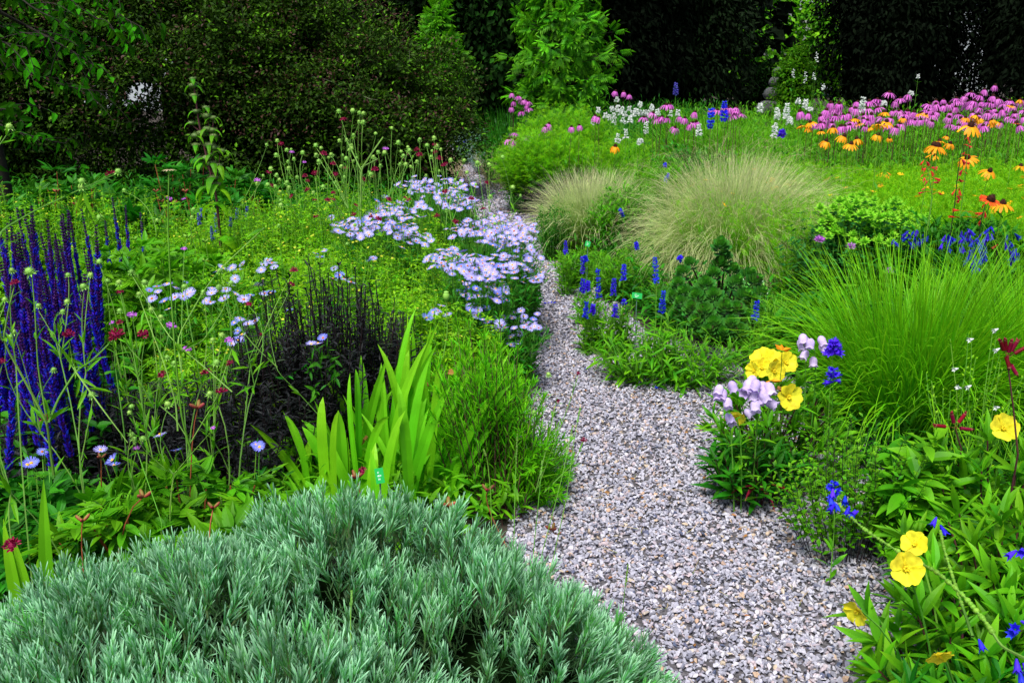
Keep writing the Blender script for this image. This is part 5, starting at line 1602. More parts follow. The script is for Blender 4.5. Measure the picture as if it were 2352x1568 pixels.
fill(9, 1500, 1700, 750, 830, 'pink coneflower in the middle drift behind the orange coneflowers')
fill(42, 1690, 2400, 675, 880, 'pink coneflower in the drift under the dark conifers at far right')
LB = 'pink coneflower near the pair of violet-blue spikes'
for (x, y) in [(85, 775), (15, 815), (70, 845), (50, 860), (95, 840), (370, 745), (400, 785), (320, 745), (205, 755), (240, 760), (345, 790), (360, 770), (300, 740)]:
    u, v = z3(x, y); coneflower('pink_coneflower', LB, u, v, 7.4, random.choice(PINK), CONEP, PG, random.uniform(.8, 1), 0)
LB = 'pink coneflower among the white spikes left of the violet-blue pair'
for (x, y) in [(1750, 800), (1775, 812), (2240, 725), (2265, 722), (2150, 780), (2085, 810), (2200, 812), (2245, 815), (2330, 805), (1585, 875), (1640, 865), (2210, 808), (2175, 818), (2300, 880), (1890, 630), (1945, 635), (1985, 655)]:
    u, v = z2(x, y); coneflower('pink_coneflower', LB, u, v, 7.6 if y > 700 else 9.5, random.choice(PINK), CONEP, PG, random.uniform(.8, 1), 0)
LB = 'pink coneflower standing over the bright green feathery bush'
for (x, y) in [(1155, 960), (1205, 920), (1260, 945), (1295, 935), (1200, 965), (1385, 925), (1405, 875), (1430, 855), (1250, 985), (1280, 955), (1180, 985), (1300, 970), (1410, 945)]:
    u, v = z2(x, y); coneflower('pink_coneflower', LB, u, v, 8.2 + rng.normal(0, .15), random.choice(PINK), CONEP, PG, random.uniform(.95, 1.15), 0)
LB = 'small pale pink coneflower far back at the foot of the bright young tree'
for (x, y) in [(1175, 645), (1220, 665), (1250, 690), (1285, 700), (1280, 720), (1190, 700), (1240, 770), (1170, 740), (1290, 745)]:
    u, v = z2(x, y); coneflower('pink_coneflower', LB, u, v, 10.5, random.choice(PINK), CONEP, PG, 1.0, 0)

OG = 'orange coneflowers of the right bed'
orng = [(990, 975, 100, 'lone orange coneflower at the left front of the orange group'), (1110, 940, 100, 'orange coneflower, upper left of a trio'), (1160, 995, 105, 'orange coneflower, lowest of a trio'), (1200, 960, 95, 'orange coneflower, right of a trio'),
        (1350, 862, 110, 'orange coneflower on a thick stem, left of two tall neighbours'), (1405, 840, 95, 'orange coneflower with a big dark cone, right of two tall neighbours'), (1345, 930, 90, 'orange coneflower facing forward under the two tall ones'), (1425, 955, 40, 'nearly petalless dark cone beside the thick-stemmed coneflower'),
        (1390, 775, 85, None), (1190, 820, 75, None), (1215, 852, 70, None), (1035, 882, 90, 'broad orange coneflower at the left front of the pink drift'), (815, 870, 65, None), (865, 882, 70, None), (880, 845, 80, None), (955, 905, 60, None), (1520, 815, 60, None), (1630, 785, 50, None), (1675, 790, 50, None), (1820, 940, 35, None), (1290, 880, 50, None),
        (1985, 870, 150, 'tallest large orange coneflower, leaning beside the scarlet bells'), (2040, 820, 75, None), (1950, 812, 70, None), (2020, 798, 80, None), (2130, 828, 60, None), (2130, 850, 65, None), (2180, 845, 50, None), (2265, 730, 60, None), (2325, 690, 60, None),
        (1770, 975, 90, 'orange coneflower behind the largest pair'), (1730, 1005, 130, 'orange coneflower, left of the largest overlapping pair'), (1755, 1012, 150, 'largest orange coneflower, right of the overlapping pair'), (1845, 990, 85, 'orange coneflower right of the largest pair'), (1725, 1075, 80, 'orange coneflower hanging below the largest pair'),
        (1963, 1090, 130, 'big orange coneflower in the middle of the scarlet bells'), (2115, 1180, 115, 'orange coneflower right of the scarlet bells'), (1392, 1195, 90, 'side-facing orange coneflower over the leaves left of the scarlet bells'), (2330, 1145, 90, 'orange coneflower at the right edge, upper of two'), (2340, 1215, 80, 'orange coneflower at the right edge, lower of two'),
        (2205, 1405, 150, 'orange coneflower right next to the red daisy'), (2262, 1385, 100, 'orange coneflower behind the one next to the red daisy'), (2145, 1535, 100, 'orange coneflower just above the deep blue flowers'), (2330, 1305, 70, 'small orange coneflower at the right edge'), (1990, 1255, 60, 'ragged orange coneflower low behind the scarlet bells')]
for (x, y, w, lb) in orng:
    u, v = z3(x, y)
    d = float(np.clip(.095 * FPX / (w / 3.0 * 1.05), 3.4, 6.8))
    sc = (w / 3.0) * d / FPX / .095
    coneflower('orange_coneflower', lb or 'orange coneflower half sunk in the pink drift', u, v, d, random.choice(ORNG) if w < 145 else ORNG[0], CONEO, OG, max(.6, sc), 1, tilt=.22)
u, v = z2(1887, 1010); coneflower('orange_coneflower', 'single orange coneflower far from the others, above the two feather grass tufts', u, v, 6.6, ORNG[3], CONEO, OG, 1.0, 1)
u, v = z3(2120, 1380); coneflower('red_daisy', 'flat red daisy with orange petal tips among the orange coneflowers', u, v, 3.7, REDD, CONEO, None, 1.25, 1, cat='red daisy')
u, v = z3(2300, 852); coneflower('red_daisy', 'small orange-red bloom far right below the pink drift', u, v, 5.6, REDD, CONEO, None, .9, 1, cat='red daisy')

# ---- white, blue and red spikes
BELLS = dict(tpl=BELL)
def spikes(name, cat, label, items, petal, group=None, fs=.022, nod=9, per=4, stem='stem', rr=.0024, leaf_m='mid', stl=7, lf=.07):
    for it in items:
        (u, vt, vb, d) = it[:4]
        lb = it[4] if len(it) > 4 else label
        p = A(u, vt, d); c = np.array([p[0] + rng.normal(0, .02), p[1], 0.0])
        spike_plant(name, lb, cat, [(u, vt, vb, d)], c, petal, BELL, fs, per, nod, group, stem, rr, leaf_m=leaf_m, ang=(60, 105), sticksz=lf, stl=stl)
WG = 'white-flowered spikes of the right bed'
def s3(x, y0, y1, d, lb=None):
    r = (1568 + x / 3., y0 / 3., y1 / 3., d)
    return r + ((lb,) if lb else ())
def s2(x, y0, y1, d, lb=None):
    r = (784 + x / 3., y0 / 3., y1 / 3., d)
    return r + ((lb,) if lb else ())
spikes('white_spike', 'white flower spike', 'white bell spike between the pink coneflowers and the lime drift', [
    s3(537, 715, 800, 7.0, 'slim white spike standing alone right of the violet-blue pair'), s3(112, 860, 970, 6.6, 'white spike left of the violet-blue pair'),
    s3(640, 850, 985, 6.2, 'white spike in front of the lime drift, lowest of its cluster'), s3(655, 750, 850, 6.6, 'slender white spike behind the lowest one of its cluster'), s3(720, 715, 860, 6.6, 'tall white spike leaning right in the cluster by the pink drift'), s3(738, 805, 870, 6.6, 'short dense white spike touching the pink drift'),
    s3(1245, 675, 815, 6.3, 'white spike standing in the middle of the pink drift'), s3(850, 690, 780, 7.6), s3(880, 740, 770, 7.6), s3(800, 680, 730, 7.8), s3(1390, 700, 730, 7.6), s3(1575, 630, 660, 8.0)], 'white', WG, fs=.027, nod=8, per=3)
spikes('white_wand', 'white wand', 'thin wand of tiny white bells rising high against the dark conifer', [
    s3(925, 362, 460, 8.8, 'highest thin white wand leaning right against the dark conifer'), s3(850, 495, 600, 8.6, 'thin white wand leaning right, left of two low ones'), s3(905, 500, 580, 8.7, 'thin white wand right of its leaning neighbour'), s3(765, 475, 560, 8.8, 'thin white wand over the small cone-shaped shrub'), s3(972, 580, 640, 8.4, 'short white wand to the right of the others'), s3(1625, 512, 560, 8.0, 'white starry wand against the black conifer at right')], 'white', WG, fs=.020, nod=11, per=1, rr=.0014)
LB = 'white spike in the airy white group left of the violet-blue pair'
its = []
for (x, y) in [(1865, 740), (1880, 790), (1905, 735), (1925, 760), (1940, 745), (1955, 780), (1850, 800), (1985, 740), (2010, 775), (2030, 760), (2062, 710), (2060, 770), (2140, 730), (2090, 770), (2180, 765), (1820, 790), (1990, 810), (2120, 770), (2320, 770), (1770, 750), (1735, 830), (1900, 675), (2270, 770), (1880, 820), (1940, 820)]:
    its.append(s2(x, y - 8, y + 45, 8.2 + rng.normal(0, .5), LB))
its += [s2(1905, 925, 1010, 6.9, 'bright white spike right above the single far orange coneflower'), s2(1960, 890, 980, 7.0, 'white spike just right of the one above the far orange coneflower'), s2(2103, 845, 950, 6.9, 'dense white spike between the single far orange coneflower and the violet-blue pair'), s2(2060, 955, 1000, 6.6, 'lilac-white small spike low beside the dark tufts')]
spikes('white_spike', 'white flower spike', LB, its, 'white', WG, fs=.026, nod=5, per=3)
spikes('blue_spike', 'blue flower spike', 'blue spike', [s3(200, 750, 935, 6.2, 'violet-blue spike, left of the tall pair'), s3(290, 705, 890, 6.2, 'violet-blue spike, right and taller of the pair'), s3(686, 900, 960, 6.2, 'short blue spike touching the white cluster by the lime drift')], 'salviablue' if False else 'blue', 'violet-blue spikes of the right bed', fs=.030, nod=9, per=4)
spikes('larkspur', 'larkspur', 'pale blue larkspur', [s2(2305, 575, 680, 9.5, 'small pale blue larkspur far back against the black conifer')], 'greyblue', None, fs=.03, nod=8, per=4)
# scarlet bells
c = A(*z3(1700, 1000), 4.2); c[2] = 0
def bells_red(label, pts_stem, flowers, d, stemm='stemdark', petal='red', sz=.030):
    p0 = A(*pts_stem[0], d); c = np.array([p0[0], p0[1], 0])
    r = root('scarlet_bell_plant', label, 'scarlet bells', c, 'scarlet bell stems of the right bed')
    g = Geo(); w = wire(g, [(q[0], q[1], d) for q in pts_stem], .0022, .0012); g.tubes(np.array([[c, c * .4 + w[0] * .6 - [0, 0, w[0][2] * .1], w[0]]]), .0024, .0022, 4); part('stem', g, M[stemm], r)
    for (u, v) in flowers:
        p = A(u, v, d); g = Geo()
        k = np.argmin(np.linalg.norm(w - p, axis=1)); s = w[k]
        dd = p - s; dd[2] -= .02; dd = norm(dd + [rng.normal(0, .01), rng.normal(0, .01), 0])
        n_ = random.choice([1, 2])
        for q in range(n_):
            dr = norm(dd + rng.normal(0, .25, 3))[None]
            g.inst(BUD if random.random() < .5 else BELL, [p - dd * .01], frame(dr, rdir(1)), np.array([[.55, 1, .55]]) * sz)
        g.tubes(np.array([[s, (s + p) / 2 + [0, 0, .004], p - dd * .008]]), .0008, .0006, 3)
        part('flower', g, M[petal], r)
    return r
bells_red('scarlet bells hanging on a pale stem, left of the two red-flowered stems', [z3(1720, 1360), z3(1705, 1260), z3(1685, 1150), z3(1665, 1095)],
          [z3(*q) for q in [(1655, 1115), (1690, 1120), (1645, 1160), (1670, 1165), (1725, 1160), (1720, 1190), (1655, 1210), (1665, 1235), (1745, 1235), (1680, 1255), (1735, 1262), (1660, 1305), (1655, 1330), (1770, 1330)]], 4.1, 'stempale')
bells_red('scarlet bells hanging on a dark stem, right and taller of the two red-flowered stems', [z3(1875, 1400), z3(1890, 1250), z3(1910, 1100), z3(1945, 930), z3(1965, 880)],
          [z3(*q) for q in [(1970, 955), (1960, 1005), (1945, 1060), (1955, 1070), (1935, 1110), (1950, 1125), (1920, 1180), (1945, 1185), (1910, 1240), (1925, 1250), (1915, 1300), (1910, 1320), (1900, 1355), (1890, 1385), (1870, 1320)]], 4.0)
bells_red('few low scarlet bells beneath the red daisy', [z3(2060, 1500), z3(2090, 1400), z3(2060, 1350)], [z3(*q) for q in [(2055, 1355), (2090, 1470), (2055, 1475), (2055, 1525), (1890, 1450), (1860, 1500), (2070, 1415)]], 3.8)
bells_red('single red bell near the deep blue flowers', [(1568 + 2160 / 3., 523 + 260 / 3.), (1568 + 2165 / 3., 523 + 180 / 3.), (1568 + 2160 / 3., 523 + 130 / 3.)], [(1568 + 2165 / 3., 523 + 125 / 3.)], 3.6)

# ---- lime drift of fine-leaved tickseed (one mass)
def field(poly, dens, h, hj, K=6, dry=.1):
    xs = [p[0] for p in poly]; ys = [p[1] for p in poly]
    n = int((max(xs) - min(xs)) * (max(ys) - min(ys)) * dens)
    x = U(min(xs), max(xs), n); y = U(min(ys), max(ys), n)
    k = inside(x, y, poly); x, y = x[k], y[k]; n = len(x)
    hh = h(x, y) * U(1 - hj, 1 + hj * .5, n)
    return grow(np.stack([x, y, np.zeros(n)], -1), rdir(n, .86, 1), hh, K, (0, 0, 1), .1, .05)
def wp(*q): return [tuple(A(u, 400, d)[:2]) for (u, d) in q]
P = field(wp((1640, 4.9), (1880, 4.5), (2120, 4.6), (2460, 4.3), (2480, 6.9), (2000, 6.9), (1760, 7.2), (1600, 6.2)), 720, lambda x, y: .585 + .035 * np.sin(x * 3) * np.cos(y * 2.3), .10)
g = Geo(); g.tubes(P, .0012, .0008, 3); leafy(g, L_FERNY, P, 13, .25, .97, .070, (20, 60), .4, 0); 
o = part('tickseed_drift', g, M['feather']); tag(o, 'broad drift of thread-leaved lime green tickseed below the pink coneflowers', 'tickseed', kind='stuff')
g = Geo(); tp = P[:, -1]; k = U(0, 1, len(tp)) < .75; pos = np.repeat(tp[k], 2, 0) + rng.normal(0, .014, (k.sum() * 2, 3)); g.inst(ball_tpl(.0034, 5, 3), pos, np.tile(np.eye(3), (len(pos), 1, 1)), 1.0)
bd = part('buds', g, M['lime']); tag(bd, 'round yellow-green flower buds dotted over the lime tickseed', 'buds', kind='stuff')
g = Geo(); k = (U(0, 1, len(tp)) < .03) & (tp[:, 1] < 6.2); pos = tp[k] + [0, -.01, .004]; g.inst(FIVE, pos, frame(rdir(len(pos), -.3, .3), rdir(len(pos), .7, 1)), .036)
bd = part('blossoms', g, M['goldsmall']); tag(bd, 'small golden blossoms scattered over the lime tickseed', 'blossoms', kind='stuff')

# ---- meadow farther back
def greens(label, poly, dens, h, tpl, size, mat, m=9, hj=.2, ang=(20, 60), kind='stuff', name='meadow_plants', cat='meadow'):
    P = field(poly, dens, (lambda x, y: h) if not callable(h) else h, hj)
    g = Geo(); g.tubes(P, .0014, .0009, 3); leafy(g, tpl, P, m, .15, 1, size, ang, .3, 0)
    o = part(name, g, mat)
    return tag(o, label, cat, kind=kind)
greens('fresh green leafy stems under and behind the pink coneflowers', wp((1560, 7.0), (2480, 6.6), (2560, 12.5), (1500, 12.5)), 150, lambda x, y: .62 + .035 * np.clip(y - 7, 0, 4) + .05 * np.sin(x * 2.1), L_LANCE, .085, M['green'], 11)
greens('grassy meadow green behind the white spikes', wp((1290, 9.8), (1480, 9.6), (1500, 7.3), (1640, 7.0), (1640, 13), (1240, 13)), 260, lambda x, y: .5 + .055 * np.clip(y - 7, 0, 5), L_WILLOW, .11, M['mid'], 10)
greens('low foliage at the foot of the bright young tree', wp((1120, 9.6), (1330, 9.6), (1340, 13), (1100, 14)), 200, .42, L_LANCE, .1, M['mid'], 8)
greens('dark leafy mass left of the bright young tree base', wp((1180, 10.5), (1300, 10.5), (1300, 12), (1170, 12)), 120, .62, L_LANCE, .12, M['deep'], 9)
# pinkish straw bands
def strawband(label, poly, dens, h, mat='straw', w=.0016):
    xs = [p[0] for p in poly]; ys = [p[1] for p in poly]
    n = int((max(xs) - min(xs)) * (max(ys) - min(ys)) * dens)
    x = U(min(xs), max(xs), n); y = U(min(ys), max(ys), n)
    k = inside(x, y, poly); x, y = x[k], y[k]; n = len(x)
    P = grow(np.stack([x, y, np.zeros(n)], -1), rdir(n, .75, 1), h * U(.75, 1.1, n), 7, (.4, 0, -1), .25, .06)
    g = Geo(); g.ribbons(P, rdir(n, -.1, .1), w, [1, 1, .9, .8, .7, .5, .2])
    o = part('feather_grass_drift', g, M[mat]); return tag(o, label, 'grass', kind='stuff')
strawband('hazy straw-pink grass drift under the white spikes', wp((1330, 7.0), (1640, 7.0), (1640, 7.8), (1320, 7.8)), 1500, .56)
strawband('straw-coloured grass patch behind the bright feathery bush', wp((1120, 9.4), (1260, 9.2), (1270, 10.4), (1110, 10.6)), 700, .45)
strawband('short straw grass carpet beside the far end of the path', [tuple(G(u, v)[:2]) for (u, v) in ((1040, 440), (1075, 440), (1045, 355), (1015, 350))], 1500, .16)

def tussock(name, label, c, r0, n, L, w, mat, droop=(.6, 1.2), lean=.75, K=9, cat='grass tuft', group=None, extra=None, spread=1.0, wob=.03, prof=None, skew=(0, 0)):
    r = root(name, label, cat, c, group)
    a = U(0, 6.283, n); q = np.sqrt(U(0, 1, n))
    base = np.stack([c[0] + r0 * q * np.cos(a), c[1] + r0 * q * np.sin(a), np.zeros(n)], -1)
    a2 = a + rng.normal(0, .5, n)
    tilt = (q ** .8) * lean * U(.4, 1.15, n)
    d0 = np.stack([np.cos(a2) * tilt * spread + skew[0], np.sin(a2) * tilt + skew[1], np.ones(n)], -1)
    P = grow(base, d0, L * U(.62, 1.12, n), K, (0, 0, -1), U(droop[0], droop[1], n) * .35 * (tilt + .1), wob)
    P[..., 2] = np.maximum(P[..., 2], .01)
    sd = np.stack([-np.sin(a2), np.cos(a2), np.zeros(n)], -1) + rng.normal(0, .5, (n, 3))
    g = Geo(); g.ribbons(P, sd, w * U(.7, 1.2, n), prof or [1, 1, 1, .95, .9, .8, .65, .45, .1])
    part('blades', g, M[mat], r)
    return r, P
# big feather grass
c = G(1682, 668); c[1] += .06
r_, P = tussock('feather_grass', 'large billowing blond feather grass tuft in the middle of the right bed', c, .15, 8500, .74, .0009, 'stipa', (.9, 2.6), .70, K=10, wob=.045, skew=(.10, 0), prof=[1.2, 1.2, 1.1, 1, 1, 1, .9, .9, .8, .3])
tp = P[:, 6:, :]
g = Geo(); k = U(0, 1, len(P)) < .4

for (dx, dy, n_, L_, sk) in [(.20, .05, 2200, .66, (.42, -.05)), (-.16, .02, 1400, .58, (-.3, -.1)), (.05, -.12, 900, .55, (.15, -.35))]:
    a_ = U(0, 6.283, n_); q_ = np.sqrt(U(0, 1, n_)) * .10
    bs_ = c + np.stack([dx + q_ * np.cos(a_), dy + q_ * np.sin(a_), np.zeros(n_)], -1)
    P_ = grow(bs_, np.stack([rng.normal(sk[0], .28, n_), rng.normal(sk[1], .28, n_), np.ones(n_)], -1), L_ * U(.7, 1.15, n_), 10, (.3, 0, -1), U(.2, .8, n_), .06)
    P_[..., 2] = np.maximum(P_[..., 2], .01)
    g2 = Geo(); g2.ribbons(P_, rdir(n_, -.2, .2), .0011, [1.2, 1.2, 1.1, 1, 1, 1, .9, .9, .8, .3]); part('blades', g2, M['stipa'], r_)
Q = tp[k]; Q2 = grow(Q[:, -1], norm(Q[:, -1] - Q[:, -2]) + rng.normal(0, .3, (len(Q), 3)), U(.08, .22, len(Q)), 6, (0, 0, -1), .5, .15)
Q2[..., 2] = np.maximum(Q2[..., 2], .01)
g.ribbons(Q2, rdir(len(Q2)), .0005, [1, 1, .8, .8, .6, .3]); part('awns', g, M['straw'], r_)
c = G(1362, 592); c[1] += .12
r_, P = tussock('feather_grass', 'smaller blond feather grass tuft left of the largest one', c, .13, 4600, .55, .0011, 'stipa', (.8, 1.9), .62, K=10, wob=.05, prof=[1.2, 1.2, 1.1, 1, 1, 1, .9, .9, .8, .3])
c = A(1335, 400, 6.9) * [1, 1, 0]
r_, P = tussock('purple_grass', 'low dusky purple grass behind the smaller feather grass', c, .2, 900, .50, .0025, 'purplegrass', (1, 2), .8, wob=.08)
c = G(1590, 520)
r_, P = tussock('feather_grass', 'thin blond grass wisps at the right shoulder of the largest feather grass', A(1900, 560, 5.0) * [1, 1, 0], .16, 900, .55, .0009, 'straw', (1.5, 3), 1.1, wob=.07)
# bright green fine grass
c = G(2105, 1000); c[1] += .05
r_, P = tussock('green_grass_tuft', 'big fountain of fine bright green grass in the right bed', c, .19, 2200, .66, .0024, 'grass', (.5, 2.0), .78, K=9, cat='grass tuft', wob=.03)
r_, P = tussock('green_grass_tuft', 'second fine green grass tuft cut by the right edge', A(2400, 800, 3.0) * [1, 1, 0], .18, 1500, .70, .0017, 'grass', (.8, 2.2), .85)
r_, P = tussock('green_grass_tuft', 'green grass mound far back among the white spikes', A(1640, 300, 8.6) * [1, 1, 0], .40, 2200, .86, .0026, 'green', (.6, 1.8), .8)
r_, P = tussock('green_grass_tuft', 'upright fresh grass behind the smaller feather grass', A(1490, 400, 6.4) * [1, 1, 0], .20, 700, .62, .002, 'grass', (.3, 1.2), .45)
r_, P = tussock('green_grass_tuft', 'upright grass under the violet-blue pair of spikes', A(1650, 330, 6.2) * [1, 1, 0], .22, 600, .62, .002, 'mid', (.2, .8), .35)
r_, P = tussock('green_grass_tuft', 'dull grass tuft behind the bright green feathery bush', A(1180, 300, 11) * [1, 1, 0], .3, 700, .75, .003, 'mid', (.3, 1), .4)

# ---- bright feathery bush by the path
def bush(name, label, c, rx, ry, h, n, tpl, size, mat, nodes=14, K=7, stemm='stem', lean=.5, cat='shrub', group=None, ang=(25, 65), s0=.25, whorl=1, hj=.12, bf=.4, sr=.0022, under=None):
    r = root(name, label, cat, c, group)
    P = clump(c, rx, ry, n, h, lean, K, basefrac=bf, hj=hj)
    g = Geo(); g.tubes(P, sr, sr * .5, 3); part('stems', g, M[stemm], r)
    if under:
        g = Geo(); leafy(g, tpl, P, nodes, .02, .5, size, ang, .2, 0, whorl); part('lower_foliage', g, M[under], r)  # darker leaf colour paints the shadow low in the bush
    g = Geo(); leafy(g, tpl, P, nodes, s0, 1, size, ang, .35, 0, whorl); part('foliage', g, M[mat], r)
    return r, P
c = A(1258, 460, 8.1); c[2] = 0
bush('feathery_bush', 'bright green feathery bush where the path narrows', c, .52, .45, .66, 1200, L_FERNY, .085, 'feather', nodes=10, s0=.45, under='deep')
c = A(1300, 380, 9.0); c[2] = 0
bush('feathery_bush', 'bright feathery green bush topped by pink coneflowers', c, .62, .45, .80, 1100, L_FERNY, .085, 'feather')
c = A(1430, 400, 7.8); c[2] = 0
bush('feathery_bush', 'bright feathery green bush right of the coneflower one', c, .42, .4, .62, 600, L_FERNY, .08, 'feather')
c = A(1210, 470, 8.0); c[2] = 0
bush('low_shrub', 'low dark green plant at the foot of the feathery bush by the path', c, .22, .2, .24, 110, L_LANCE, .05, 'mid')
# silvery artemisia
c = A(1085, 340, 12.4); c[2] = 0
r_, P = bush('artemisia', 'silvery blue artemisia edging the far bend of the path', c, .34, .5, .42, 260, L_LANCE, .05, 'silver', 14, stemm='silver')
c = A(1112, 360, 11.0); c[2] = 0
bush('artemisia', 'shorter silvery artemisia in front of the far one', c, .22, .3, .26, 140, L_LANCE, .045, 'silver', 10, stemm='silver')
# fresh leafy bushes in the middle
for (u, d, rx, h, n, m, lb, tp_, sz) in [
    (1430, 5.9, .26, .48, 190, 'green', 'fresh green leafy plant at the right side of the smaller feather grass', L_LANCE3, .07),
    (1530, 6.6, .40, .56, 260, 'green', 'leafy green plant with greyish tips between the feather grasses', L_LANCE3, .08),
    (1560, 7.0, .35, .62, 180, 'mid', 'dull green leafy plant with dark tips below the white group', L_OVATE3, .07),
    (1690, 6.0, .30, .55, 220, 'green', 'fresh green leaves behind the top of the largest feather grass', L_LANCE3, .07),
    (1960, 4.9, .45, .42, 260, 'green', 'green leafy plant with pale flower buds right of the largest feather grass', L_OVATE3, .09),
    (2120, 4.2, .40, .50, 260, 'mid', 'upright leafy green plant below the orange coneflowers', L_LANCE3, .10),
    (2230, 4.0, .36, .54, 260, 'mid', 'leafy dark-stemmed plant under the scarlet bells', L_LANCE3, .10),
    (2330, 3.9, .30, .52, 200, 'green', 'leafy green plant at the right edge below the red daisy', L_LANCE3, .10),
    (2280, 3.5, .36, .46, 240, 'green', 'bright narrow-leaved plant right of the deep blue flowers', L_WILLOW, .08),
    (1985, 3.6, .36, .30, 200, 'mid', 'broad-leaved plant between the green-headed bush and the fine grass', L_OVATE3, .11),
    (1830, 3.75, .34, .28, 240, 'green', 'loose plant with thread leaves right of the succulent', L_WILLOW, .06)]:
    c = A(u, 600, d); c[2] = 0
    bush('leafy_plant', lb, c, rx, rx * .8, h, n, tp_, sz, m, 11, cat='leafy plant', whorl=2 if tp_ is not L_WILLOW else 1)
for (u, v, lb, h) in [(1335, 660, 'loose narrow-leaved greenery under the slim blue spikes by the path', .24), (1420, 690, 'loose narrow-leaved greenery around the fullest blue spike', .26), (1480, 650, 'loose greenery between the blond grass and the green tag', .26)]:
    c = G(u, v); bush('leafy_plant', lb, c, .20, .16, h, 110, L_LANCE, .055, 'green', 12, cat='leafy plant', s0=.1)
# edge of the path, upright dark green whips
c = G(1275, 600)
bush('whippy_plant', 'upright narrow-leaved stems at the path edge left of the smaller feather grass', c, .15, .15, .42, 60, L_LANCE, .05, 'mid', 16, stemm='stem', cat='leafy plant', s0=.1)
c = G(1255, 560)
bush('low_silver_plant', 'low grey-green foliage spilling onto the far gravel', c, .14, .2, .12, 60, L_SMALL, .04, 'silver', 8, cat='leafy plant')

# ---- green-headed bergamot
c = A(1960, 690, 4.35); c[2] = 0
r_, P = bush('bergamot', 'dense dark green bergamot bush with bright green unopened heads', c, .36, .30, .58, 230, L_OVATE3, .062, 'monarda', 13, whorl=2, s0=.1, cat='bergamot', ang=(45, 80), bf=.7, hj=.1)
top = P[:, -1]; order = np.argsort(-top[:, 2] + .35 * top[:, 1])[:95]
gs = []
for k in range(2):
    g = Geo()
    for l, (m_, rr, zz) in enumerate([(8, .026, .05), (8, .020, .5), (7, .014, 1.0), (6, .012, 1.8)]):
        a = np.arange(m_) * 2 * math.pi / m_ + l
        g.inst(leaf_tpl(.42, 2, 'ovate', .3, -.1), np.tile([0, 0, l * .004], (m_, 1)), frame(np.stack([np.cos(a), np.sin(a), np.full(m_, zz)], -1), np.stack([-np.cos(a), -np.sin(a), np.ones(m_)], -1)), rr * U(.85, 1.1, m_))
    gs.append(local_mesh('bud_head', g, M['monhead']))
for i in order: put(random.choice(gs), 'bud_head', r_, top[i] + [0, 0, .022], head_R([rng.normal(0, .25), -.3, 1]), random.uniform(1.1, 1.6))
g = Geo()
for l, (m_, zz) in enumerate([(16, .15), (14, .7), (10, 1.6)]):
    a = np.arange(m_) * 2 * math.pi / m_ + l * .5
    g.inst(L_NARROW, np.tile([0, 0, .004], (m_, 1)), frame(np.stack([np.cos(a), np.sin(a), np.full(m_, zz)], -1), rdir(m_, .5, 1)), .028 * U(.8, 1.15, m_))
BERG = local_mesh('flower', g, M['mauve'])
for (x, y, d, s) in [(940, 105, 4.0, 1.0), (1155, 150, 3.9, .9), (1420, 315, 3.7, .7)]:
    p = A(1568 + x / 3., 523 + y / 3., d)
    c = np.array([p[0], p[1], 0])
    r_ = root('bergamot_flower', {940: 'open lilac bergamot flower, upper left of three on tall leafy stalks', 1155: 'open lilac bergamot flower, middle of three on tall leafy stalks', 1420: 'small lilac bergamot flower low above the fine grass'}[x], 'bergamot', c, 'open bergamot flowers')
    g = Geo(); Pq = bez(c[None], p[None], 8, .7, .02); g.tubes(Pq, .0024, .0016, 5); part('stem', g, M['stem'], r_)
    g = Geo(); leafy(g, L_OVATE3, Pq, 5, .35, .92, .065, (55, 85), .2, .1, 2); part('leaves', g, M['green'], r_)
    put(gs[0], 'bracts', r_, p, head_R([0, 0, 1]), 1.1); put(BERG, 'flower', r_, p + [0, 0, .008], head_R([0, -.3, 1]), s)

# ---- succulent with rosettes
c = G(1655, 775); c[1] += .12
r_ = root('succulent', 'dark glossy succulent bush with tight leaf rosettes beside the blond grass', 'succulent', c)
ros = []
for k in range(3):
    g = Geo(); n = 42
    i = np.arange(n); a = i * 2.39996; el = .2 + 1.15 * (i / n); z = .050 * (i / n) ** 1.1
    d = np.stack([np.cos(a) * np.cos(el), np.sin(a) * np.cos(el), np.sin(el)], -1)
    g.inst(leaf_tpl(.62, 3, 'obov', .35, -.15), np.stack([np.cos(a) * .006, np.sin(a) * .006, z], -1), frame(d, np.stack([-np.cos(a), -np.sin(a), np.ones(n) * .8], -1)), .040 * (1 - .45 * i / n) * U(.9, 1.1, n), r=np.clip(i / n * 1.2 - .1, 0, 1))
    ros.append(local_mesh('rosette', g, M['succ'], True))
heads = [(1655, 578, 4.1, 1.25), (1665, 600, 4.12, 1.1), (1650, 620, 4.1, 1.2), (1640, 640, 4.05, 1.1), (1678, 630, 4.1, 1.0), (1575, 635, 4.0, 1.1), (1590, 615, 4.1, 1.0), (1560, 660, 3.95, 1.0), (1620, 665, 3.9, 1.3), (1640, 690, 3.85, 1.3), (1605, 690, 3.85, 1.2), (1580, 680, 3.9, 1.1), (1685, 660, 3.95, 1.2), (1710, 640, 4.05, 1.1), (1725, 655, 4.0, 1.1), (1700, 690, 3.85, 1.2), (1660, 715, 3.75, 1.2), (1620, 725, 3.75, 1.3), (1590, 715, 3.8, 1.1), (1570, 700, 3.85, 1.0), (1690, 720, 3.75, 1.2), (1725, 700, 3.85, 1.1), (1740, 680, 3.9, 1.0), (1640, 750, 3.7, 1.2), (1680, 750, 3.7, 1.2), (1715, 735, 3.75, 1.1), (1605, 745, 3.72, 1.1), (1735, 720, 3.8, 1.0), (1550, 685, 3.9, .9), (1700, 765, 3.68, 1.0), (1660, 770, 3.68, 1.0), (1625, 765, 3.68, 1.0), (1740, 745, 3.75, 1.0)]
gst = Geo()
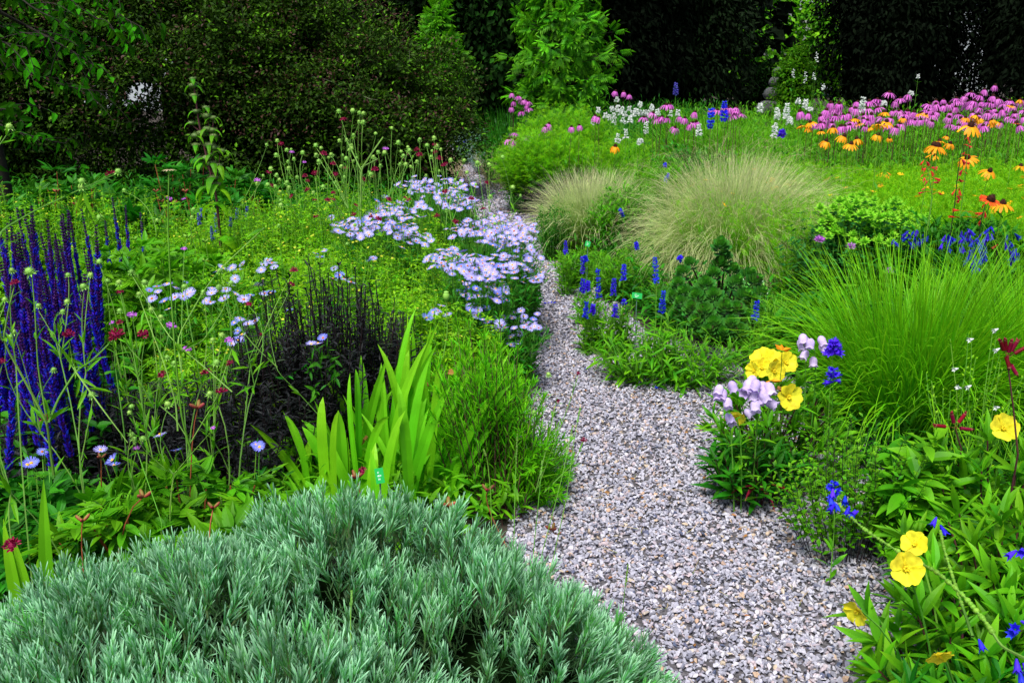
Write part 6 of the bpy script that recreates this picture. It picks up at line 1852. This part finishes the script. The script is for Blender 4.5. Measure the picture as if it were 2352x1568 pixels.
for (u, v, d, s) in heads:
    p = A(u, v, d); p[2] = max(p[2], .03)
    put(random.choice(ros), 'rosette', r_, p, head_R([(p[0] - c[0]) * 1.5 + rng.normal(0, .2), (p[1] - c[1]) * 1.0 - .35, .9]), s * 1.05)
    b = np.array([c[0] + (p[0] - c[0]) * .3, c[1] + (p[1] - c[1]) * .3, 0]); gst.tubes(bez(b[None], p[None], 6, .6, .02), .005, .004, 5)
part('stems', gst, M['stempurp'], r_)
P = clump(c, .26, .2, 120, .26, K=5)
g = Geo(); leafy(g, leaf_tpl(.55, 2, 'obov', .3, -.1), P, 9, .1, 1, .036, (50, 85), .1, .1); part('lower_leaves', g, M['succ'], r_)

# ---- blue beardtongue beside the path
c = A(1530, 850, 3.55); c[2] = 0
r_ = root('beardtongue', 'blue beardtongue with strap leaves sprawling at the path edge', 'beardtongue', c)
n = 150
P = clump(c, .34, .22, n, .20, lean=.2, K=6, basefrac=.55, hj=.2)
g = Geo(); g.tubes(P, .0022, .0014, 3); part('stems', g, M['stem'], r_)
g = Geo(); leafy(g, leaf_tpl(.16, 4, 'strap', .35, .3), P, 7, .0, 1, .085, (30, 75), .25, .1); part('leaves', g, M['green'], r_)
def bt(label, items, c, fol=18, group='blue beardtongue spikes at the path edge', fs=.0155, leaf='green', folr=.08, per=3, folh=.24):
    return spike_plant('beardtongue', label, 'beardtongue', [(i[0], i[1] - 6, i[2] + 3, i[3]) for i in items], c, 'blue', BELL, fs, per, 14, group, 'stem', .0017, foln=fol, folh=folh, folr=folr, leaf_m=leaf, foltpl=L_LANCE, fsz=.06, sticksz=.05)
Q3 = lambda x, y0, y1, d: (1568 - 784 + x / 3., 523 + y0 / 3., 523 + y1 / 3., d)   # positions read in the middle crop
def near(items, dv=0.0):
    u, d = np.mean([i[0] for i in items]), np.mean([i[3] for i in items])
    b = A(u, 800, d); b[2] = 0; return b
for (lb, its) in [
    ('blue beardtongue spike nearest the blond tuft, beside the small green tag', [Q3(1545, 110, 200, 5.0)]),
    ('pair of slim blue beardtongue spikes above the fullest one', [Q3(1660, 225, 330, 4.4), Q3(1680, 215, 245, 4.4)]),
    ('fullest blue beardtongue spike at the path edge', [Q3(1765, 305, 530, 4.0)]),
    ('ragged blue beardtongue leaning over the gravel', [Q3(1665, 375, 470, 4.0), Q3(1700, 390, 440, 4.0), Q3(1690, 535, 640, 3.85), Q3(1735, 550, 610, 3.85)]),
    ('slim blue beardtongue spike between the fullest one and the green tag', [Q3(1880, 370, 500, 3.9), Q3(1890, 550, 630, 3.85)]),
    ('blue beardtongue spike with its tip in the blond grass', [Q3(1948, 275, 395, 4.0), Q3(1950, 515, 535, 3.9)]),
    ('tall blue beardtongue spike in front of the succulent', [Q3(2160, 225, 440, 3.7), Q3(2220, 460, 615, 3.6)]),
    ('few blue bells in the skirt of the blond grass', [Q3(2030, 120, 170, 4.6), Q3(2340, 215, 230, 4.3)]),
    ('blue beardtongue stem right of the succulent', [(1568 + 515 / 3., 523 + 530 / 3., 523 + 660 / 3., 3.5)]),
    ('two tiny blue bells far off by the path mouth', [(784 + 850 / 3., 975 / 3., 985 / 3., 12.0)])]:
    bt(lb, its, near(its))
# blue dots in the middle distance
bt('scattered blue bells between the two feather grasses', [(1424, 487, 505, 5.4), (1530, 412, 422, 6.3), (1535, 405, 412, 6.3), (1528, 380, 385, 6.3)], near([(1490, 0, 0, 5.9)]))

# deep blue gentian-like flowers on the right
def blue_cluster(label, spots, d, c):
    r = root('gentian', label, 'blue flowers', c, 'deep blue flowers of the right bed')
    P = clump(c, .22, .2, 46, .55, K=6, basefrac=.6)
    g = Geo(); g.tubes(P, .002, .0012, 3); part('stems', g, M['stem'], r)
    g = Geo(); leafy(g, L_LANCE3, P, 10, .1, 1, .07, (30, 70), .3, .1, 2); part('leaves', g, M['mid'], r)
    for (x, y) in spots:
        p = A(1568 + x / 3., 523 + y / 3., d + rng.normal(0, .05)); g = Geo()
        for q in range(3):
            g.inst(BUD if random.random() < .4 else BELL, [p + rng.normal(0, .008, 3)], frame(rdir(1, -1, -.6), rdir(1)), np.array([[.8, 1, .8]]) * random.uniform(.024, .034))
        part('flower', g, M['salviablue'], r)
c = A(2110, 600, 4.1); c[2] = 0
blue_cluster('deep blue flowers left of the larger blue group, behind the bergamot', [(1555, 60), (1600, 15), (1610, 70), (1620, 95), (1665, 45), (1550, 90), (1465, 90), (1640, 100), (1575, 30)], 3.95, c)
c = A(2250, 600, 3.7); c[2] = 0
blue_cluster('large group of deep blue flowers near the right edge', [(1840, 50), (1830, 110), (1845, 70), (1935, 15), (1955, 45), (1940, 70), (1975, 60), (2000, 15), (2020, 90), (2010, 110), (2055, 60), (2060, 100), (2050, 140), (2075, 170), (2060, 190), (2000, 200), (2025, 220), (2000, 260), (1990, 270), (2085, 120), (2240, 150), (2225, 90), (2300, 160), (2310, 190), (2120, 50), (2095, 70), (1985, 240), (2140, 20), (2280, 210), (2030, 250), (2300, 150), (2250, 50), (1925, 120), (1990, 130)], 3.4, c)

# ---- evening primrose by the path
def petal4(r=.040):
    g = Geo(); ph = rng.uniform(0, 6); cup = rng.uniform(.45, .8)
    for k in range(4):
        a = k * math.pi / 2 + .3 + rng.normal(0, .06); c_, s_ = math.cos(a), math.sin(a)
        nu, nv = 6, 9
        V, t = [], []
        for i in range(nu):
            q = i / (nu - 1)
            w = r * .78 * (q ** .7)
            for j in range(nv):
                p = (j / (nv - 1) - .5) * 2
                rad = r * q * (1 - .14 * math.exp(-(p / .3) ** 2) * q * q - .20 * abs(p) ** 5)
                an = p * math.radians(50)
                x = rad * math.cos(an); y = rad * math.sin(an)
                z = r * (cup * q - .16 * q * q) + .0026 * math.sin(p * 8 + k * 2 + ph) * q * q + .06 * r * p * q + .0018 * math.sin(q * 9 + p * 3 + ph * k)
                V.append((x * c_ - y * s_, x * s_ + y * c_, z)); t.append(q)
        qd = np.array([(i * nv + j, (i + 1) * nv + j, (i + 1) * nv + j + 1, i * nv + j + 1) for i in range(nu - 1) for j in range(nv - 1)])
        g.raw(np.array(V), np.stack([np.array(t), np.full(len(t), rng.uniform()), np.full(len(t), rng.uniform())], -1), None, qd)
    a = np.arange(6) * 1.05
    g.inst(BUD, np.zeros((6, 3)) + [0, 0, .003], frame(np.stack([np.cos(a) * .5, np.sin(a) * .5, np.ones(6)], -1), rdir(6)), np.tile([.3 * .02, .02, .3 * .02], (6, 1)) if False else .018)
    return local_mesh('flower', g, M['yellow'], True)
PRIM = [petal4(), petal4(.037), petal4(.042)]
def primrose(label, c, rx, ry, h, n, flowers, size=.10, mat='green', tpl=None):
    r = root('evening_primrose', label, 'evening primrose', c, 'yellow evening primroses beside the path')
    P = clump(c, rx, ry, n, h, lean=.4, K=6, basefrac=.4, hj=.2, droop=.1)
    g = Geo(); g.tubes(P, .0032, .002, 5); part('stems', g, M['stempurp'], r)
    g = Geo(); leafy(g, tpl or leaf_tpl(.21, 4, 'lance', .35, .25), P, 12, .12, 1, size, (35, 75), .2, .0)
    leafy(g, tpl or leaf_tpl(.21, 4, 'lance', .35, .1), P, 5, .93, 1, size * .85, (15, 55), .2, .0); part('leaves', g, M[mat], r)
    for (u, v, d, nd, s) in flowers:
        p = A(u, v, d); o = put(random.choice(PRIM), 'flower', r, p, head_R(nd), s * .88)
        b = c + (p - c) * [.4, .4, 0]; g = Geo(); g.tubes(bez(b[None], (p - .004 * norm(np.array(nd, float)))[None], 6, .7, .01), .0022, .0016, 4); part('flower_stalk', g, M['stem'], r)
    return r
Q5 = lambda x, y: (1568 + x / 3., 523 + y / 3.)
def fl(x, y, d, nd, s=1.0): return Q5(x, y) + (d, nd, s)
c = A(1770, 1050, 2.62); c[2] = 0
primrose('evening primrose crowded with yellow cups at the middle right of the path', c, .20, .17, .28, 42,
         [fl(560, 920, 2.65, (-.4, -.5, .7), 1.15), fl(640, 930, 2.7, (0, -.4, 1), 1.1), fl(620, 985, 2.55, (.3, -.9, .2), 1.0), fl(705, 935, 2.6, (.3, -.8, .6), 1.0), fl(500, 985, 2.6, (-.8, -.5, .2), .8), fl(720, 1165, 2.45, (.2, -.9, .3), 1.15), fl(370, 1290, 2.4, (-.2, -.7, -.3), .8), fl(590, 900, 2.7, (.1, -.2, 1), 1.0), fl(545, 965, 2.62, (-.2, -.9, .4), .9)], .085)
# faded orange blooms
r0 = root('faded_primrose', 'faded orange primrose blooms drooping at the yellow-cupped plant', 'evening primrose', c)
for (x, y) in [(600, 1050), (685, 845), (330, 1285), (650, 1110)]:
    p = A(*Q5(x, y), 2.45); g = Geo(); g.inst(BUD, np.tile(p, (3, 1)), frame(rdir(3, -.8, .3), rdir(3)), .036); part('flower', g, M['orange'] if x != 650 else M['brown'], r0)
    g = Geo(); g.tubes(bez((c + (p - c) * [.5, .5, 0])[None], p[None], 5, .8, .01), .0016, .0012, 3); part('stalk', g, M['stem'], r0)
c = A(1730, 1110, 2.45); c[2] = 0
bush('leafy_plant', 'dark red-tinged leafy plant under the yellow-cupped primrose at the gravel', c, .16, .12, .20, 40, L_LANCE3, .09, 'mid', 10, stemm='stempurp', cat='leafy plant')
g = Geo(); P = grow(np.tile(c + [0, -.05, .08], (5, 1)), rdir(5, .1, .7) + [0, -.5, 0], .10, 6, (0, 0, -1), .5); g.ribbons(P, rdir(5, -.3, .3), .006, [.5, 1, 1, .8, .5, .1], fold=.3)
o_ = [o for o in bpy.data.objects if o.name.startswith('leafy_plant')][-1]
part('red_leaves', g, M['firecracker'], o_)
# lilac bells
def lilac(label, c, groups_, d):
    r = root('lilac_bellflower', label, 'bellflower', c, 'pale lilac bellflowers beside the path')
    for (pts, sz) in groups_:
        m = np.mean([A(*Q5(*q), d) for q in pts], axis=0)
        g = Geo(); g.tubes(bez((c + (m - c) * [.5, .5, 0])[None], m[None], 8, .75, .012), .0022, .0016, 5)
        part('stem', g, M['stem'], r)
        g = Geo(); P = bez((c + (m - c) * [.5, .5, 0])[None], m[None], 8, .75, .005); leafy(g, L_LANCE3, P, 5, .1, .8, .07, (35, 70), .3, 0, 2); part('leaves', g, M['green'], r)
        for q in pts:
            p = A(*Q5(*q), d + rng.normal(0, .012)); g = Geo()
            dd = norm(np.array([(p[0] - m[0]) * 14 + rng.normal(0, .25), -.5, -.75 + rng.normal(0, .3)]))[None]
            g.inst(BELLW, [p - dd[0] * sz * .5], frame(dd, rdir(1)), np.array([[1.1, .95, 1.1]]) * sz)
            part('flower', g, M['lilac'], r, True)
c = A(1735, 1100, 2.42); c[2] = 0
lilac('pale lilac bells bunched at the gravel edge below the yellow cups', c, [([(475, 1060), (500, 1090), (440, 1120), (480, 1150), (560, 1100), (600, 1110), (560, 1160), (520, 1190), (610, 1210), (500, 1230), (450, 1090), (570, 1130)], .038), ([(250, 1120), (275, 1150), (240, 1150), (310, 1210), (345, 1095)], .034), ([(320, 1310), (335, 1330), (455, 1275)], .03)], 2.36)
c = A(1850, 1100, 2.6); c[2] = 0
lilac('pale lilac bells on tall stalks above the yellow cups', c, [([(830, 770), (820, 805), (850, 790)], .036), ([(960, 780), (970, 830), (840, 875), (900, 925), (880, 800)], .032)], 2.55)
# blue bells right of it
c = A(1925, 1080, 2.5); c[2] = 0
bt('seed-podded stem with a few blue bells before the fine green grass', [(1568 + 1045 / 3., 523 + 800 / 3., 523 + 915 / 3., 2.5)], c, 10, 'blue bell stems right of the path', .026, folr=.06)
c = A(1900, 1080, 2.5); c[2] = 0
bt('low stem with two blue trumpets before the fine green grass', [(1568 + 1040 / 3., 523 + 985 / 3., 523 + 1100 / 3., 2.4)], c, 6, 'blue bell stems right of the path', .024, per=1)
c = A(1935, 1330, 1.95); c[2] = 0
g = None
bt('small-leaved wispy plant with a bright blue cluster leaning over the gravel', [(1568 + 1035 / 3., 1045 + 205 / 3., 1045 + 340 / 3., 2.05)], c, 0, 'blue bell stems right of the path', .021, folr=.06, per=1)
r_, P = bush('small_leaf_plant', 'wispy plant with small pale green leaves on thin dark stems over gravel', A(1950, 1250, 2.15) * [1, 1, 0], .28, .20, .36, 80, L_SMALL, .026, 'green', 22, stemm='stemdark', cat='leafy plant', ang=(35, 75), sr=.0012)
# broad-leaved plant with the single yellow flower
c = A(2110, 1180, 2.15); c[2] = 0
bush('leafy_plant', 'broad light-green leaves on an upright stalk before the fine green grass', c, .14, .10, .34, 16, leaf_tpl(.34, 4, 'lance', .3, .25), .12, 'green', 9, cat='leafy plant', whorl=2, ang=(50, 80))
c = A(2290, 1120, 2.1); c[2] = 0
primrose('evening primrose with one large yellow flower near the right edge', c, .18, .14, .30, 20, [(2302, 985, 2.1, (-.1, -.8, .6), 1.05)], .12, 'green')
# near right primrose
c = A(2275, 1500, 1.50); c[2] = 0
primrose('large evening primrose with long lance leaves filling the near right corner', c, .27, .24, .21, 50,
         [Zr + t_ for Zr, t_ in [((1568 + 1600 / 3., 1045 + 620 / 3.), (1.62, (-.4, -.5, .6), .75)), ((1568 + 1530 / 3., 1045 + 780 / 3.), (1.52, (-.1, -.9, .5), .95)), ((1568 + 1215 / 3., 1045 + 1070 / 3.), (1.45, (-.8, -.5, -.2), .7)), ((1568 + 1755 / 3., 1045 + 1360 / 3.), (1.22, (.1, -.8, -.5), .7))]], .11)
c = A(2330, 1350, 1.75); c[2] = 0
primrose('leafy evening primrose without open flowers at the right edge', c, .30, .22, .26, 46, [], .11)
c = A(2330, 1560, 1.3); c[2] = 0
primrose('dark leafy evening primrose cut by the bottom right corner', c, .22, .18, .20, 40, [], .10, 'mid')
# the long leaning podded stalk
c = A(2360, 1500, 1.25); c[2] = 0
r_ = root('podded_stalk', 'long leaning green stalk lined with round pods and blue bells, near right corner', 'seed stalk', c)
R5 = lambda x, y, d: (1568 + x / 3., 1045 + y / 3., d)
g = Geo(); w_ = wire(g, [R5(2400, 1420, 1.2), R5(2200, 1320, 1.27), R5(2090, 1150, 1.32), R5(1930, 960, 1.4), R5(1750, 800, 1.48), R5(1480, 660, 1.6), R5(1250, 510, 1.72), R5(1100, 370, 1.82), R5(1080, 330, 1.85)], .0026, .0012); part('stem', g, M['stempale'], r_)
g = Geo(); P = w_[8:][None]; 
leafy(g, ball_tpl(.3, 6, 4), P, 60, .0, .97, .017, (60, 95), .2, 0, 4); part('pods', g, M['podgreen'], r_, True)
for (x, y, d) in [(1035, 230, 1.86), (1040, 320, 1.84), (1120, 280, 1.83), (1150, 350, 1.8), (1190, 375, 1.79), (1210, 385, 1.79), (1020, 290, 1.85), (1050, 335, 1.83), (1750, 425, 1.75), (1775, 480, 1.72), (2300, 655, 1.5), (2340, 640, 1.5), (2330, 1140, 1.2), (2290, 1200, 1.2), (2310, 1220, 1.2), (2040, 1265, 1.3), (2320, 1480, 1.1), (2300, 1400, 1.1), (2345, 1430, 1.1)]:
    p = A(*R5(x, y, d)); g = Geo()
    dd = norm(np.array([[rng.normal(-.2, .4), -.4, rng.normal(-.4, .3)]])); g.inst(BELL, [p], frame(dd, rdir(1)), (.023 if d > 1.3 else .020)); part('flower', g, M['blue'], r_, True)
# second podded stalk
c = A(2240, 1560, 1.3); c[2] = 0
r_ = root('podded_stalk', 'shorter upright stalk of round green pods behind the long leaning one', 'seed stalk', c)
g = Geo(); w_ = wire(g, [R5(2000, 1250, 1.35), R5(1880, 900, 1.5), R5(1800, 640, 1.6), R5(1775, 520, 1.62)], .003, .0012); part('stem', g, M['stempale'], r_)
g = Geo(); leafy(g, ball_tpl(.3, 6, 4), w_[3:][None], 40, .0, 1, .013, (60, 95), .2, 0, 3); part('pods', g, M['podgreen'], r_, True)

# dark red firecracker stems
def fire(label, stem, fls, d):
    p0 = A(*stem[0], d); c = np.array([p0[0], p0[1], 0]); r = root('firecracker_flower', label, 'red tube flower', c, 'dark red tube flowers on bare stalks')
    g = Geo(); w = wire(g, [s + (d,) for s in stem], .0024, .0015); g.tubes(np.array([[c, (c + w[0]) / 2, w[0]]]), .0025, .0024, 5); part('stem', g, M['stempurp'], r)
    tip = w[-1]
    for (u, v) in fls:
        p = A(u, v, d); g = Geo(); dd = norm((p - tip) * [1, 1, 1] + [0, -.004, 0])[None]
        g.tubes(np.array([[tip, (tip + p) / 2 + [0, 0, .002], p - dd[0] * .012]]), .0008, .0008, 3)
        L = .030; P = np.array([[p - dd[0] * L * .45, p - dd[0] * L * .2, p + dd[0] * L * .2, p + dd[0] * L * .5]])
        g.tubes(P, .0052, .0045, 8); g.inst(BUD, [p + dd[0] * L * .35] * 3, frame(dd + rng.normal(0, .35, (3, 3)), rdir(3)), .012)
        part('flower', g, M['firecracker'], r, True)
fire('dark red tubular flowers bunched on a tall bare stalk near the right edge', [Q5(2310, 1560), Q5(2280, 1250), Q5(2245, 980), Q5(2238, 900)], [Q5(2200, 810), Q5(2225, 805), Q5(2255, 820), Q5(2285, 815), Q5(2325, 845), Q5(2240, 925), Q5(2280, 975)], 2.05)
fire('four dark red tubular flowers spreading on a short stalk before the fine grass', [Q5(1920, 1520), Q5(1895, 1440), Q5(1880, 1380)], [Q5(1860, 1310), Q5(1925, 1310), Q5(1775, 1365), Q5(1950, 1385)], 2.15)
# wiry plant with small white flowers
c = A(2240, 900, 2.5); c[2] = 0
r_, P = bush('wiry_plant', 'wiry open plant with a few small white flowers in front of the fine grass', c, .16, .12, .48, 22, L_SMALL, .018, 'lime', 16, stemm='stem', cat='wiry plant', ang=(30, 70))
for (x, y) in [(2175, 695), (2005, 765), (1900, 968), (1920, 1105), (2185, 1235), (1990, 1085), (2185, 830)]:
    p = A(*Q5(x, y), 2.4); g = Geo(); g.inst(BELL, [p], frame(np.array([[-.8, -.3, rng.normal(0, .3)]]), rdir(1)), .018); part('flower', g, M['white'], r_, True)

# ---- ground cover on the right
cover('undergrowth', 'mixed leaves covering the soil under the plants of the right bed', gp((1400, 640), (1440, 720), (1560, 790), (1900, 790), (2150, 900), (2700, 1050), (3000, 700), (2700, 480), (1500, 480), (1250, 520)), 420, (.08, .30), L_LANCE3, .08, M['mid'], 8)
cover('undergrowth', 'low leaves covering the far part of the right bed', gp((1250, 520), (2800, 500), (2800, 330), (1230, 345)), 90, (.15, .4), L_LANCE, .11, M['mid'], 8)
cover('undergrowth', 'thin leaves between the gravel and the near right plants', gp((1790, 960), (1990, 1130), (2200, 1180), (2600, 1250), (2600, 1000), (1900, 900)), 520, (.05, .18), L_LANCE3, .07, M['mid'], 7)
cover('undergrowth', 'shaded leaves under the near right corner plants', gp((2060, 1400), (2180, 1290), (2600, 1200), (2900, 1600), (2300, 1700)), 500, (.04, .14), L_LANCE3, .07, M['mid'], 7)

# ---- fallen petals on the gravel
c = G(1520, 850)
r_ = root('fallen_petals', 'few fallen blue petals lying on the gravel below the beardtongue', 'fallen petals', c)
for (x, y) in [(1685, 965), (2020, 1055), (2100, 1040), (2115, 1022), (2165, 1005), (2185, 1060), (2185, 1108), (1420, 520), (1455, 520), (1640, 520)]:
    p = G(784 + x / 3., 523 + y / 3., .016); g = Geo(); g.inst(L_OBOV, [p, p], frame(rdir(2, -.1, .2), rdir(2, .7, 1)), .022); part('petal', g, M['blue'], r_)

# ---- green plant tags
M['tag'] = leafmat('green_plastic', (.01, .33, .06), (.01, .33, .06), tr=0, rough=.35, noise=0)
M['tagwhite'] = leafmat('tag_lettering', (.7, .8, .75), (.7, .8, .75), tr=0, noise=0)
def ptag(label, u, v, d, w, h, rz, lean=.5):
    p = A(u, v, d); c = np.array([p[0], p[1], 0.0]); r = root('plant_tag', label, 'plant label', c, 'green plant name tags')
    R = np.array(frame(np.array([[math.sin(rz) * .0 + math.sin(rz), math.cos(rz) * lean, 1.0]]), np.array([[0, -1.0, .3]])))[0]
    X, Y, Zz = R[:, 0], R[:, 1], R[:, 2]
    g = Geo()
    def slab(cx, cy, ww, hh, t0, t1):
        V = np.array([p + X * (cx + sx * ww) + Y * (cy + sy * hh) + Zz * zz for zz in (t0, t1) for sy in (-1, 1) for sx in (-1, 1)])
        q = np.array([(0, 2, 3, 1), (4, 5, 7, 6), (0, 1, 5, 4), (2, 6, 7, 3), (0, 4, 6, 2), (1, 3, 7, 5)])
        g.raw(V, np.full((8, 3), .5), None, q)
    slab(0, 0, w / 2, h / 2, 0, .0012); part('plate', g, M['tag'], r)
    g = Geo()
    for (cx, cy, ww) in [(-.1, .22, .14), (0, .0, .36), (-.05, -.22, .2)]:
        k = int(ww * 26)
        for i in range(k):
            slab((cx + (i - k / 2) * .05) * w, cy * h, w * .014, h * rng.uniform(.03, .07), .0014, .0017)
    part('lettering', g, M['tagwhite'], r)
    g = Geo(); g.tubes(np.array([[c, (c + p) / 2, p - Zz * .003]]), .0018, .0018, 4); part('stake', g, M['silver'], r)
ptag('green plant tag on a thin stake beside the blue spikes before the succulent', 1463, 679, 3.9, .045, .026, .15)
ptag('smaller green plant tag half hidden at the smaller feather grass', 1350, 560, 4.9, .028, .030, .35)
ptag('green plant tag tilted behind the silver cushion at the sword leaves', 872, 1092, 1.95, .020, .036, -.2)

# ---- small litter along the path edges
g = Geo(); n = 420
x, y = scatter_poly(poly, 60, 1.3, 9.0); n = len(x)
pos = np.stack([x, y, np.full(n, .016)], -1)
g.inst(L_OVATE, pos, frame(rdir(n, -.15, .15), rdir(n, .6, 1)), U(.008, .020, n))
o = part('path_litter', g, M['brown']); tag(o, 'scattered dry leaf scraps lying on the gravel', 'litter', kind='stuff')
g = Geo(); x, y = scatter_poly(poly, 26, 1.3, 7.0); n = len(x)
P = grow(np.stack([x, y, np.full(n, .018)], -1), rdir(n, -.08, .08), U(.02, .07, n), 4, (0, 0, 1), 0, .15)
P[..., 2] = np.clip(P[..., 2], .012, .03)
g.tubes(P, .0011, .0007, 4); o = part('path_twigs', g, M['straw']); tag(o, 'thin pale twigs lying on the gravel', 'litter', kind='stuff')
